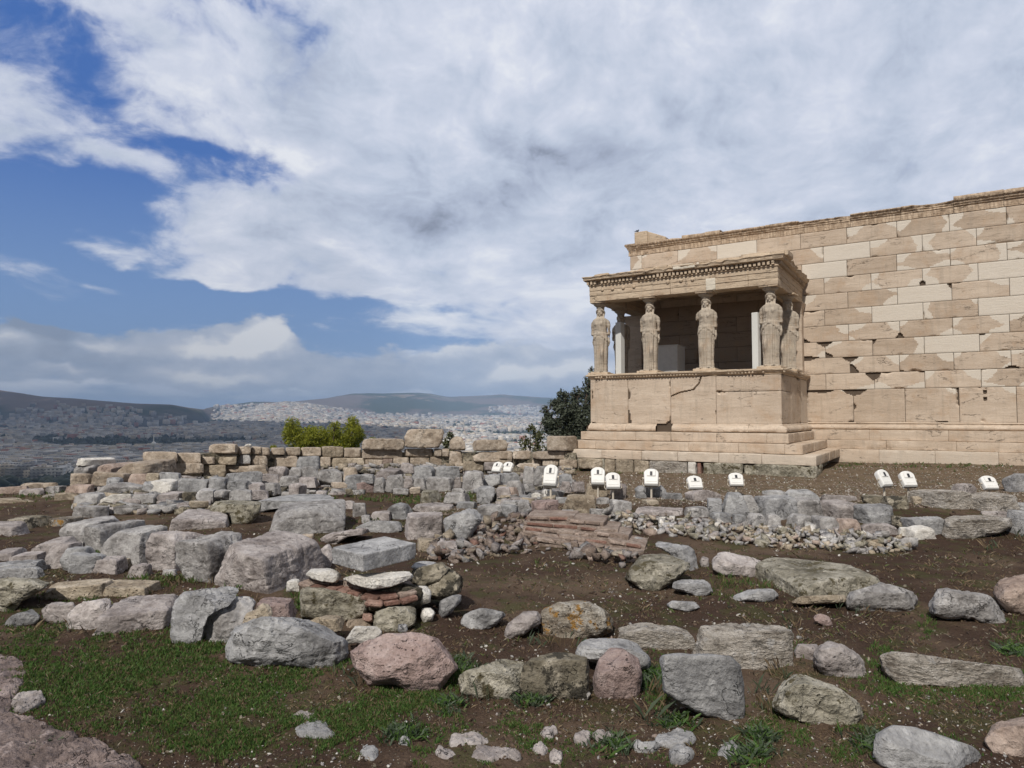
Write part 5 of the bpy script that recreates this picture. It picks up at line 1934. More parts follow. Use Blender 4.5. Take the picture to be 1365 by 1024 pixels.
# --- small and middle rows
G1 = 'loose stones in the excavated field'
row('A', 'at the foot of the big block row', 'g', None, [(198, 570, 390, 662, {'yf': 600, 'mat': 'k'}), (268, 600, 400, 726, {'mat': 'k'}), (350, 620, 485, 745, {'mat': 'u'}), (370, 655, 550, 768, {'mat': 'u'}), (488, 673, 640, 765, {'mat': 'k'}),
     (684, 710, 782, 785, {'mat': 'k'}), (843, 738, 918, 772), (612, 680, 672, 732, {'mat': 'b'})])
row('A', 'among the ledges at left edge', 'g', None, [(-30, 690, 205, 765, {'mat': 'u', 'yf': 715}), (-20, 622, 105, 690, {'yf': 655, 'mat': 'k'}), (70, 640, 225, 695, {'mat': 'k', 'yf': 665}), (-60, 498, 132, 568, {'mat': 'k'}), (0, 725, 230, 790, {'mat': 'u'})])
row('A', 'on the dark terrace at left', 'l', None, [(88, 448, 250, 530, {'mat': 'l', 'yf': 475}), (235, 458, 402, 512, {'mat': 'o', 'yf': 478})])
row('A', 'on the far ledge at left', 'k', None, [(-40, 308, 140, 345, {'mat': 'r'}), (100, 318, 240, 358, {'mat': 'k'}), (236, 304, 350, 350, {'mat': 'g'}), (290, 338, 430, 372, {'mat': 'b'}), (340, 296, 500, 325, {'mat': 'r', 'd': 13.6}), (120, 288, 230, 312, {'mat': 's', 'd': 16.5}), (225, 286, 300, 306, {'mat': 's', 'd': 16.5}), (-40, 362, 230, 392, {'mat': 'b', 'yf': 380}), (230, 346, 330, 366, {'mat': 'h'})])
GS = 'stones of the grey rubble bank at left'
row('A', 'in the lowest course of the left bank', 'g', 12.2, [(388, 408, 565, 468), (560, 415, 620, 450, {'mat': 'k'}), (604, 400, 765, 448), (758, 402, 832, 442), (838, 400, 945, 432), (980, 382, 1085, 412, {'mat': 'b', 'd': 11.5})], GS)
row('A', 'in the middle course of the left bank', 'g', 12.6, [(400, 338, 548, 418), (538, 348, 702, 410, {'mat': 'w'}), (698, 344, 842, 405), (842, 338, 952, 402, {'mat': 'k'}), (950, 335, 1030, 385, {'mat': 'l'}), (1025, 322, 1125, 382), (1120, 325, 1200, 368), (1198, 318, 1310, 368), (1310, 325, 1400, 368, {'mat': 'k'})], GS)
row('A', 'in the upper course of the left bank', 'u', 13.4, [(524, 288, 750, 358, {'mat': 'g'}), (742, 280, 815, 345), (808, 274, 926, 338, {'mat': 'w'}), (928, 266, 1088, 334), (1082, 260, 1188, 322), (1183, 275, 1308, 325), (1300, 288, 1372, 335, {'mat': 'k'})], GS)
row('A', 'in the course under the back wall', 's', 14.8, [(384, 238, 486, 292, {'mat': 's'}), (486, 233, 668, 288, {'mat': 's'}), (555, 262, 640, 300, {'mat': 'u', 'd': 13.9}), (676, 240, 768, 290, {'mat': 'r'}), (768, 236, 850, 275, {'mat': 'b'}), (830, 232, 945, 268, {'mat': 'u'}),
     (1180, 232, 1365, 285, {'mat': 'u', 'd': 14.3}), (940, 255, 1030, 285, {'mat': 'k', 'd': 14.2})])
row('A', 'of the low wall end at far left', 's', 15.6, [(424, 186, 548, 242, {'mat': 'g', 'yf': 198}), (546, 178, 678, 236, {'mat': 'r', 'yf': 190}), (672, 168, 872, 238, {'mat': 's', 'yf': 182, 'd': 15.2}), (448, 148, 548, 190, {'mat': 'w', 'yf': 162, 'label': 'whitish cube of stone topping the low wall end'})])
GB2 = 'stones of the grey rubble wall in the middle'
row('B', 'in the top course of the middle wall', 'g', 15.2, [(0, 196, 105, 238, {'mat': 's'}), (104, 204, 222, 264, {'mat': 'k'}), (220, 208, 292, 252), (276, 203, 375, 258), (368, 218, 500, 286), (494, 208, 578, 272, {'mat': 's'}), (262, 150, 380, 206, {'mat': 'u', 'd': 16}),
     (680, 204, 800, 262, {'mat': 'k', 'yf': 222}), (795, 185, 868, 230, {'mat': 'k'}), (848, 198, 978, 266, {'mat': 'u'}), (974, 203, 1102, 262, {'mat': 'u'})], GB2)
row('B', 'in the middle course of the middle wall', 'g', 14.8, [(-20, 242, 72, 292), (66, 242, 166, 295, {'mat': 'k'}), (165, 252, 270, 296), (272, 256, 362, 308, {'mat': 'k'}), (508, 246, 602, 315, {'mat': 'u'}), (594, 243, 662, 285, {'mat': 'u'}), (556, 281, 662, 330, {'mat': 'p'}), (660, 260, 718, 336, {'mat': 'g'}),
     (716, 248, 820, 326, {'mat': 'g'}), (818, 262, 868, 312, {'mat': 'k'}), (860, 264, 930, 322), (924, 258, 1078, 324), (1076, 258, 1112, 318, {'mat': 'k'}), (1112, 222, 1228, 335, {'mat': 'g', 'yf': 232, 'd': 14.3}), (1226, 243, 1332, 308, {'mat': 'u'})], GB2)
row('B', 'in the lowest course of the middle wall', 'g', 13.9, [(-25, 284, 82, 345), (86, 288, 168, 345), (212, 290, 302, 350, {'mat': 'k'}), (436, 284, 520, 308, {'mat': 's'}), (508, 318, 548, 350, {'mat': 'l'}), (755, 316, 842, 340), (838, 310, 900, 338, {'mat': 's'}), (895, 320, 990, 388, {'mat': 'y', 'yf': 335, 'd': 13.0}),
     (1018, 338, 1150, 382, {'mat': 'g', 'd': 12.2}), (1188, 303, 1295, 388, {'mat': 'u', 'yf': 312, 'd': 12.4}), (1288, 310, 1372, 374, {'mat': 'k', 'd': 12.5}), (1060, 316, 1130, 340)], GB2)
row('B', 'in the cluster behind the orange stained block', 'g', None, [(735, 395, 855, 485, {'mat': 'u'}), (638, 438, 748, 492, {'mat': 'k'}), (545, 392, 618, 468, {'mat': 'g'}), (588, 455, 642, 502), (500, 380, 560, 430, {'mat': 'k'}), (1085, 385, 1190, 425, {'mat': 'u'}), (1190, 400, 1330, 470, {'mat': 'g'})])
row('B', 'under the orange stained block', 'b', None, [(878, 578, 988, 645, {'mat': 'b'}), (980, 588, 1092, 672, {'mat': 'k'}), (940, 660, 1000, 690, {'mat': 's'}), (262, 556, 345, 585, {'mat': 's'})])
row('C', 'in the rubble near the leaning lights', 'g', 13.0, [(-15, 292, 145, 372, {'mat': 'g', 'yf': 305, 'd': 12.0}), (-5, 232, 78, 298, {'mat': 'r', 'd': 12.6}), (12, 198, 112, 292, {'mat': 'g', 'd': 12.8}), (-10, 318, 86, 388, {'mat': 'u', 'yf': 328, 'd': 11.7}), (-5, 158, 90, 202, {'mat': 'u', 'd': 14}), (104, 126, 176, 212, {'mat': 'g', 'd': 14}),
     (158, 122, 245, 215, {'mat': 'g', 'd': 13.9}), (282, 164, 358, 212, {'mat': 'u', 'd': 13.6}), (302, 203, 358, 256, {'mat': 'k', 'd': 13.1}), (358, 203, 428, 250, {'mat': 'k', 'd': 13.3}), (108, 216, 172, 252, {'mat': 'g', 'd': 13.2}), (205, 246, 290, 300, {'mat': 'w', 'd': 12.6, 'label': 'small white blocks stone under the leftmost big floodlight'}),
     (145, 262, 205, 292, {'mat': 'w', 'd': 12.6})])
row('C', 'behind the rubble heap', 'g', None, [(148, 295, 292, 382, {'mat': 'p', 'yf': 308, 'd': 11.5, 'label': 'squared pink beige block left of the rough beige one'}), (318, 270, 490, 374, {'mat': 'b', 'd': 11.4}), (303, 348, 378, 392, {'mat': 'u', 'd': 11.0}), (438, 344, 562, 396, {'mat': 'g', 'd': 11.0}), (552, 300, 672, 362, {'mat': 'g', 'd': 11.6}),
     (243, 283, 345, 308, {'mat': 'u', 'd': 12.4}), (428, 213, 545, 288, {'mat': 'b', 'd': 13.4}), (556, 213, 648, 290, {'mat': 'k', 'd': 13.0}), (684, 224, 848, 292, {'mat': 'u', 'd': 13.2}), (832, 261, 932, 300, {'mat': 'u', 'd': 12.6}), (953, 244, 1132, 308, {'mat': 'k', 'd': 12.6}),
     (690, 334, 948, 390, {'mat': 'k', 'yf': 352, 'd': 11.4}), (943, 334, 1064, 398, {'mat': 'g', 'd': 11.5}), (735, 292, 808, 332, {'mat': 'b', 'd': 12.6, 'yf': 300}), (485, 285, 560, 318, {'mat': 'g', 'd': 12.2})])
GT = 'boulders of the retaining row in front of the lights'
row('C', 'in the boulder row before the lights', 'g', 10.75, [(1060, 292, 1144, 374, {'mat': 'u'}), (1145, 260, 1258, 374, {'mat': 'u'}), (1236, 273, 1314, 362, {'mat': 'g'}), (1310, 270, 1515, 396, {'mat': 'u', 'yf': 290}), (1508, 290, 1660, 378, {'mat': 'g'}), (1665, 298, 1845, 402, {'mat': 'k', 'yf': 318}), (1826, 316, 2034, 428, {'mat': 'u', 'yf': 335}),
     (1345, 246, 1470, 276, {'mat': 'u', 'd': 12.8}), (1470, 248, 1640, 305, {'mat': 'u', 'd': 12.6}), (1655, 274, 1840, 308, {'mat': 'k', 'd': 12.6})], GT)
row('C', 'in the row just above the rubble heap', 'g', 10.4, [(1080, 364, 1184, 412, {'mat': 'u'}), (1192, 373, 1264, 424, {'mat': 'u'}), (1268, 368, 1366, 438, {'mat': 'g'}), (1370, 374, 1445, 430), (1482, 374, 1610, 444), (1606, 384, 1730, 465, {'mat': 'g'}), (1738, 398, 1850, 474, {'mat': 'r'}), (1860, 420, 2030, 470, {'mat': 'k'})], GT)
row('D', 'in front of the long wall', 'h', None, [(518, 266, 640, 322, {'mat': 'l', 'yf': 282, 'd': 13}), (635, 270, 762, 346, {'mat': 'l', 'd': 12.9, 'yf': 284}), (1088, 256, 1318, 368, {'mat': 'h', 'yf': 272, 'd': 12.7}), (1280, 162, 1420, 262, {'mat': 'u', 'd': 13.8}), (1276, 312, 1420, 366, {'mat': 'u', 'd': 12.2}),
     (1293, 356, 1440, 485, {'mat': 'u', 'd': 11.5}), (1005, 213, 1095, 262, {'mat': 'k', 'd': 14}), (1303, 236, 1350, 262, {'mat': 'w', 'd': 13.4}), (680, 384, 760, 450, {'mat': 'l', 'd': 11.6}), (755, 384, 948, 472, {'mat': 'u', 'd': 11.5, 'yf': 398}),
     (714, 440, 762, 482, {'mat': 'w', 'd': 11.1}), (758, 434, 882, 500, {'mat': 'w', 'd': 11.0, 'label': 'bright white lump of marble below the crooked light'}), (1145, 358, 1300, 385, {'mat': 'k', 'd': 12.2}), (780, 278, 835, 322, {'mat': 'b', 'd': 13})])
bl('D', 820, 234, 1062, 346, 'h', 'tapering pitted block lying before the long wall', yf=262, yaw=0.1)
outl('D', [(935, 495), (938, 405), (980, 382), (1200, 376), (1300, 382), (1302, 440), (1240, 470), (1100, 492)], 'h', 'big rounded pitted slab right of the white lump', yf=400, d=10.9, t=0.6)
row('E', 'lying flat behind the front boulders', 'b', None, [(258, 26, 582, 140, {'yf': 75, 'mat': 'b'}), (468, 36, 808, 132, {'yf': 78, 'mat': 'b'}), (-60, 60, 60, 140, {'mat': 'k'})], facets=4)
row('F', 'between front boulders and masonry stub', 'b', None, [(38, 140, 245, 245, {'mat': 'p', 'd': 5.2}), (-10, 200, 90, 270, {'mat': 'b', 'd': 4.9}), (200, 35, 276, 92, {'mat': 'w', 'd': 6.0}), (520, 272, 695, 350, {'mat': 'w', 'yf': 285, 'd': 4.9, 'label': 'whitish marble stone under the masonry stub corner'}), (370, 225, 505, 290, {'mat': 'b', 'd': 5.1}), (780, 268, 835, 302, {'mat': 'u', 'd': 5.0})])
# flat bedrock showing through the turf
row('F', 'of the flat turf rocks', 'k', None, [(238, 735, 400, 800, {'mat': 'k'}), (215, 785, 475, 878, {'mat': 'u'}), (583, 898, 698, 1000, {'mat': 'u'}), (1020, 842, 1262, 920, {'mat': 'k'}), (960, 925, 1100, 982, {'mat': 'k'}), (1160, 892, 1400, 1005, {'mat': 'k'}), (780, 868, 852, 915, {'mat': 'u'}),
     (1520, 808, 1612, 870, {'mat': 'k'}), (1695, 828, 1790, 888, {'mat': 'k'}), (1790, 832, 1912, 882, {'mat': 'k'}), (1990, 882, 2160, 920, {'mat': 'u'}), (2125, 818, 2325, 905, {'mat': 'u'}), (2180, 905, 2320, 985, {'mat': 'u'}), (2445, 890, 2568, 980, {'mat': 'u'}), (1570, 930, 1640, 995, {'mat': 'k'}), (1480, 905, 1570, 945, {'mat': 'k'}), (1330, 925, 1430, 985, {'mat': 'k'})],
    p=2.4, t=0.25, sink=0.02, rough=1.2, irr=True)
def flo(pts, mat, h, label, **k):
    flat_rock([tr('E', *q) for q in pts], mat, h, label, **k)


flo([(-250, 440), (0, 430), (90, 445), (135, 500), (120, 580), (70, 640), (60, 760), (-250, 780)], 'd', 0.035, 'pale pink bedrock ledge at the left edge', rough=1.8)
flo([(40, 670), (130, 625), (215, 628), (240, 662), (160, 705), (80, 725)], 'k', 0.035, 'small bedrock knob beside the pink ledge', rough=1.5)
flo([(-250, 770), (0, 730), (150, 760), (300, 830), (420, 850), (330, 960), (200, 1130), (-250, 1130)], 'd', 0.035, 'rough grey pink bedrock in the bottom left corner', rough=2.0)
flo([(170, 1130), (230, 1000), (320, 900), (450, 850), (540, 880), (610, 960), (740, 1000), (740, 1150)], 'd', 0.045, 'rounded pink bedrock shelf at the bottom left', rough=1.6)

# ------------------------------------------------------------------ the long back wall of squared blocks
DW = lambda px: float(np.interp(px, [90, 200, 400, 560, 690, 790], [17.2, 17.8, 20.0, 20.2, 19.4, 18.4]))
c0 = at_depth(450, 620, 20)
BW = empty('ruined_wall', tuple(c0))
tag(BW, 'long low ruined wall of squared beige blocks running behind the rubble', 'wall')
wall_blocks = {
    'A': [(740, 124, 926, 182, 's'), (918, 130, 1046, 190, 's'), (1044, 150, 1118, 192, 's'), (1118, 138, 1232, 196, 'b'), (1230, 138, 1305, 192, 'g'), (1304, 140, 1362, 198, 's'),
          (1234, 98, 1306, 140, 's'), (1304, 98, 1362, 140, 's'),
          (866, 183, 1062, 242, 's'), (1044, 193, 1178, 260, 'b'), (1160, 198, 1330, 236, 's'), (945, 235, 1050, 262, 'b'), (1315, 198, 1395, 238, 'b')],
    'B': [(-12, 98, 20, 142, 's'), (20, 102, 120, 145, 's'), (120, 104, 196, 143, 's'), (195, 102, 276, 147, 's'), (275, 102, 386, 150, 's'), (384, 97, 502, 156, 'b'), (500, 104, 592, 156, 's'),
          (-10, 142, 16, 195, 'b'), (17, 143, 106, 202, 's'), (113, 145, 264, 208, 's'), (376, 150, 438, 207, 's'), (434, 155, 612, 217, 'b'), (608, 163, 706, 218, 's'), (700, 160, 757, 210, 'r'),
          (588, 110, 808, 163, 's'), (814, 108, 970, 152, 's'), (968, 108, 1012, 152, 's'), (1010, 108, 1050, 152, 's'),
          (755, 152, 842, 204, 's'), (843, 154, 946, 206, 's'), (948, 150, 1012, 204, 's'), (1047, 118, 1118, 214, 's'), (1114, 173, 1228, 228, 'b'), (1226, 178, 1366, 226, 'k'), (1168, 124, 1350, 180, 's'),
          (1350, 128, 1378, 180, 's')],
    'C': [(-18, 43, 50, 88, 's'), (50, 42, 152, 88, 's'), (152, 44, 392, 88, 's'), (205, 88, 292, 122, 's'), (292, 86, 392, 135, 's'), (390, 82, 528, 138, 'b'), (150, 88, 206, 126, 's'), (-30, 88, 60, 130, 'b')]}
for cr_, lst in wall_blocks.items():
    for (a, b, c, e, mt) in lst:
        x0, y0 = tr(cr_, a+1.5, b)
        x1, y1 = tr(cr_, c-1.5, e)
        dw = DW((x0+x1)/2)+(0.0 if b > 150 else 0.06)
        rock(bpoly(x0, y0, x1, y1, jit=0.07, sq=0.045, seed=SEED[0]), mt, d=dw, t=0.55, yf=y0+1.0, p=9, parent=BW, rough=0.7, sink=0.0, facets=3, smooth=1.0, res=14)
# earth and rubble packed behind the faces
pxs = np.linspace(95, 768, 60)
vs, fs = [], []
for i, px in enumerate(pxs):
    yt = np.interp(px, [95, 185, 200, 300, 500, 768], [634, 628, 612, 603, 604, 604])
    for k, (dd, yy) in enumerate(((0.22, 640), (0.18, yt), (0.9, yt), (0.95, 640))):
        q = at_depth(px, yy, DW(px)+dd)
        if k in (2, 3):
            q = at_depth(px, 600, DW(px)+dd)
            q[2] = vs[-1][2] if k == 2 else -2.6
        vs.append(q)
vs = np.array(vs)
for i in range(len(pxs)-1):
    for k in range(3):
        fs.append((i*4+k, (i+1)*4+k, (i+1)*4+k+1, i*4+k+1))
link('rubble_core', vs-c0, fs, M['l'], BW, smooth=False)
# loose blocks standing on the wall
outl('A', [(1085, 135), (1088, 90), (1130, 82), (1240, 84), (1244, 95), (1232, 138)], 's', 'rough beige block set on the back wall near its left end', d=DW(300), t=0.6, yf=88, p=6, sink=0)
outl('A', [(1268, 98), (1275, 86), (1305, 85), (1312, 98)], 'w', 'small pale stone balanced on the back wall', d=DW(330), t=0.15, sink=0)
outl('B', [(588, 115), (605, 62), (640, 56), (800, 55), (816, 60), (814, 118)], 's', 'long two-toned block on the back wall beside the tall one', d=DW(510), t=0.6, yf=60, p=7, sink=0)
outl('B', [(815, 106), (818, 8), (860, 3), (1000, 6), (1026, 14), (1008, 80), (1000, 106)], 's', 'tall upright squared block standing on the back wall', d=DW(565), t=0.5, yf=10, p=8, sink=0)
outl('B', [(1048, 118), (1050, 70), (1075, 45), (1110, 44), (1132, 80), (1135, 120)], 's', 'rounded boulder standing on the back wall right of the tall block', d=DW(610), t=0.5, sink=0)
outl('B', [(1168, 122), (1172, 72), (1200, 60), (1350, 62), (1358, 75), (1350, 122)], 's', 'oblong beige block set on the back wall between boulder and tree', d=DW(655), t=0.6, yf=66, p=7, sink=0, ed=(1300, 0, 0.6))
outl('C', [(230, 44), (230, -30), (245, -38), (372, -38), (386, -28), (388, 44)], 's', 'smooth squared block on the wall just left of the porch steps', d=DW(748), t=0.5, yf=-32, p=9, sink=0, rough=0.3, ed=(330, 0, 0.9), facets=1)
outl('C', [(60, 108), (75, 104), (190, 106), (195, 130), (165, 155), (110, 150)], 's', 'pale slanting slab leaning on the far wall', d=15.6, t=0.3, yf=112)


# ------------------------------------------------------------------ masonry stub with brick bands and the marble slab on it
def make_stub():
    c = at_depth(475, 790, 5.9)
    e = empty('masonry_stub', tuple(c))
    tag(e, 'stub of old masonry with two red brick bands between rough stones', 'masonry')
    out = lambda pts, m, nm, **k: rock([tr('B', *q) for q in pts], m, parent=e, name=nm, **k)
    out([(278, 985), (278, 840), (330, 825), (480, 850), (620, 880), (620, 960), (560, 1000), (420, 1005)], 'y', 'rubble_face', d=5.62, t=0.5, p=8, facets=2, sink=0.02)
    out([(300, 1020), (320, 985), (500, 995), (510, 1020), (480, 1075), (360, 1060)], 'b', 'footing_stone', d=5.55, t=0.4)
    out([(500, 1060), (520, 1000), (640, 990), (655, 1040), (645, 1075), (540, 1075)], 's', 'footing_stone', d=5.42, t=0.4)
    out([(650, 1050), (652, 950), (720, 935), (870, 925), (880, 980), (870, 1030), (740, 1068)], 'y', 'corner_stone', d=5.36, t=0.4, p=5)
    out([(595, 1000), (600, 965), (648, 965), (650, 1005)], 'brick', 'brick', d=5.42, t=0.2, p=7)
    out([(868, 860), (880, 825), (930, 822), (958, 850), (950, 900), (900, 908)], 'w', 'round_stone', d=5.72, t=0.25)
    out([(898, 980), (905, 940), (950, 935), (978, 960), (960, 1000), (910, 1005)], 'w', 'round_stone', d=5.6, t=0.25)
    out([(992, 960), (1000, 900), (1060, 870), (1110, 858), (1112, 900), (1060, 960), (1010, 980)], 'u', 'tilted_stone', d=5.75, t=0.25)
    out([(925, 870), (930, 800), (1000, 760), (1080, 740), (1125, 770), (1110, 850), (1040, 880)], 'l', 'mossy_crown', d=5.95, t=0.5, rough=1.5)
    out([(840, 800), (860, 735), (1010, 700), (1060, 740), (1000, 800), (900, 830)], 'l', 'earth_fill', d=5.98, t=0.5, rough=1.5)
    out([(600, 940), (620, 860), (880, 800), (930, 830), (900, 930), (760, 960)], 'l', 'mortar_fill', d=5.62, t=0.6, rough=1.2)
    out([(440, 860), (460, 790), (640, 810), (860, 790), (860, 850), (640, 890)], 'mortar', 'mortar_fill', d=5.75, t=0.6, rough=1.3)
    out([(280, 870), (285, 790), (400, 800), (560, 820), (560, 880), (420, 880)], 'mortar', 'mortar_fill', d=5.80, t=0.5, rough=1.1)
    # brick bands, each brick a part
    def band(pts, dd, n, th, seed):
        pts = [tr('B', *q) for q in pts]
        xs = np.array([q[0] for q in pts])
        ys = np.array([q[1] for q in pts])
        ds = np.interp(xs, [400, 505, 560], dd)
        W = np.array([at_depth(xs[i], ys[i], ds[i]) for i in range(len(xs))])
        s = np.concatenate([[0], np.cumsum(np.linalg.norm(np.diff(W, axis=0), axis=1))])
        rn = random.Random(seed)
        for k in range(n):
            a, b = s[-1]*k/n, s[-1]*(k+0.95)/n
            p0 = np.array([np.interp(a, s, W[:, j]) for j in range(3)])
            p1 = np.array([np.interp(b, s, W[:, j]) for j in range(3)])
            L = np.linalg.norm(p1-p0)
            g = GB()
            g.add(-L/2, L/2, -0.04, 0.14, -th/2, th/2, seed=seed*10+k, amp=0.008, r=0.010, res=0.02, chip=0.02)
            o = g.build('brick', M['brick'] if rn.random() > 0.15 else M['r'], temple=False)
            t = Vector(p1-p0)
            o.parent = e
            o.rotation_euler = (0, math.asin(max(-1, min(1, -t.z/t.length))), math.atan2(t.y, t.x))
            o.location = Vector((p0+p1)/2)-e.location
    band([(275, 808), (350, 832), (440, 850), (590, 868)], (5.84, 5.60, 5.7), 5, 0.035, 1)
    band([(595, 880), (700, 888), (800, 872), (882, 852)], (5.7, 5.52, 5.66), 3, 0.034, 2)
    band([(615, 912), (720, 918), (800, 904), (882, 880)], (5.6, 5.46, 5.62), 3, 0.036, 3)
    band([(440, 862), (520, 866), (600, 876)], (5.8, 5.62, 5.6), 2, 0.034, 4)
    outl('B', [(295, 765), (330, 735), (430, 727), (485, 760), (480, 795), (440, 810), (340, 790)], 'w', 'flat white stone under the left end of the marble slab', d=5.72, t=0.35, sink=0, yf=762)
    outl('B', [(485, 785), (560, 765), (700, 755), (865, 745), (860, 785), (740, 830), (650, 845), (560, 820)], 'w', 'long pale flagstone under the marble slab', d=5.5, t=0.5, sink=0, yf=790)
    outl('B', [(845, 730), (880, 690), (940, 684), (1005, 712), (960, 742), (900, 745)], 'u', 'thin greenish flagstone right of the marble slab', d=6.1, t=0.35, sink=0, yf=735)
    # the slab: a squared bluish marble block set askew
    z1 = at_depth(470, 570+650/3.9, 5.5)[2]
    P = [at_depth(*tr('B', 435, 640), 5.85), at_depth(*tr('B', 600, 655), 5.52), at_depth(*tr('B', 878, 590), 6.05)]
    A, B_, C_ = [np.array([q[0], q[1]]) for q in P]
    D_ = A+(C_-B_)
    zt = (P[0][2]+P[1][2]+P[2][2])/3
    zb = at_depth(*tr('B', 600, 752), 5.52)[2]
    n = 26
    mbv, mbf = gbox(None, -1, 1, -1, 1, -0.5, 0.5, seed=3, amp=0.0, r=0.03, res=0.08)
    s, t_ = (mbv[:, 0]+1)/2, (mbv[:, 1]+1)/2
    XY = B_[None, :]+np.outer(1-s, A-B_)+np.outer(t_, C_-B_)
    Z = zb+(mbv[:, 2]+0.5)*(zt-zb)
    V = np.column_stack([XY, Z])
    C0_ = V.mean(0)
    nn = V-C0_
    nn /= np.linalg.norm(nn, axis=1, keepdims=True)
    V = V+nn*(0.010*fbm(V*6, 3, 3)-0.02*np.clip(fbm(V*9, 3, 8)-0.3, 0, 1))[:, None]
    o = link('marble_slab', V-C0_, mbf, M['u'], smooth=True)
    o.location = C0_
    tag(o, 'squared bluish grey marble slab lying askew on top of the masonry stub', 'slab')


make_stub()


def make_brick_wall():
    """low brick and mortar wall whose courses show as steps"""
    c = at_depth(775, 715, 9.6)
    e = empty('brick_wall', tuple(c))
    tag(e, 'low ruined wall of thin red bricks in pale mortar on the slope', 'wall')
    courses = [  # (x0, y0, x1, y1, depth0, depth1)
        (140, 398, 350, 404, 9.75, 9.62), (350, 415, 510, 430, 9.55, 9.45),
        (125, 428, 410, 452, 9.66, 9.50), (405, 452, 582, 470, 9.42, 9.32),
        (120, 456, 300, 474, 9.58, 9.46), (300, 476, 455, 492, 9.40, 9.30), (490, 480, 635, 500, 9.25, 9.15),
        (130, 484, 310, 510, 9.46, 9.34), (310, 506, 560, 530, 9.26, 9.12), (560, 522, 725, 552, 9.05, 8.95), (180, 510, 450, 556, 9.26, 9.05), (450, 550, 735, 590, 8.98, 8.80), (640, 590, 730, 606, 8.72, 8.68)]
    rn = random.Random(8)
    mo = GB()
    for k, (x0, y0, x1, y1, da, db) in enumerate(courses):
        p0 = at_depth(*tr('C', x0, y0), da)
        p1 = at_depth(*tr('C', x1, y1), db)
        L = np.linalg.norm(p1-p0)
        nb = max(2, int(L/0.34))
        t = Vector(p1-p0)
        rot = Matrix.Rotation(math.atan2(t.y, t.x), 4, 'Z') @ Matrix.Rotation(math.asin(-t.z/t.length), 4, 'Y')
        mid = Vector(p0)
        v, f = gbox(None, -0.05, L+0.05, -0.012, 0.6, -0.12, 0.055, seed=k, amp=0.02, r=0.02, res=0.035)
        v = v@np.array(rot.to_3x3()).T+p0
        mo.raw(v-c, f)
        for j in range(nb):
            if rn.random() < 0.18:
                continue
            a, b = L*j/nb, L*(j+1)/nb-0.015
            g = GB()
            g.add(a, b, -0.035, 0.25, 0.0, 0.042, seed=k*20+j, amp=0.008, r=0.010, res=0.035, chip=0.02)
            o = g.build('brick', M['brick'] if rn.random() < 0.35 else (M['r'] if rn.random() < 0.6 else M['mortar']), temple=False)
            o.parent = e
            o.rotation_euler = rot.to_euler()
            o.location = Vector(p0)-e.location
    mo.build('mortar_bed', M['mortar'], e, temple=False)


make_brick_wall()


# ------------------------------------------------------------------ countless small stones
def ico():
    bm = bmesh.new()
    bmesh.ops.create_icosphere(bm, subdivisions=1, radius=1)
    v = np.array([list(x.co) for x in bm.verts])
    f = np.array([[y.index for y in x.verts] for x in bm.faces])
    bm.free()
    return v, f


ICO0_V, ICO0_F = ico()


BOX_V = np.array([[x, y, z] for z in (-0.8, 0.8) for y in (-0.8, 0.8) for x in (-0.8, 0.8)])
BOX_F = np.array([(0, 2, 3), (0, 3, 1), (4, 5, 7), (4, 7, 6), (0, 1, 5), (0, 5, 4), (2, 6, 7), (2, 7, 3), (0, 4, 6), (0, 6, 2), (1, 3, 7), (1, 7, 5)])


def scatter(name, pts, sizes, mats, weights, seed, kind='stuff', flat=0.6, label=None, cat=None, block=False, align=False):
    rs = np.random.RandomState(seed)
    n = len(pts)
    ICO_V, ICO_F = (BOX_V, BOX_F) if block else (ICO0_V, ICO0_F)
    nv = len(ICO_V)
    V = np.zeros((n, nv, 3))
    R1 = HEAD+rs.normal(0, 0.25, n) if align else rs.uniform(0, 2*math.pi, n)
    sc = rs.uniform(0.6, 1.3, (n, 3))*np.array([1.25 if align else 1, 1, flat])
    jit = 1+rs.uniform(-0.34 if block else -0.28, 0.22, (n, nv))
    base = ICO_V[None]*jit[:, :, None]*sc[:, None, :]*sizes[:, None, None]
    tl = rs.normal(0, 0.12 if align else 0.35, (n, 2))
    base[:, :, 2] += base[:, :, 0]*tl[:, :1]+base[:, :, 1]*tl[:, 1:]
    c, s = np.cos(R1)[:, None], np.sin(R1)[:, None]
    V[:, :, 0] = base[:, :, 0]*c-base[:, :, 1]*s+pts[:, 0:1]
    V[:, :, 1] = base[:, :, 0]*s+base[:, :, 1]*c+pts[:, 1:2]
    V[:, :, 2] = base[:, :, 2]+pts[:, 2:3]
    Fc = (ICO_F[None]+np.arange(n)[:, None, None]*nv).reshape(-1, 3)
    mi = np.repeat(rs.choice(len(mats), n, p=np.array(weights)/sum(weights)), len(ICO_F))
    o = link(name, V.reshape(-1, 3), Fc, None, mats=mats, fmat=mi, smooth=False)
    tag(o, label, cat, kind=kind)
    return o


def ground_pts(n, seed, lo=2.4, hi=14.5, pxl=-60, pxh=1430, power=1.0):
    rs = np.random.RandomState(seed)
    px = rs.uniform(pxl, pxh, n)
    u = rs.uniform(0, 1, n)**power
    # even in the picture: depth from picture row
    y = 1.7*910/lo*(1-u)+1.7*910/hi*u
    d = 1.7*910/y
    vx = RT[None]*((px-682.5)/910*d)[:, None]+FW0[None]*d[:, None]
    return vx[:, 0], vx[:, 1], px, y+555, d


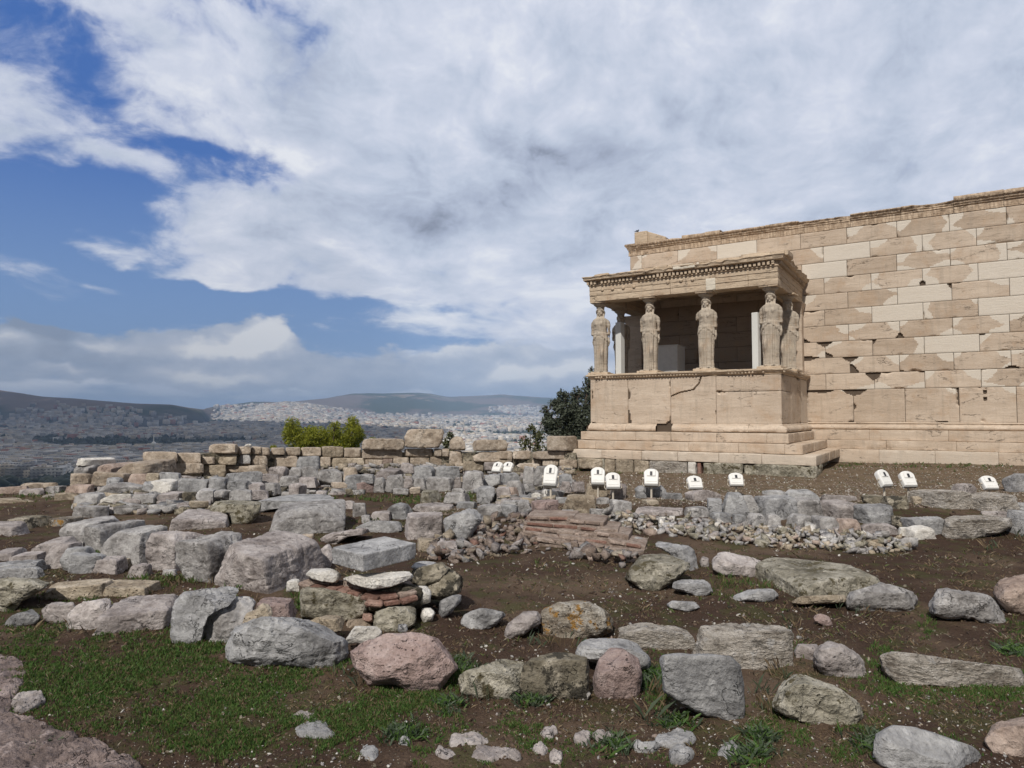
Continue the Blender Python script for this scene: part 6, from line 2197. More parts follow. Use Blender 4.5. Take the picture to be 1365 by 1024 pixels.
def small_stones():
    # clods and crumbs of earth roughening the soil
    x, y, px, py, d = ground_pts(30000, 114, 2.4, 12.5)
    rs = np.random.RandomState(5)
    cl = fbm(np.stack([x*1.3, y*1.3, x*0], 1), 3, 18)
    kp = cl > -0.15
    x, y, d = x[kp], y[kp], d[kp]
    s_ = (0.004+0.014*rs.uniform(0, 1, len(x))**3)*np.clip(d/4.5, 0.8, 1.8)
    scatter('clods', np.stack([x, y, ground_z(x, y)], 1), s_, [M['l'], M['clod'], M['clod2']], [1, 3, 2], 15, flat=0.6)
    pale = [M['w'], M['b'], M['k'], M['g'], M['r']]
    # bits of marble strewn over the earth
    x, y, px, py, d = ground_pts(9000, 4)
    cl = fbm(np.stack([x*0.8, y*0.8, x*0], 1), 3, 8)+0.3*fbm(np.stack([x*4, y*4, x*0], 1), 2, 9)
    zone = np.exp(-((px-870)/170)**2-((py-945)/45)**2)*1.2+np.exp(-((px-700)/120)**2-((py-740)/40)**2)*0.4-np.exp(-((px-180)/200)**2-((py-900)/80)**2)*0.5
    keep = cl+zone > 0.16
    x, y, d = x[keep], y[keep], d[keep]
    rs = np.random.RandomState(3)
    s = (0.004+0.010*rs.uniform(0, 1, len(x))**3)*np.clip(d/4.5, 0.8, 1.7)
    big = rs.uniform(0, 1, len(x)) < 0.02
    s = np.where(big, s*1.8, s)
    z = ground_z(x, y)+s*0.25
    scatter('gravel', np.stack([x, y, z], 1), s, pale, [3, 2, 2, 1.5, 0.6], 5)
    # litter by the temple foot
    x, y, px, py, d = ground_pts(13000, 14, 11.3, 19.5, 560, 1430)
    s = 0.008+0.018*np.random.RandomState(9).uniform(0, 1, len(x))**2
    z = ground_z(x, y)+s*0.2
    ok = (y < 16.9) | (x > -2.4)
    scatter('chippings', np.stack([x, y, z], 1)[ok], s[ok], [M['b'], M['r'], M['mortar'], M['w'], M['y']], [2, 1, 3, 1.2, 3], 6)
    # heap of broken stones
    rs = np.random.RandomState(21)
    up = [(798, 684), (850, 690), (940, 700), (1020, 703), (1100, 708), (1150, 710), (1210, 730)]
    dn = [(815, 706), (850, 712), (926, 722), (1015, 730), (1117, 738), (1180, 738), (1212, 734)]
    P, S = [], []
    for i in range(760):
        px = rs.uniform(800, 1212)
        a = np.interp(px, *zip(*up))
        b = np.interp(px, *zip(*dn))
        k = rs.beta(1.2, 1.2)
        py = a+(b-a)*k
        dd = hit_ground(px, py)
        q = at_depth(px, py, dd)
        q[2] = ground_z(q[0], q[1])[0]+rs.uniform(0.0, 0.10)*math.sin(math.pi*min(1, max(0, k)))**0.7+0.01
        P.append(q)
        S.append(rs.uniform(0.025, 0.06) if rs.uniform() > 0.12 else rs.uniform(0.06, 0.095))
    scatter('rubble_heap', np.array(P), np.array(S), [M['w'], M['b'], M['k'], M['g'], M['r'], M['y']], [0.6, 3, 1.2, 5, 0.6, 2.5], 22, flat=0.6, block=True)
    # crumbled masonry on the slope left of the brick wall
    P, S = [], []
    for i in range(420):
        px = rs.uniform(575, 712) if i < 330 else rs.uniform(695, 850)
        a = np.interp(px, [575, 620, 690, 712, 800, 850], [735, 700, 690, 692, 738, 746])
        b = np.interp(px, [575, 620, 660, 712, 740, 850], [748, 752, 745, 738, 745, 760])
        k = rs.uniform()
        py = a+(b-a)*k
        q = at_depth(px, py, hit_ground(px, py))
        q[2] += rs.uniform(0.0, 0.12)
        P.append(q)
        S.append(rs.uniform(0.02, 0.085))
    scatter('masonry_debris', np.array(P), np.array(S), [M['mortar'], M['k'], M['r'], M['brick'], M['b'], M['g']], [4, 2, 1.5, 1, 1.5, 1.5], 23, flat=0.55, block=True)
    # chinks between the stones of the grey banks
    P, S = [], []
    for i in range(1500):
        px = rs.uniform(105, 760)
        top = np.interp(px, [105, 190, 330, 480, 620, 700, 760], [640, 628, 622, 622, 622, 622, 622])
        bot = np.interp(px, [105, 330, 345, 480, 500, 620, 700, 760], [686, 684, 664, 660, 650, 652, 690, 655])
        py = rs.uniform(top, bot)
        dd = hit_ground(px, py)
        q = at_depth(px, py, dd)
        P.append(q+np.array([0, 0, rs.uniform(0, 0.06)]))
        S.append(rs.uniform(0.05, 0.15))
    scatter('bank_rubble', np.array(P), np.array(S), [M['g'], M['k'], M['l'], M['b'], M['u']], [3, 2, 2, 1.5, 2], 24, flat=0.62, block=True, align=True)


small_stones()


# ------------------------------------------------------------------ grass, weeds
def blades(name, x, y, hgt, wid, mats, mi, seed, per=4, lean=0.5, label=None):
    rs = np.random.RandomState(seed)
    n = len(x)*per
    bx = np.repeat(x, per)+rs.normal(0, 0.010, n)*np.repeat(hgt, per)/0.04
    by = np.repeat(y, per)+rs.normal(0, 0.010, n)*np.repeat(hgt, per)/0.04
    z = np.repeat(ground_z(x, y), per)
    h = np.repeat(hgt, per)*rs.uniform(0.5, 1.3, n)
    w = np.repeat(wid, per)*rs.uniform(0.6, 1.4, n)
    a = rs.uniform(0, 2*math.pi, n)
    la = rs.uniform(0, 2*math.pi, n)
    ln = rs.uniform(0.1, 1.0, n)*lean*h*2
    V = np.zeros((n, 4, 3))
    cx, cy = np.cos(a)*w, np.sin(a)*w
    V[:, 0] = np.stack([bx-cx*0.6, by-cy*0.6, z-0.004], 1)
    V[:, 1] = np.stack([bx+cx*0.6, by+cy*0.6, z-0.004], 1)
    mx, my = bx+np.cos(la)*ln*0.45, by+np.sin(la)*ln*0.45
    V[:, 2] = np.stack([mx+cx, my+cy, z+h*0.65], 1)
    V[:, 3] = np.stack([bx+np.cos(la)*ln, by+np.sin(la)*ln, z+h], 1)
    f = np.arange(n*4).reshape(n, 4)
    o = link(name, V.reshape(-1, 3), f[:, [0, 1, 2, 3]], None, mats=mats, fmat=np.repeat(mi, per), smooth=False)
    tag(o, label, None, kind='stuff')
    return o


def leaf_mat(name, c1, c2, transl=0.25, rough=0.6):
    m, t, b = new_mat(name)
    geo = t.node('ShaderNodeNewGeometry')
    rnd = geo.outputs['Random Per Island']
    c = t.mix(rnd, c1, c2)
    t.put(b.inputs['Base Color'], c)
    b.inputs['Roughness'].default_value = rough
    tr_ = t.node('ShaderNodeBsdfTranslucent')
    t.put(tr_.inputs[0], c)
    mx = t.node('ShaderNodeMixShader')
    mx.inputs[0].default_value = transl
    t.l.new(b.outputs[0], mx.inputs[1])
    t.l.new(tr_.outputs[0], mx.inputs[2])
    out = [n for n in t.n if n.type == 'OUTPUT_MATERIAL'][0]
    t.l.new(mx.outputs[0], out.inputs[0])
    return m


M['grass'] = leaf_mat('green_turf', (0.042, 0.095, 0.020), (0.10, 0.17, 0.042))
M['grass2'] = leaf_mat('yellow_green_turf', (0.07, 0.10, 0.025), (0.13, 0.15, 0.05))
M['straw'] = leaf_mat('dry_straw', (0.10, 0.065, 0.038), (0.24, 0.18, 0.11))
M['weed'] = leaf_mat('grey_green_weed', (0.05, 0.075, 0.04), (0.11, 0.14, 0.09))


def make_grass():
    def dens(px, py):
        g = lambda a, b, sx, sy, k: k*np.exp(-((px-a)/sx)**2-((py-b)/sy)**2)
        return (g(170, 890, 190, 55, 1.5)+g(60, 850, 90, 22, 0.7)+g(260, 970, 200, 45, 1.0)+g(480, 930, 190, 36, 1.1)+g(430, 1000, 230, 30, 0.9)+g(620, 975, 110, 40, 0.8)
                + g(700, 1000, 160, 40, 0.6)+g(1085, 985, 120, 40, 1.1)+g(980, 1005, 100, 25, .8)+g(1190, 930, 110, 32, 0.8)+g(1320, 915, 60, 22, 1.1)+g(1250, 1000, 120, 30, 0.5)
                + g(872, 905, 16, 32, 1.3)+g(610, 895, 16, 22, 1.0)+g(690, 960, 40, 20, 0.5)+g(1170, 870, 20, 20, 0.7)+g(1225, 830, 12, 20, .9)+g(985, 780, 70, 18, 0.45)+g(1060, 860, 25, 15, 0.5)
                + g(130, 735, 30, 7, 1.0)+g(85, 790, 60, 8, 0.8)+g(230, 775, 60, 10, 0.8)+g(330, 775, 30, 8, 0.8)+g(405, 802, 16, 14, 1.4)+g(100, 850, 120, 12, 0.4)
                + g(560, 670, 90, 7, 0.7)+g(640, 668, 60, 8, 0.5)+g(490, 700, 30, 6, 0.9)+g(430, 668, 30, 5, 0.7)+g(1200, 622, 260, 14, 2.2)+g(900, 634, 160, 8, 1.0)
                + g(1300, 640, 160, 12, 0.35)+g(1350, 840, 40, 20, 0.6)+g(1000, 760, 80, 14, 0.3)+g(700, 745, 60, 10, 0.2)+g(20, 665, 120, 6, 0.5)+g(890, 700, 30, 10, 0.2))
    rs = np.random.RandomState(77)
    for nm, n, lo, hi, sd, hm in (('grass', 230000, 2.3, 6.5, 31, 1.0), ('far_grass', 60000, 6.5, 19.0, 32, 1.0), ('terrace_grass', 60000, 11.5, 21.0, 33, 1.0)):
        x, y, px, py, d = ground_pts(n, sd, lo, hi)
        p = np.stack([x, y, x*0], 1)
        cl = 0.5+0.9*fbm(p*2.2, 4, 51)+0.5*fbm(p*9, 2, 52)
        k = dens(px, py)*np.clip(cl*1.4, 0, 1.6)
        keep = rs.uniform(0, 1, n) < np.clip(k-0.12, 0, 1)
        if nm != 'grass':
            keep &= ((y < 16.9) | (x > -2.4)) & (y < 21.2)
        x, y, d, cl = x[keep], y[keep], d[keep], cl[keep]
        h = np.where(d < 6.5, 0.014+0.014*rs.uniform(0, 1, len(x)), 0.022+0.022*rs.uniform(0, 1, len(x)))*np.clip(d/5, 0.85, 1.5)*(0.7+0.5*np.clip(cl, 0, 1.2))
        w = 0.0022*np.clip(d/3.2, 1, 4)
        mi = rs.choice(3, len(x), p=[0.62, 0.25, 0.13] if d.mean() < 6 else [0.35, 0.33, 0.32])
        blades(nm, x, y, h, w, [M['grass'], M['grass2'], M['straw']], mi, sd+9, per=4, label=None)
    # dry weeds and litter nearly everywhere
    x, y, px, py, d = ground_pts(60000, 55, 2.4, 18.0)
    p = np.stack([x, y, x*0], 1)
    cl = fbm(p*1.7, 4, 61)+0.4*fbm(p*7, 2, 62)
    keep = (rs.uniform(0, 1, len(x)) < np.clip(0.30+cl*0.9, 0.03, 1)) & (((y < 16.9) | (x > -2.4)) & (y < 21.2))
    x, y, d = x[keep], y[keep], d[keep]
    h = (0.010+0.014*rs.uniform(0, 1, len(x)))*np.clip(d/4.5, 0.8, 1.7)
    mi = rs.choice(3, len(x), p=[0.62, 0.22, 0.16])
    blades('dry_weeds', x, y, h, 0.0022*np.clip(d/3.2, 1, 4), [M['straw'], M['l'], M['grass2']], mi, 63, per=3, lean=1.2)
    # tall dry stems round some stones
    x, y, px, py, d = ground_pts(9000, 91, 3.4, 12)
    g = lambda a, b, sx, sy: np.exp(-((px-a)/sx)**2-((py-b)/sy)**2)
    k = g(870, 925, 14, 25)+g(740, 850, 40, 12)*0.5+g(1030, 905, 8, 20)+g(1010, 930, 8, 20)+g(1330, 715, 30, 8)+g(1050, 830, 14, 14)*0.6+g(655, 930, 30, 8)*0.6+g(1140, 810, 40, 10)*0.4+g(80, 845, 60, 8)*.4+g(470, 905, 20, 10)*.5
    keep = rs.uniform(0, 1, len(x)) < k
    blades('dry_stems', x[keep], y[keep], 0.06+0.05*rs.uniform(0, 1, keep.sum()), 0.0018*np.clip(d[keep]/3.5, 1, 3), [M['straw'], M['weed']], rs.choice(2, keep.sum(), p=[.7, .3]), 92, per=4, lean=0.5)
    # fleshy grey-green rosettes
    pts, w = [], []
    for (a, b, n, r) in ((820, 990, 26, 0.05), (710, 935, 24, 0.05), (870, 905, 60, 0.10), (1175, 1005, 40, 0.07), (1350, 870, 30, 0.06), (605, 890, 50, 0.08), (1015, 985, 20, 0.04), (540, 985, 30, .06), (50, 1000, 20, .05), (1000, 1010, 30, .06), (600, 940, 24, .05), (900, 965, 20, .05)):
        dd = hit_ground(a, b)
        q = at_depth(a, b, dd)
        for _ in range(n*2):
            pts.append((q[0]+rs.normal(0, r), q[1]+rs.normal(0, r)))
    pts = np.array(pts)
    blades('weeds', pts[:, 0], pts[:, 1], np.full(len(pts), 0.04), np.full(len(pts), 0.006), [M['weed'], M['grass']], rs.choice(2, len(pts)), 93, per=5, lean=1.0)


make_grass()


# ------------------------------------------------------------------ trees
def leaf_cloud(lobes, n, size, seed, thin=False, gaps=0.18):
    """small leaf faces spread through the lobes' volume, denser near the surface, with open patches"""
    rs = np.random.RandomState(seed)
    vol = np.array([r[0]*r[1]*r[2] for c, r in lobes])
    which = rs.choice(len(lobes), n, p=vol/vol.sum())
    C = np.array([c for c, r in lobes])[which]
    Rr = np.array([r for c, r in lobes])[which]
    dv = rs.normal(size=(n, 3))
    dv /= np.linalg.norm(dv, axis=1, keepdims=True)
    rad = rs.uniform(0, 1, n)**0.45
    bump_ = 1+0.30*fbm(dv*1.9+which[:, None]*5.3, 3, seed)
    P = C+dv*Rr*(rad*bump_)[:, None]
    m = np.mean(Rr)
    g = fbm(P/m*2.6, 3, seed+5)
    P = P[g > -gaps]
    n = len(P)
    A = rs.normal(size=(n, 3))
    A /= np.linalg.norm(A, axis=1, keepdims=True)
    B = np.cross(A, rs.normal(size=(n, 3)))
    B /= np.linalg.norm(B, axis=1, keepdims=True)
    s = size*rs.uniform(0.6, 1.5, n)[:, None]
    wd = 0.22 if thin else 0.42
    V = np.stack([P-A*s, P+B*s*wd, P+A*s, P-B*s*wd], 1)
    return V.reshape(-1, 3), np.arange(n*4).reshape(n, 4)


def tree(name, label, base, height, trunk_r, lobes, n, size, mat, bark, seed, thin=False, gaps=0.18):
    e = empty(name, tuple(base))
    tag(e, label, 'tree' if 'bush' not in name else 'bush')
    v, f = leaf_cloud(lobes, n, size, seed, thin, gaps)
    b = np.array(base)
    cr = link('crown', v-b, f, mat, e, smooth=False)
    rn = random.Random(seed)
    mb = MB()
    cen = np.mean([c for c, r in lobes], 0)
    top = Vector(cen-b)
    mid = top*0.5+Vector((rn.uniform(-.2, .2), rn.uniform(-.2, .2), 0))
    mb.tube([(0, 0, -0.5), tuple(mid*0.5), tuple(mid), tuple(top)], [trunk_r*1.3, trunk_r, trunk_r*0.75, trunk_r*0.35], 10)
    for c, r in lobes:
        p0 = mid.lerp(top, rn.uniform(0.0, 0.7))
        p1 = Vector(np.array(c)-b)
        pm = p0.lerp(p1, 0.5)+Vector((0, 0, -0.15*max(r)))
        mb.tube([tuple(p0), tuple(pm), tuple(p1)], [trunk_r*0.5, trunk_r*0.32, trunk_r*0.12], 7)
        for k in range(7):
            dv = Vector((rn.gauss(0, 1), rn.gauss(0, 1), rn.gauss(0.3, 1)))
            dv.normalize()
            p2 = p1+Vector([dv[j]*r[j]*rn.uniform(0.7, 1.12) for j in range(3)])
            mb.tube([tuple(p1), tuple(p1.lerp(p2, 0.55)+Vector((0, 0, -0.05))), tuple(p2)], [trunk_r*0.14, trunk_r*0.09, trunk_r*0.04], 5)
    mb.build('trunk', bark, e, smooth=True)
    return e


def lob(px, py, r, d, dz=1.0, dj=0.0):
    c = at_depth(px, py, d+dj)
    rr = r/910*d
    return (c, (rr, rr, rr*dz))


M['bark'] = stone_mat('tree_bark', (0.05, 0.038, 0.028), (0.09, 0.07, 0.055), (0.14, 0.12, 0.10), pits=0.6, cracks=0.6)
M['pine_leaf'] = leaf_mat('bright_pine_needles', (0.09, 0.12, 0.014), (0.40, 0.40, 0.05), 0.4)
M['olive_leaf'] = leaf_mat('dark_olive_leaves', (0.035, 0.044, 0.026), (0.115, 0.13, 0.095), 0.15)
M['bush_leaf'] = leaf_mat('sparse_bush_leaves', (0.05, 0.06, 0.02), (0.13, 0.13, 0.06), 0.2)
M['flower'] = leaf_mat('white_blossom', (0.6, 0.6, 0.55), (0.75, 0.75, 0.7), 0.2)


def make_trees():
    D = 33
    L = [lob(390, 570, 11, D, 1.3), lob(384, 580, 9, D, 1.3, .4), lob(398, 586, 16, D, 1.0), lob(415, 576, 9, D), lob(424, 586, 17, D, 1.0, -.3), lob(446, 570, 9, D, 1.0, -.4), lob(444, 584, 16, D, 1.0, .3),
         lob(470, 564, 9, D, 1.2), lob(470, 577, 15, D, 1.0, -.3), lob(480, 582, 8, D), lob(462, 594, 18, D), lob(410, 598, 20, D), lob(435, 600, 20, D), lob(455, 612, 26, D), lob(410, 616, 26, D)]
    b = at_depth(432, 790, D)
    tree('pine_tree', 'bushy yellow-green pine rising behind the long back wall', b, 8, 0.16, L, 60000, 0.07, M['pine_leaf'], M['bark'], 5, thin=True, gaps=0.30)
    D = 25.5
    L = [lob(730, 548, 9, D), lob(742, 540, 12, D, 1.0, .3), lob(752, 528, 10, D), lob(735, 565, 15, D), lob(758, 552, 20, D), lob(770, 530, 12, D, 1.2, .5), lob(784, 512, 9, D, 1.3), lob(788, 494, 4, D, 1.4), lob(792, 535, 18, D),
         lob(778, 560, 22, D), lob(748, 585, 20, D), lob(775, 592, 24, D), lob(800, 575, 24, D), lob(745, 610, 22, D), lob(775, 620, 28, D), lob(800, 520, 14, D)]
    b = at_depth(775, 745, D)
    tree('olive_tree', 'dark olive tree growing just left of the temple porch', b, 6, 0.2, L, 44000, 0.055, M['olive_leaf'], M['bark'], 6, gaps=0.16)
    D = 24.0
    L = [lob(708, 572, 7, D), lob(718, 582, 9, D), lob(700, 590, 9, D), lob(716, 598, 11, D), lob(698, 606, 10, D)]
    tree('thin_bush', 'thin open bush between the oblong wall block and the olive tree', at_depth(708, 680, D), 3, 0.05, L, 1500, 0.055, M['bush_leaf'], M['bark'], 7, gaps=0.05)
    D = 23.0
    L = [lob(597, 592, 7, D, 1.3), lob(600, 582, 5, D, 1.3), lob(596, 604, 8, D)]
    e = tree('flowering_bush', 'small bush dotted with white flowers behind the tall wall block', at_depth(598, 680, D), 3, 0.04, L, 2200, 0.045, M['bush_leaf'], M['bark'], 8, gaps=0.1)
    v, f = leaf_cloud(L, 420, 0.04, 18, gaps=0.3)
    link('blossom', v-np.array(e.location), f, M['flower'], e, smooth=False)
    for i, (px, py, r, lab) in enumerate(((497, 588, 6, 'tip of a yellow-green shrub just right of the pine'), (365, 598, 5, 'tip of a low shrub just left of the pine'), (633, 606, 4, 'tip of a low shrub behind the back wall boulder'))):
        D = 29.0
        tree('small_bush', lab, at_depth(px, 700, D), 3, 0.04, [lob(px, py, r, D), lob(px+3, py+8, r*1.4, D)], 1600, 0.05, M['pine_leaf'], M['bark'], 30+i, thin=True)


make_trees()


# ------------------------------------------------------------------ far country
RID = [(-400, 505, 5200), (-100, 515, 5000), (0, 521, 4800), (29, 525, 4700), (59, 530, 4600), (97, 532, 4500), (147, 536, 4500), (185, 539, 4500), (229, 540, 4600), (252, 544, 4800), (270, 546, 5200),
       (293, 542, 7400), (337, 536, 7800), (380, 537, 8000), (433, 532, 8200), (468, 526, 8400), (512, 526, 8500), (556, 524, 8600), (573, 525, 8600), (597, 530, 8700), (635, 529, 8800), (673, 527, 8900), (723, 530, 9000), (900, 533, 9000), (1365, 530, 9000), (1900, 520, 9000)]
RX, RY, RD = [np.array(c, float) for c in zip(*RID)]


def plain_z(d):
    return np.interp(d, [200, 700, 1000, 2000, 3500, 6000, 7500, 20000], [-60, -68, -76, -72, -56, -22, 8, 40])


def far_z(x, y):
    d = x*FW0[0]+y*FW0[1]
    lat = x*RT[0]+y*RT[1]
    px = np.clip(682.5+910*lat/np.maximum(d, 200), -400, 1900)
    z = plain_z(d)
    p = np.stack([x, y, x*0], 1)
    D0 = np.interp(px, RX, RD)
    zr = -(np.interp(px, RX, RY)-555)/910*D0
    W = np.where(px < 280, 1500, 2000)
    s = np.clip((d-(D0-W))/W, 0, 1)
    s = s*s*(3-2*s)
    b = np.clip(1-(d-D0)/5000, 0.2, 1)
    nz = fbm(p/900, 5, 41, 0.55, ridge=True)
    nz2 = fbm(p/320, 4, 43)
    h = (zr-z)*s*b+(zr*0.24*nz*s*(1-0.72*s)+zr*0.08*nz2*s*(1-0.7*s))
    z = z+h
    # the spur with the hillside town
    sp = np.exp(-((px-395)/65)**2)*np.exp(-((d-6100)/750)**2)
    z = z+sp*(125+20*nz2)
    sp = np.exp(-((px-175)/60)**2)*np.exp(-((d-3600)/300)**2)
    z = z+sp*14
    return z


def make_far():
    nr, na = 300, 620
    rr = np.geomspace(60, 16000, nr)
    th = np.linspace(R(-75), R(75), na)
    X = (rr[:, None]*(np.sin(th)[None]*RT[0]+np.cos(th)[None]*FW0[0])).ravel()
    Y = (rr[:, None]*(np.sin(th)[None]*RT[1]+np.cos(th)[None]*FW0[1])).ravel()
    Z = far_z(X, Y)
    Z = np.where(np.repeat(rr, na) < 120, Z.clip(None, -40), Z)
    ix = np.arange(nr*na).reshape(nr, na)
    f = np.stack([ix[:-1, :-1].ravel(), ix[1:, :-1].ravel(), ix[1:, 1:].ravel(), ix[:-1, 1:].ravel()], 1)
    m, t, b = new_mat('scrub_hillside')
    tc = t.node('ShaderNodeTexCoord').outputs['Object']
    n1 = t.noise(tc, 0.0011, 6, 0.6)
    n2 = t.noise(tc, 0.006, 6, 0.65)
    n3 = t.noise(t.v('ADD', tc, (900, 20, 0)), 0.0022, 6, 0.65)
    c = t.mix(n2, (0.115, 0.085, 0.066), (0.225, 0.175, 0.14))
    c = t.mix(t.ramp(n1, 0.47, 0.58), c, (0.050, 0.062, 0.030))
    c = t.mix(t.m('MULTIPLY', t.ramp(n3, 0.60, 0.68), 0.7), c, (0.38, 0.30, 0.24))
    sp = t.node('ShaderNodeSeparateXYZ')
    t.put(sp.inputs[0], tc)
    low = t.ramp(sp.outputs[2], -40, 45, 1.0, 0.0)
    tn = t.mix(t.noise(tc, 0.03, 4, 0.7), (0.030, 0.036, 0.025), (0.14, 0.135, 0.125))
    tn = t.mix(t.ramp(t.noise(tc, 0.0045, 5, 0.6), 0.50, 0.60), tn, (0.030, 0.042, 0.022))
    c = t.mix(low, c, tn)
    t.put(b.inputs['Base Color'], c)
    b.inputs['Roughness'].default_value = 1.0
    b.inputs['Specular IOR Level'].default_value = 0.0
    o = link('hills', np.stack([X, Y, Z], 1), f, m, smooth=True)
    tag(o, kind='structure')

    # city
    def wall_mat(name, c1, c2):
        m, t, b = new_mat(name)
        tc = t.node('ShaderNodeTexCoord').outputs['Object']
        rnd = t.node('ShaderNodeObjectInfo').outputs['Random']
        isl = t.node('ShaderNodeNewGeometry').outputs['Random Per Island']
        c = t.mix(t.m('FRACT', t.m('ADD', rnd, isl)), c1, c2)
        sp = t.node('ShaderNodeSeparateXYZ')
        t.put(sp.inputs[0], tc)
        fr = t.m('FRACT', t.m('DIVIDE', sp.outputs[2], 3.1))
        fx = t.m('FRACT', t.m('DIVIDE', t.m('ADD', sp.outputs[0], sp.outputs[1]), 3.6))
        win = t.m('MULTIPLY', t.m('MULTIPLY', t.m('GREATER_THAN', fr, 0.35), t.m('LESS_THAN', fr, 0.8)), t.m('GREATER_THAN', fx, 0.45))
        nn = t.node('ShaderNodeSeparateXYZ')
        t.put(nn.inputs[0], t.node('ShaderNodeNewGeometry').outputs['True Normal'])
        win = t.m('MULTIPLY', win, t.m('LESS_THAN', t.m('ABSOLUTE', nn.outputs[2]), 0.5))
        c = t.mix(t.m('MULTIPLY', win, 0.7), c, (0.10, 0.10, 0.11))
        t.put(b.inputs['Base Color'], c)
        return m
    W = [wall_mat('pale_render', (0.30, 0.285, 0.26), (0.70, 0.67, 0.62)), wall_mat('cream_render', (0.44, 0.38, 0.30), (0.66, 0.58, 0.48)), wall_mat('grey_concrete', (0.20, 0.20, 0.20), (0.40, 0.39, 0.38)), wall_mat('tile_roofs', (0.30, 0.13, 0.09), (0.45, 0.24, 0.18))]
    rs = np.random.RandomState(12)
    n = 60000
    px = rs.uniform(-60, 840, n)
    u = rs.uniform(0, 1, n)
    # picture row, then the distance where the plain lies on that row
    dd = np.geomspace(640, 7600, 400)
    yy = 555-910*plain_z(dd)/dd
    y = 551+(648-551)*u**1.25
    d = np.interp(-y, -yy, dd)
    X = RT[0]*(px-682.5)/910*d+FW0[0]*d
    Y = RT[1]*(px-682.5)/910*d+FW0[1]*d
    p = np.stack([X, Y, X*0], 1)
    gaps = fbm(p/420, 4, 71)+0.5*fbm(p/90, 2, 72)
    big = np.exp(-((px-170)/200)**2-((y-592)/7)**2)*1.2+np.exp(-((px-100)/160)**2-((y-613)/4)**2)*0.7+np.exp(-((px-230)/160)**2-((y-566)/4)**2)*.7
    D0_ = np.interp(px, RX, RD)
    keep = (gaps-big > -0.26) & (d < np.where(px < 285, D0_-1500+350*np.exp(-((px-60)/90)**2), 6900)) & (rs.uniform(0, 1, n) < np.clip(0.35+0.65*(d/4500), 0, 1))
    X, Y, px, d, y = X[keep], Y[keep], px[keep], d[keep], y[keep]
    # town on the hillside spur and in the saddle
    m2 = 5200
    px2 = rs.uniform(290, 490, m2)
    d2 = rs.uniform(4900, 6350, m2)
    k2 = rs.uniform(0, 1, m2) < np.exp(-((px2-385)/60)**2)*1.2
    px2, d2 = px2[k2], d2[k2]
    m3 = 500
    px3 = np.concatenate([rs.normal(690, 14, m3), rs.normal(90, 90, m3)])
    d3 = np.concatenate([rs.normal(7500, 120, m3), rs.normal(3500, 180, m3)])
    pxa = np.concatenate([px2, px3])
    da = np.concatenate([d2, d3])
    X = np.concatenate([X, RT[0]*(pxa-682.5)/910*da+FW0[0]*da])
    Y = np.concatenate([Y, RT[1]*(pxa-682.5)/910*da+FW0[1]*da])
    px = np.concatenate([px, pxa])
    d = np.concatenate([d, da])
    Z = far_z(X, Y)
    N = len(X)
    k = np.clip(d/3000, 0.75, 1.6)
    sx = rs.uniform(5, 12, N)*k
    sy = rs.uniform(5, 11, N)*k
    h = rs.uniform(9, 22, N)*np.clip(k, 0.8, 1.1)
    a = rs.choice([0.3, 0.9, 1.2], N)+rs.normal(0, 0.15, N)
    mi = rs.choice(4, N, p=[0.50, 0.24, 0.20, 0.06])
    order = np.argsort(-(sx*h/d/d))
    inview = (px > 5) & (px < 770)
    near = [i for i in order if inview[i] and d[i] < 2600][:300]
    ns = set(near)
    # 300 buildings that show largest: objects of their own
    protos = []
    for pi in range(8):
        mb = MB()
        w, l = 1.0, 1.0
        mb.box(-w, w, -l, l, -0.4, 1.0)
        mb.box(-w*1.02, w*1.02, -l*1.02, l*1.02, 1.001, 1.04)
        q = random.Random(pi)
        mb.box(-w*q.uniform(.1, .6), w*q.uniform(.1, .6), -l*0.4, l*0.3, 1.041, 1.041+q.uniform(0.10, 0.2))
        for fl in range(1, 5):
            mb.box(-w*1.08, w*q.uniform(0.2, 1.05), -l*1.12, -l*1.001, fl*0.2-0.03, fl*0.2)
        protos.append((np.concatenate(mb.v), list(mb.f)))
    for c_, i in enumerate(near):
        v, f = protos[c_ % 8]
        v = v*np.array([sx[i], sy[i], h[i]])
        o = link('apartment_building', v, f, W[mi[i]], smooth=False)
        o.location = (X[i], Y[i], Z[i])
        o.rotation_euler = (0, 0, a[i])
        tag(o, 'small pale flat-roofed apartment block among hundreds alike in the city below', 'building', 'apartment blocks in the city below')
    rest = np.array([i for i in range(N) if i not in ns])
    B = np.array([[x, y_, z] for z in (-0.4, 1) for y_ in (-1, 1) for x in (-1, 1)], float)
    Fb = np.array([(0, 2, 3, 1), (4, 5, 7, 6), (0, 1, 5, 4), (2, 6, 7, 3), (0, 4, 6, 2), (1, 3, 7, 5)])
    V = B[None]*np.stack([sx[rest], sy[rest], h[rest]], 1)[:, None, :]
    c, s = np.cos(a[rest])[:, None], np.sin(a[rest])[:, None]
    Vx = V[:, :, 0]*c-V[:, :, 1]*s+X[rest][:, None]
    Vy = V[:, :, 0]*s+V[:, :, 1]*c+Y[rest][:, None]
    Vz = V[:, :, 2]+Z[rest][:, None]
    V = np.stack([Vx, Vy, Vz], 2).reshape(-1, 3)
    Fc = (Fb[None]+np.arange(len(rest))[:, None, None]*8).reshape(-1, 4)
    o = link('city', V, Fc, None, mats=W, fmat=np.repeat(mi[rest], 6), smooth=False)
    tag(o, kind='stuff')
    # street and park trees of the city as one mass
    n = 16000
    px = rs.uniform(-60, 840, n)
    y = rs.uniform(556, 650, n)
    d = np.interp(-y, -yy, dd)
    X = RT[0]*(px-682.5)/910*d+FW0[0]*d
    Y = RT[1]*(px-682.5)/910*d+FW0[1]*d
    p = np.stack([X, Y, X*0], 1)
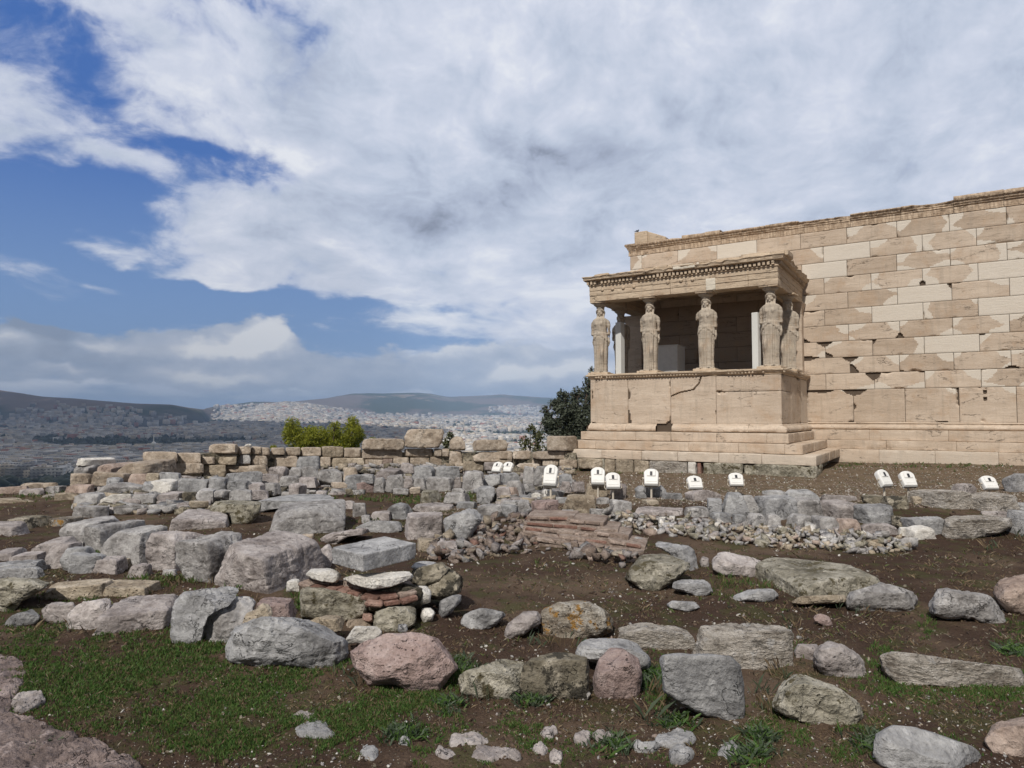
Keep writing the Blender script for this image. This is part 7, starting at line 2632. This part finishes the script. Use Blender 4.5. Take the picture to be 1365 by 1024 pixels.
    big = np.exp(-((px-170)/200)**2-((y-592)/7)**2)*1.2+np.exp(-((px-100)/160)**2-((y-613)/4)**2)*0.7
    kp = (fbm(p/420, 4, 71)+0.5*fbm(p/90, 2, 72)-big < -0.08) & (d < np.interp(px, RX, RD)-np.where(px < 285, 1500, 2200))
    X, Y, d = X[kp], Y[kp], d[kp]
    S = rs.uniform(4, 9, len(X))*np.clip(d/2000, 0.8, 2)
    sc_pts = np.stack([X, Y, far_z(X, Y)+S*0.5], 1)
    tm = leaf_mat('distant_foliage', (0.018, 0.026, 0.013), (0.05, 0.06, 0.028), 0.05)
    scatter('city_trees', sc_pts, S, [tm], [1], 45, flat=0.8)
    # thin white mast rising far off above the plain
    e = empty('mast', tuple(at_depth(204.5, 602, 420)))
    tag(e, 'thin white-topped mast far off above the left end of the back wall', 'mast')
    mb = MB()
    mb.tube([(0, 0, -60), (0, 0, 3.2)], [0.7, 0.45], 8)
    mb.build('pole', M['grey_metal'], e)
    mb = MB()
    mb.ell((0, 0, 4.6), (1.3, 1.3, 1.6), 12, 8)
    mb.tube([(0, 0, 6), (0, 0, 10)], 0.25, 6)
    mb.build('lantern', M['white_metal'], e)


make_far()


# ------------------------------------------------------------------ added cloud, out of view to the south, to shade the near city
def make_cloud(name, foot, alt, thick, seed, dens=0.78):
    """foot: outline of the shadow on the ground [(picture column, distance)]"""
    P = []
    for (px, d, z) in foot:
        q = RT*(px-682.5)/910*d+FW0*d
        q = q+np.array([0, 0, z])
        q = q+np.array(TOSUN)*((alt-z)/TOSUN.z)
        P.append(q[:2])
    P = np.array(P)
    c = P.mean(0)
    D, Fc = dirs(40)
    th, rr = polar([(a, b) for a, b in P], c[0], c[1], n=360, smooth=2.0)
    ang = np.arctan2(D[:, 1], D[:, 0])
    rho = np.hypot(D[:, 0], D[:, 1])
    s = (rho**4+np.abs(D[:, 2])**4)**-0.25
    Rr = np.interp(ang, np.append(th, math.pi), np.append(rr, rr[0]))
    V = np.stack([np.cos(ang)*Rr*s*rho, np.sin(ang)*Rr*s*rho, D[:, 2]*s*thick], 1)
    sc = np.sqrt((Rr.mean()))
    n = fbm(V/(Rr.mean()*0.25), 4, seed)
    V[:, 2] += thick*0.5*n*(rho < 0.9)
    m, t, b = new_mat('shade_cloud_vapour')
    tc = t.node('ShaderNodeTexCoord').outputs['Object']
    a = t.m('MULTIPLY', t.ramp(t.noise(tc, 3.0/Rr.mean(), 5, 0.6), 0.25, 0.6, 0.75, 1.0), dens)
    tl = t.node('ShaderNodeBsdfTranslucent')
    t.put(tl.inputs[0], (0.9, 0.9, 0.92, 1))
    df = t.node('ShaderNodeBsdfDiffuse')
    t.put(df.inputs[0], (0.9, 0.9, 0.9, 1))
    m1 = t.node('ShaderNodeMixShader')
    m1.inputs[0].default_value = 0.6
    t.l.new(tl.outputs[0], m1.inputs[1])
    t.l.new(df.outputs[0], m1.inputs[2])
    tp = t.node('ShaderNodeBsdfTransparent')
    m2 = t.node('ShaderNodeMixShader')
    t.put(m2.inputs[0], a)
    t.l.new(tp.outputs[0], m2.inputs[1])
    t.l.new(m1.outputs[0], m2.inputs[2])
    out = [n_ for n_ in t.n if n_.type == 'OUTPUT_MATERIAL'][0]
    t.l.new(m2.outputs[0], out.inputs[0])
    o = link(name, V, Fc, m, smooth=True)
    o.location = (c[0], c[1], alt)
    tag(o, kind='structure')


def flat_pts(lst):
    """level corner points given as (metres right of the camera, metres ahead, height)"""
    return [(682.5+910*r/d, d, z) if abs(d) > 1e-6 else (682.5, d, z) for r, d, z in lst]


def make_shade_clouds():
    make_cloud('cloud', [(-400, 420, -60), (560, 420, -60), (640, 900, -70), (560, 1500, -70), (600, 2600, -60), (420, 3600, -50), (300, 4400, -40), (200, 4700, 0), (-500, 4800, 0)], 2600, 120, 5, dens=0.80)


make_shade_clouds()

# ------------------------------------------------------------------ air between here and the hills
mh = bpy.data.materials.new('haze_air')
mh.use_nodes = True
for n_ in list(mh.node_tree.nodes):
    mh.node_tree.nodes.remove(n_)
t_ = NT(mh.node_tree)
vol = t_.node('ShaderNodeVolumePrincipled')
vol.inputs['Color'].default_value = (0.50, 0.70, 1.0, 1)
vol.inputs['Density'].default_value = 1.15e-4
vol.inputs['Anisotropy'].default_value = 0.0
o_ = t_.node('ShaderNodeOutputMaterial')
t_.l.new(vol.outputs[0], o_.inputs['Volume'])
mb = MB()
mb.box(-17500, 17500, -2000, 17500, -120, 400)
hz = link('haze', np.concatenate(mb.v), mb.f, mh, smooth=False)
tag(hz, kind='stuff')
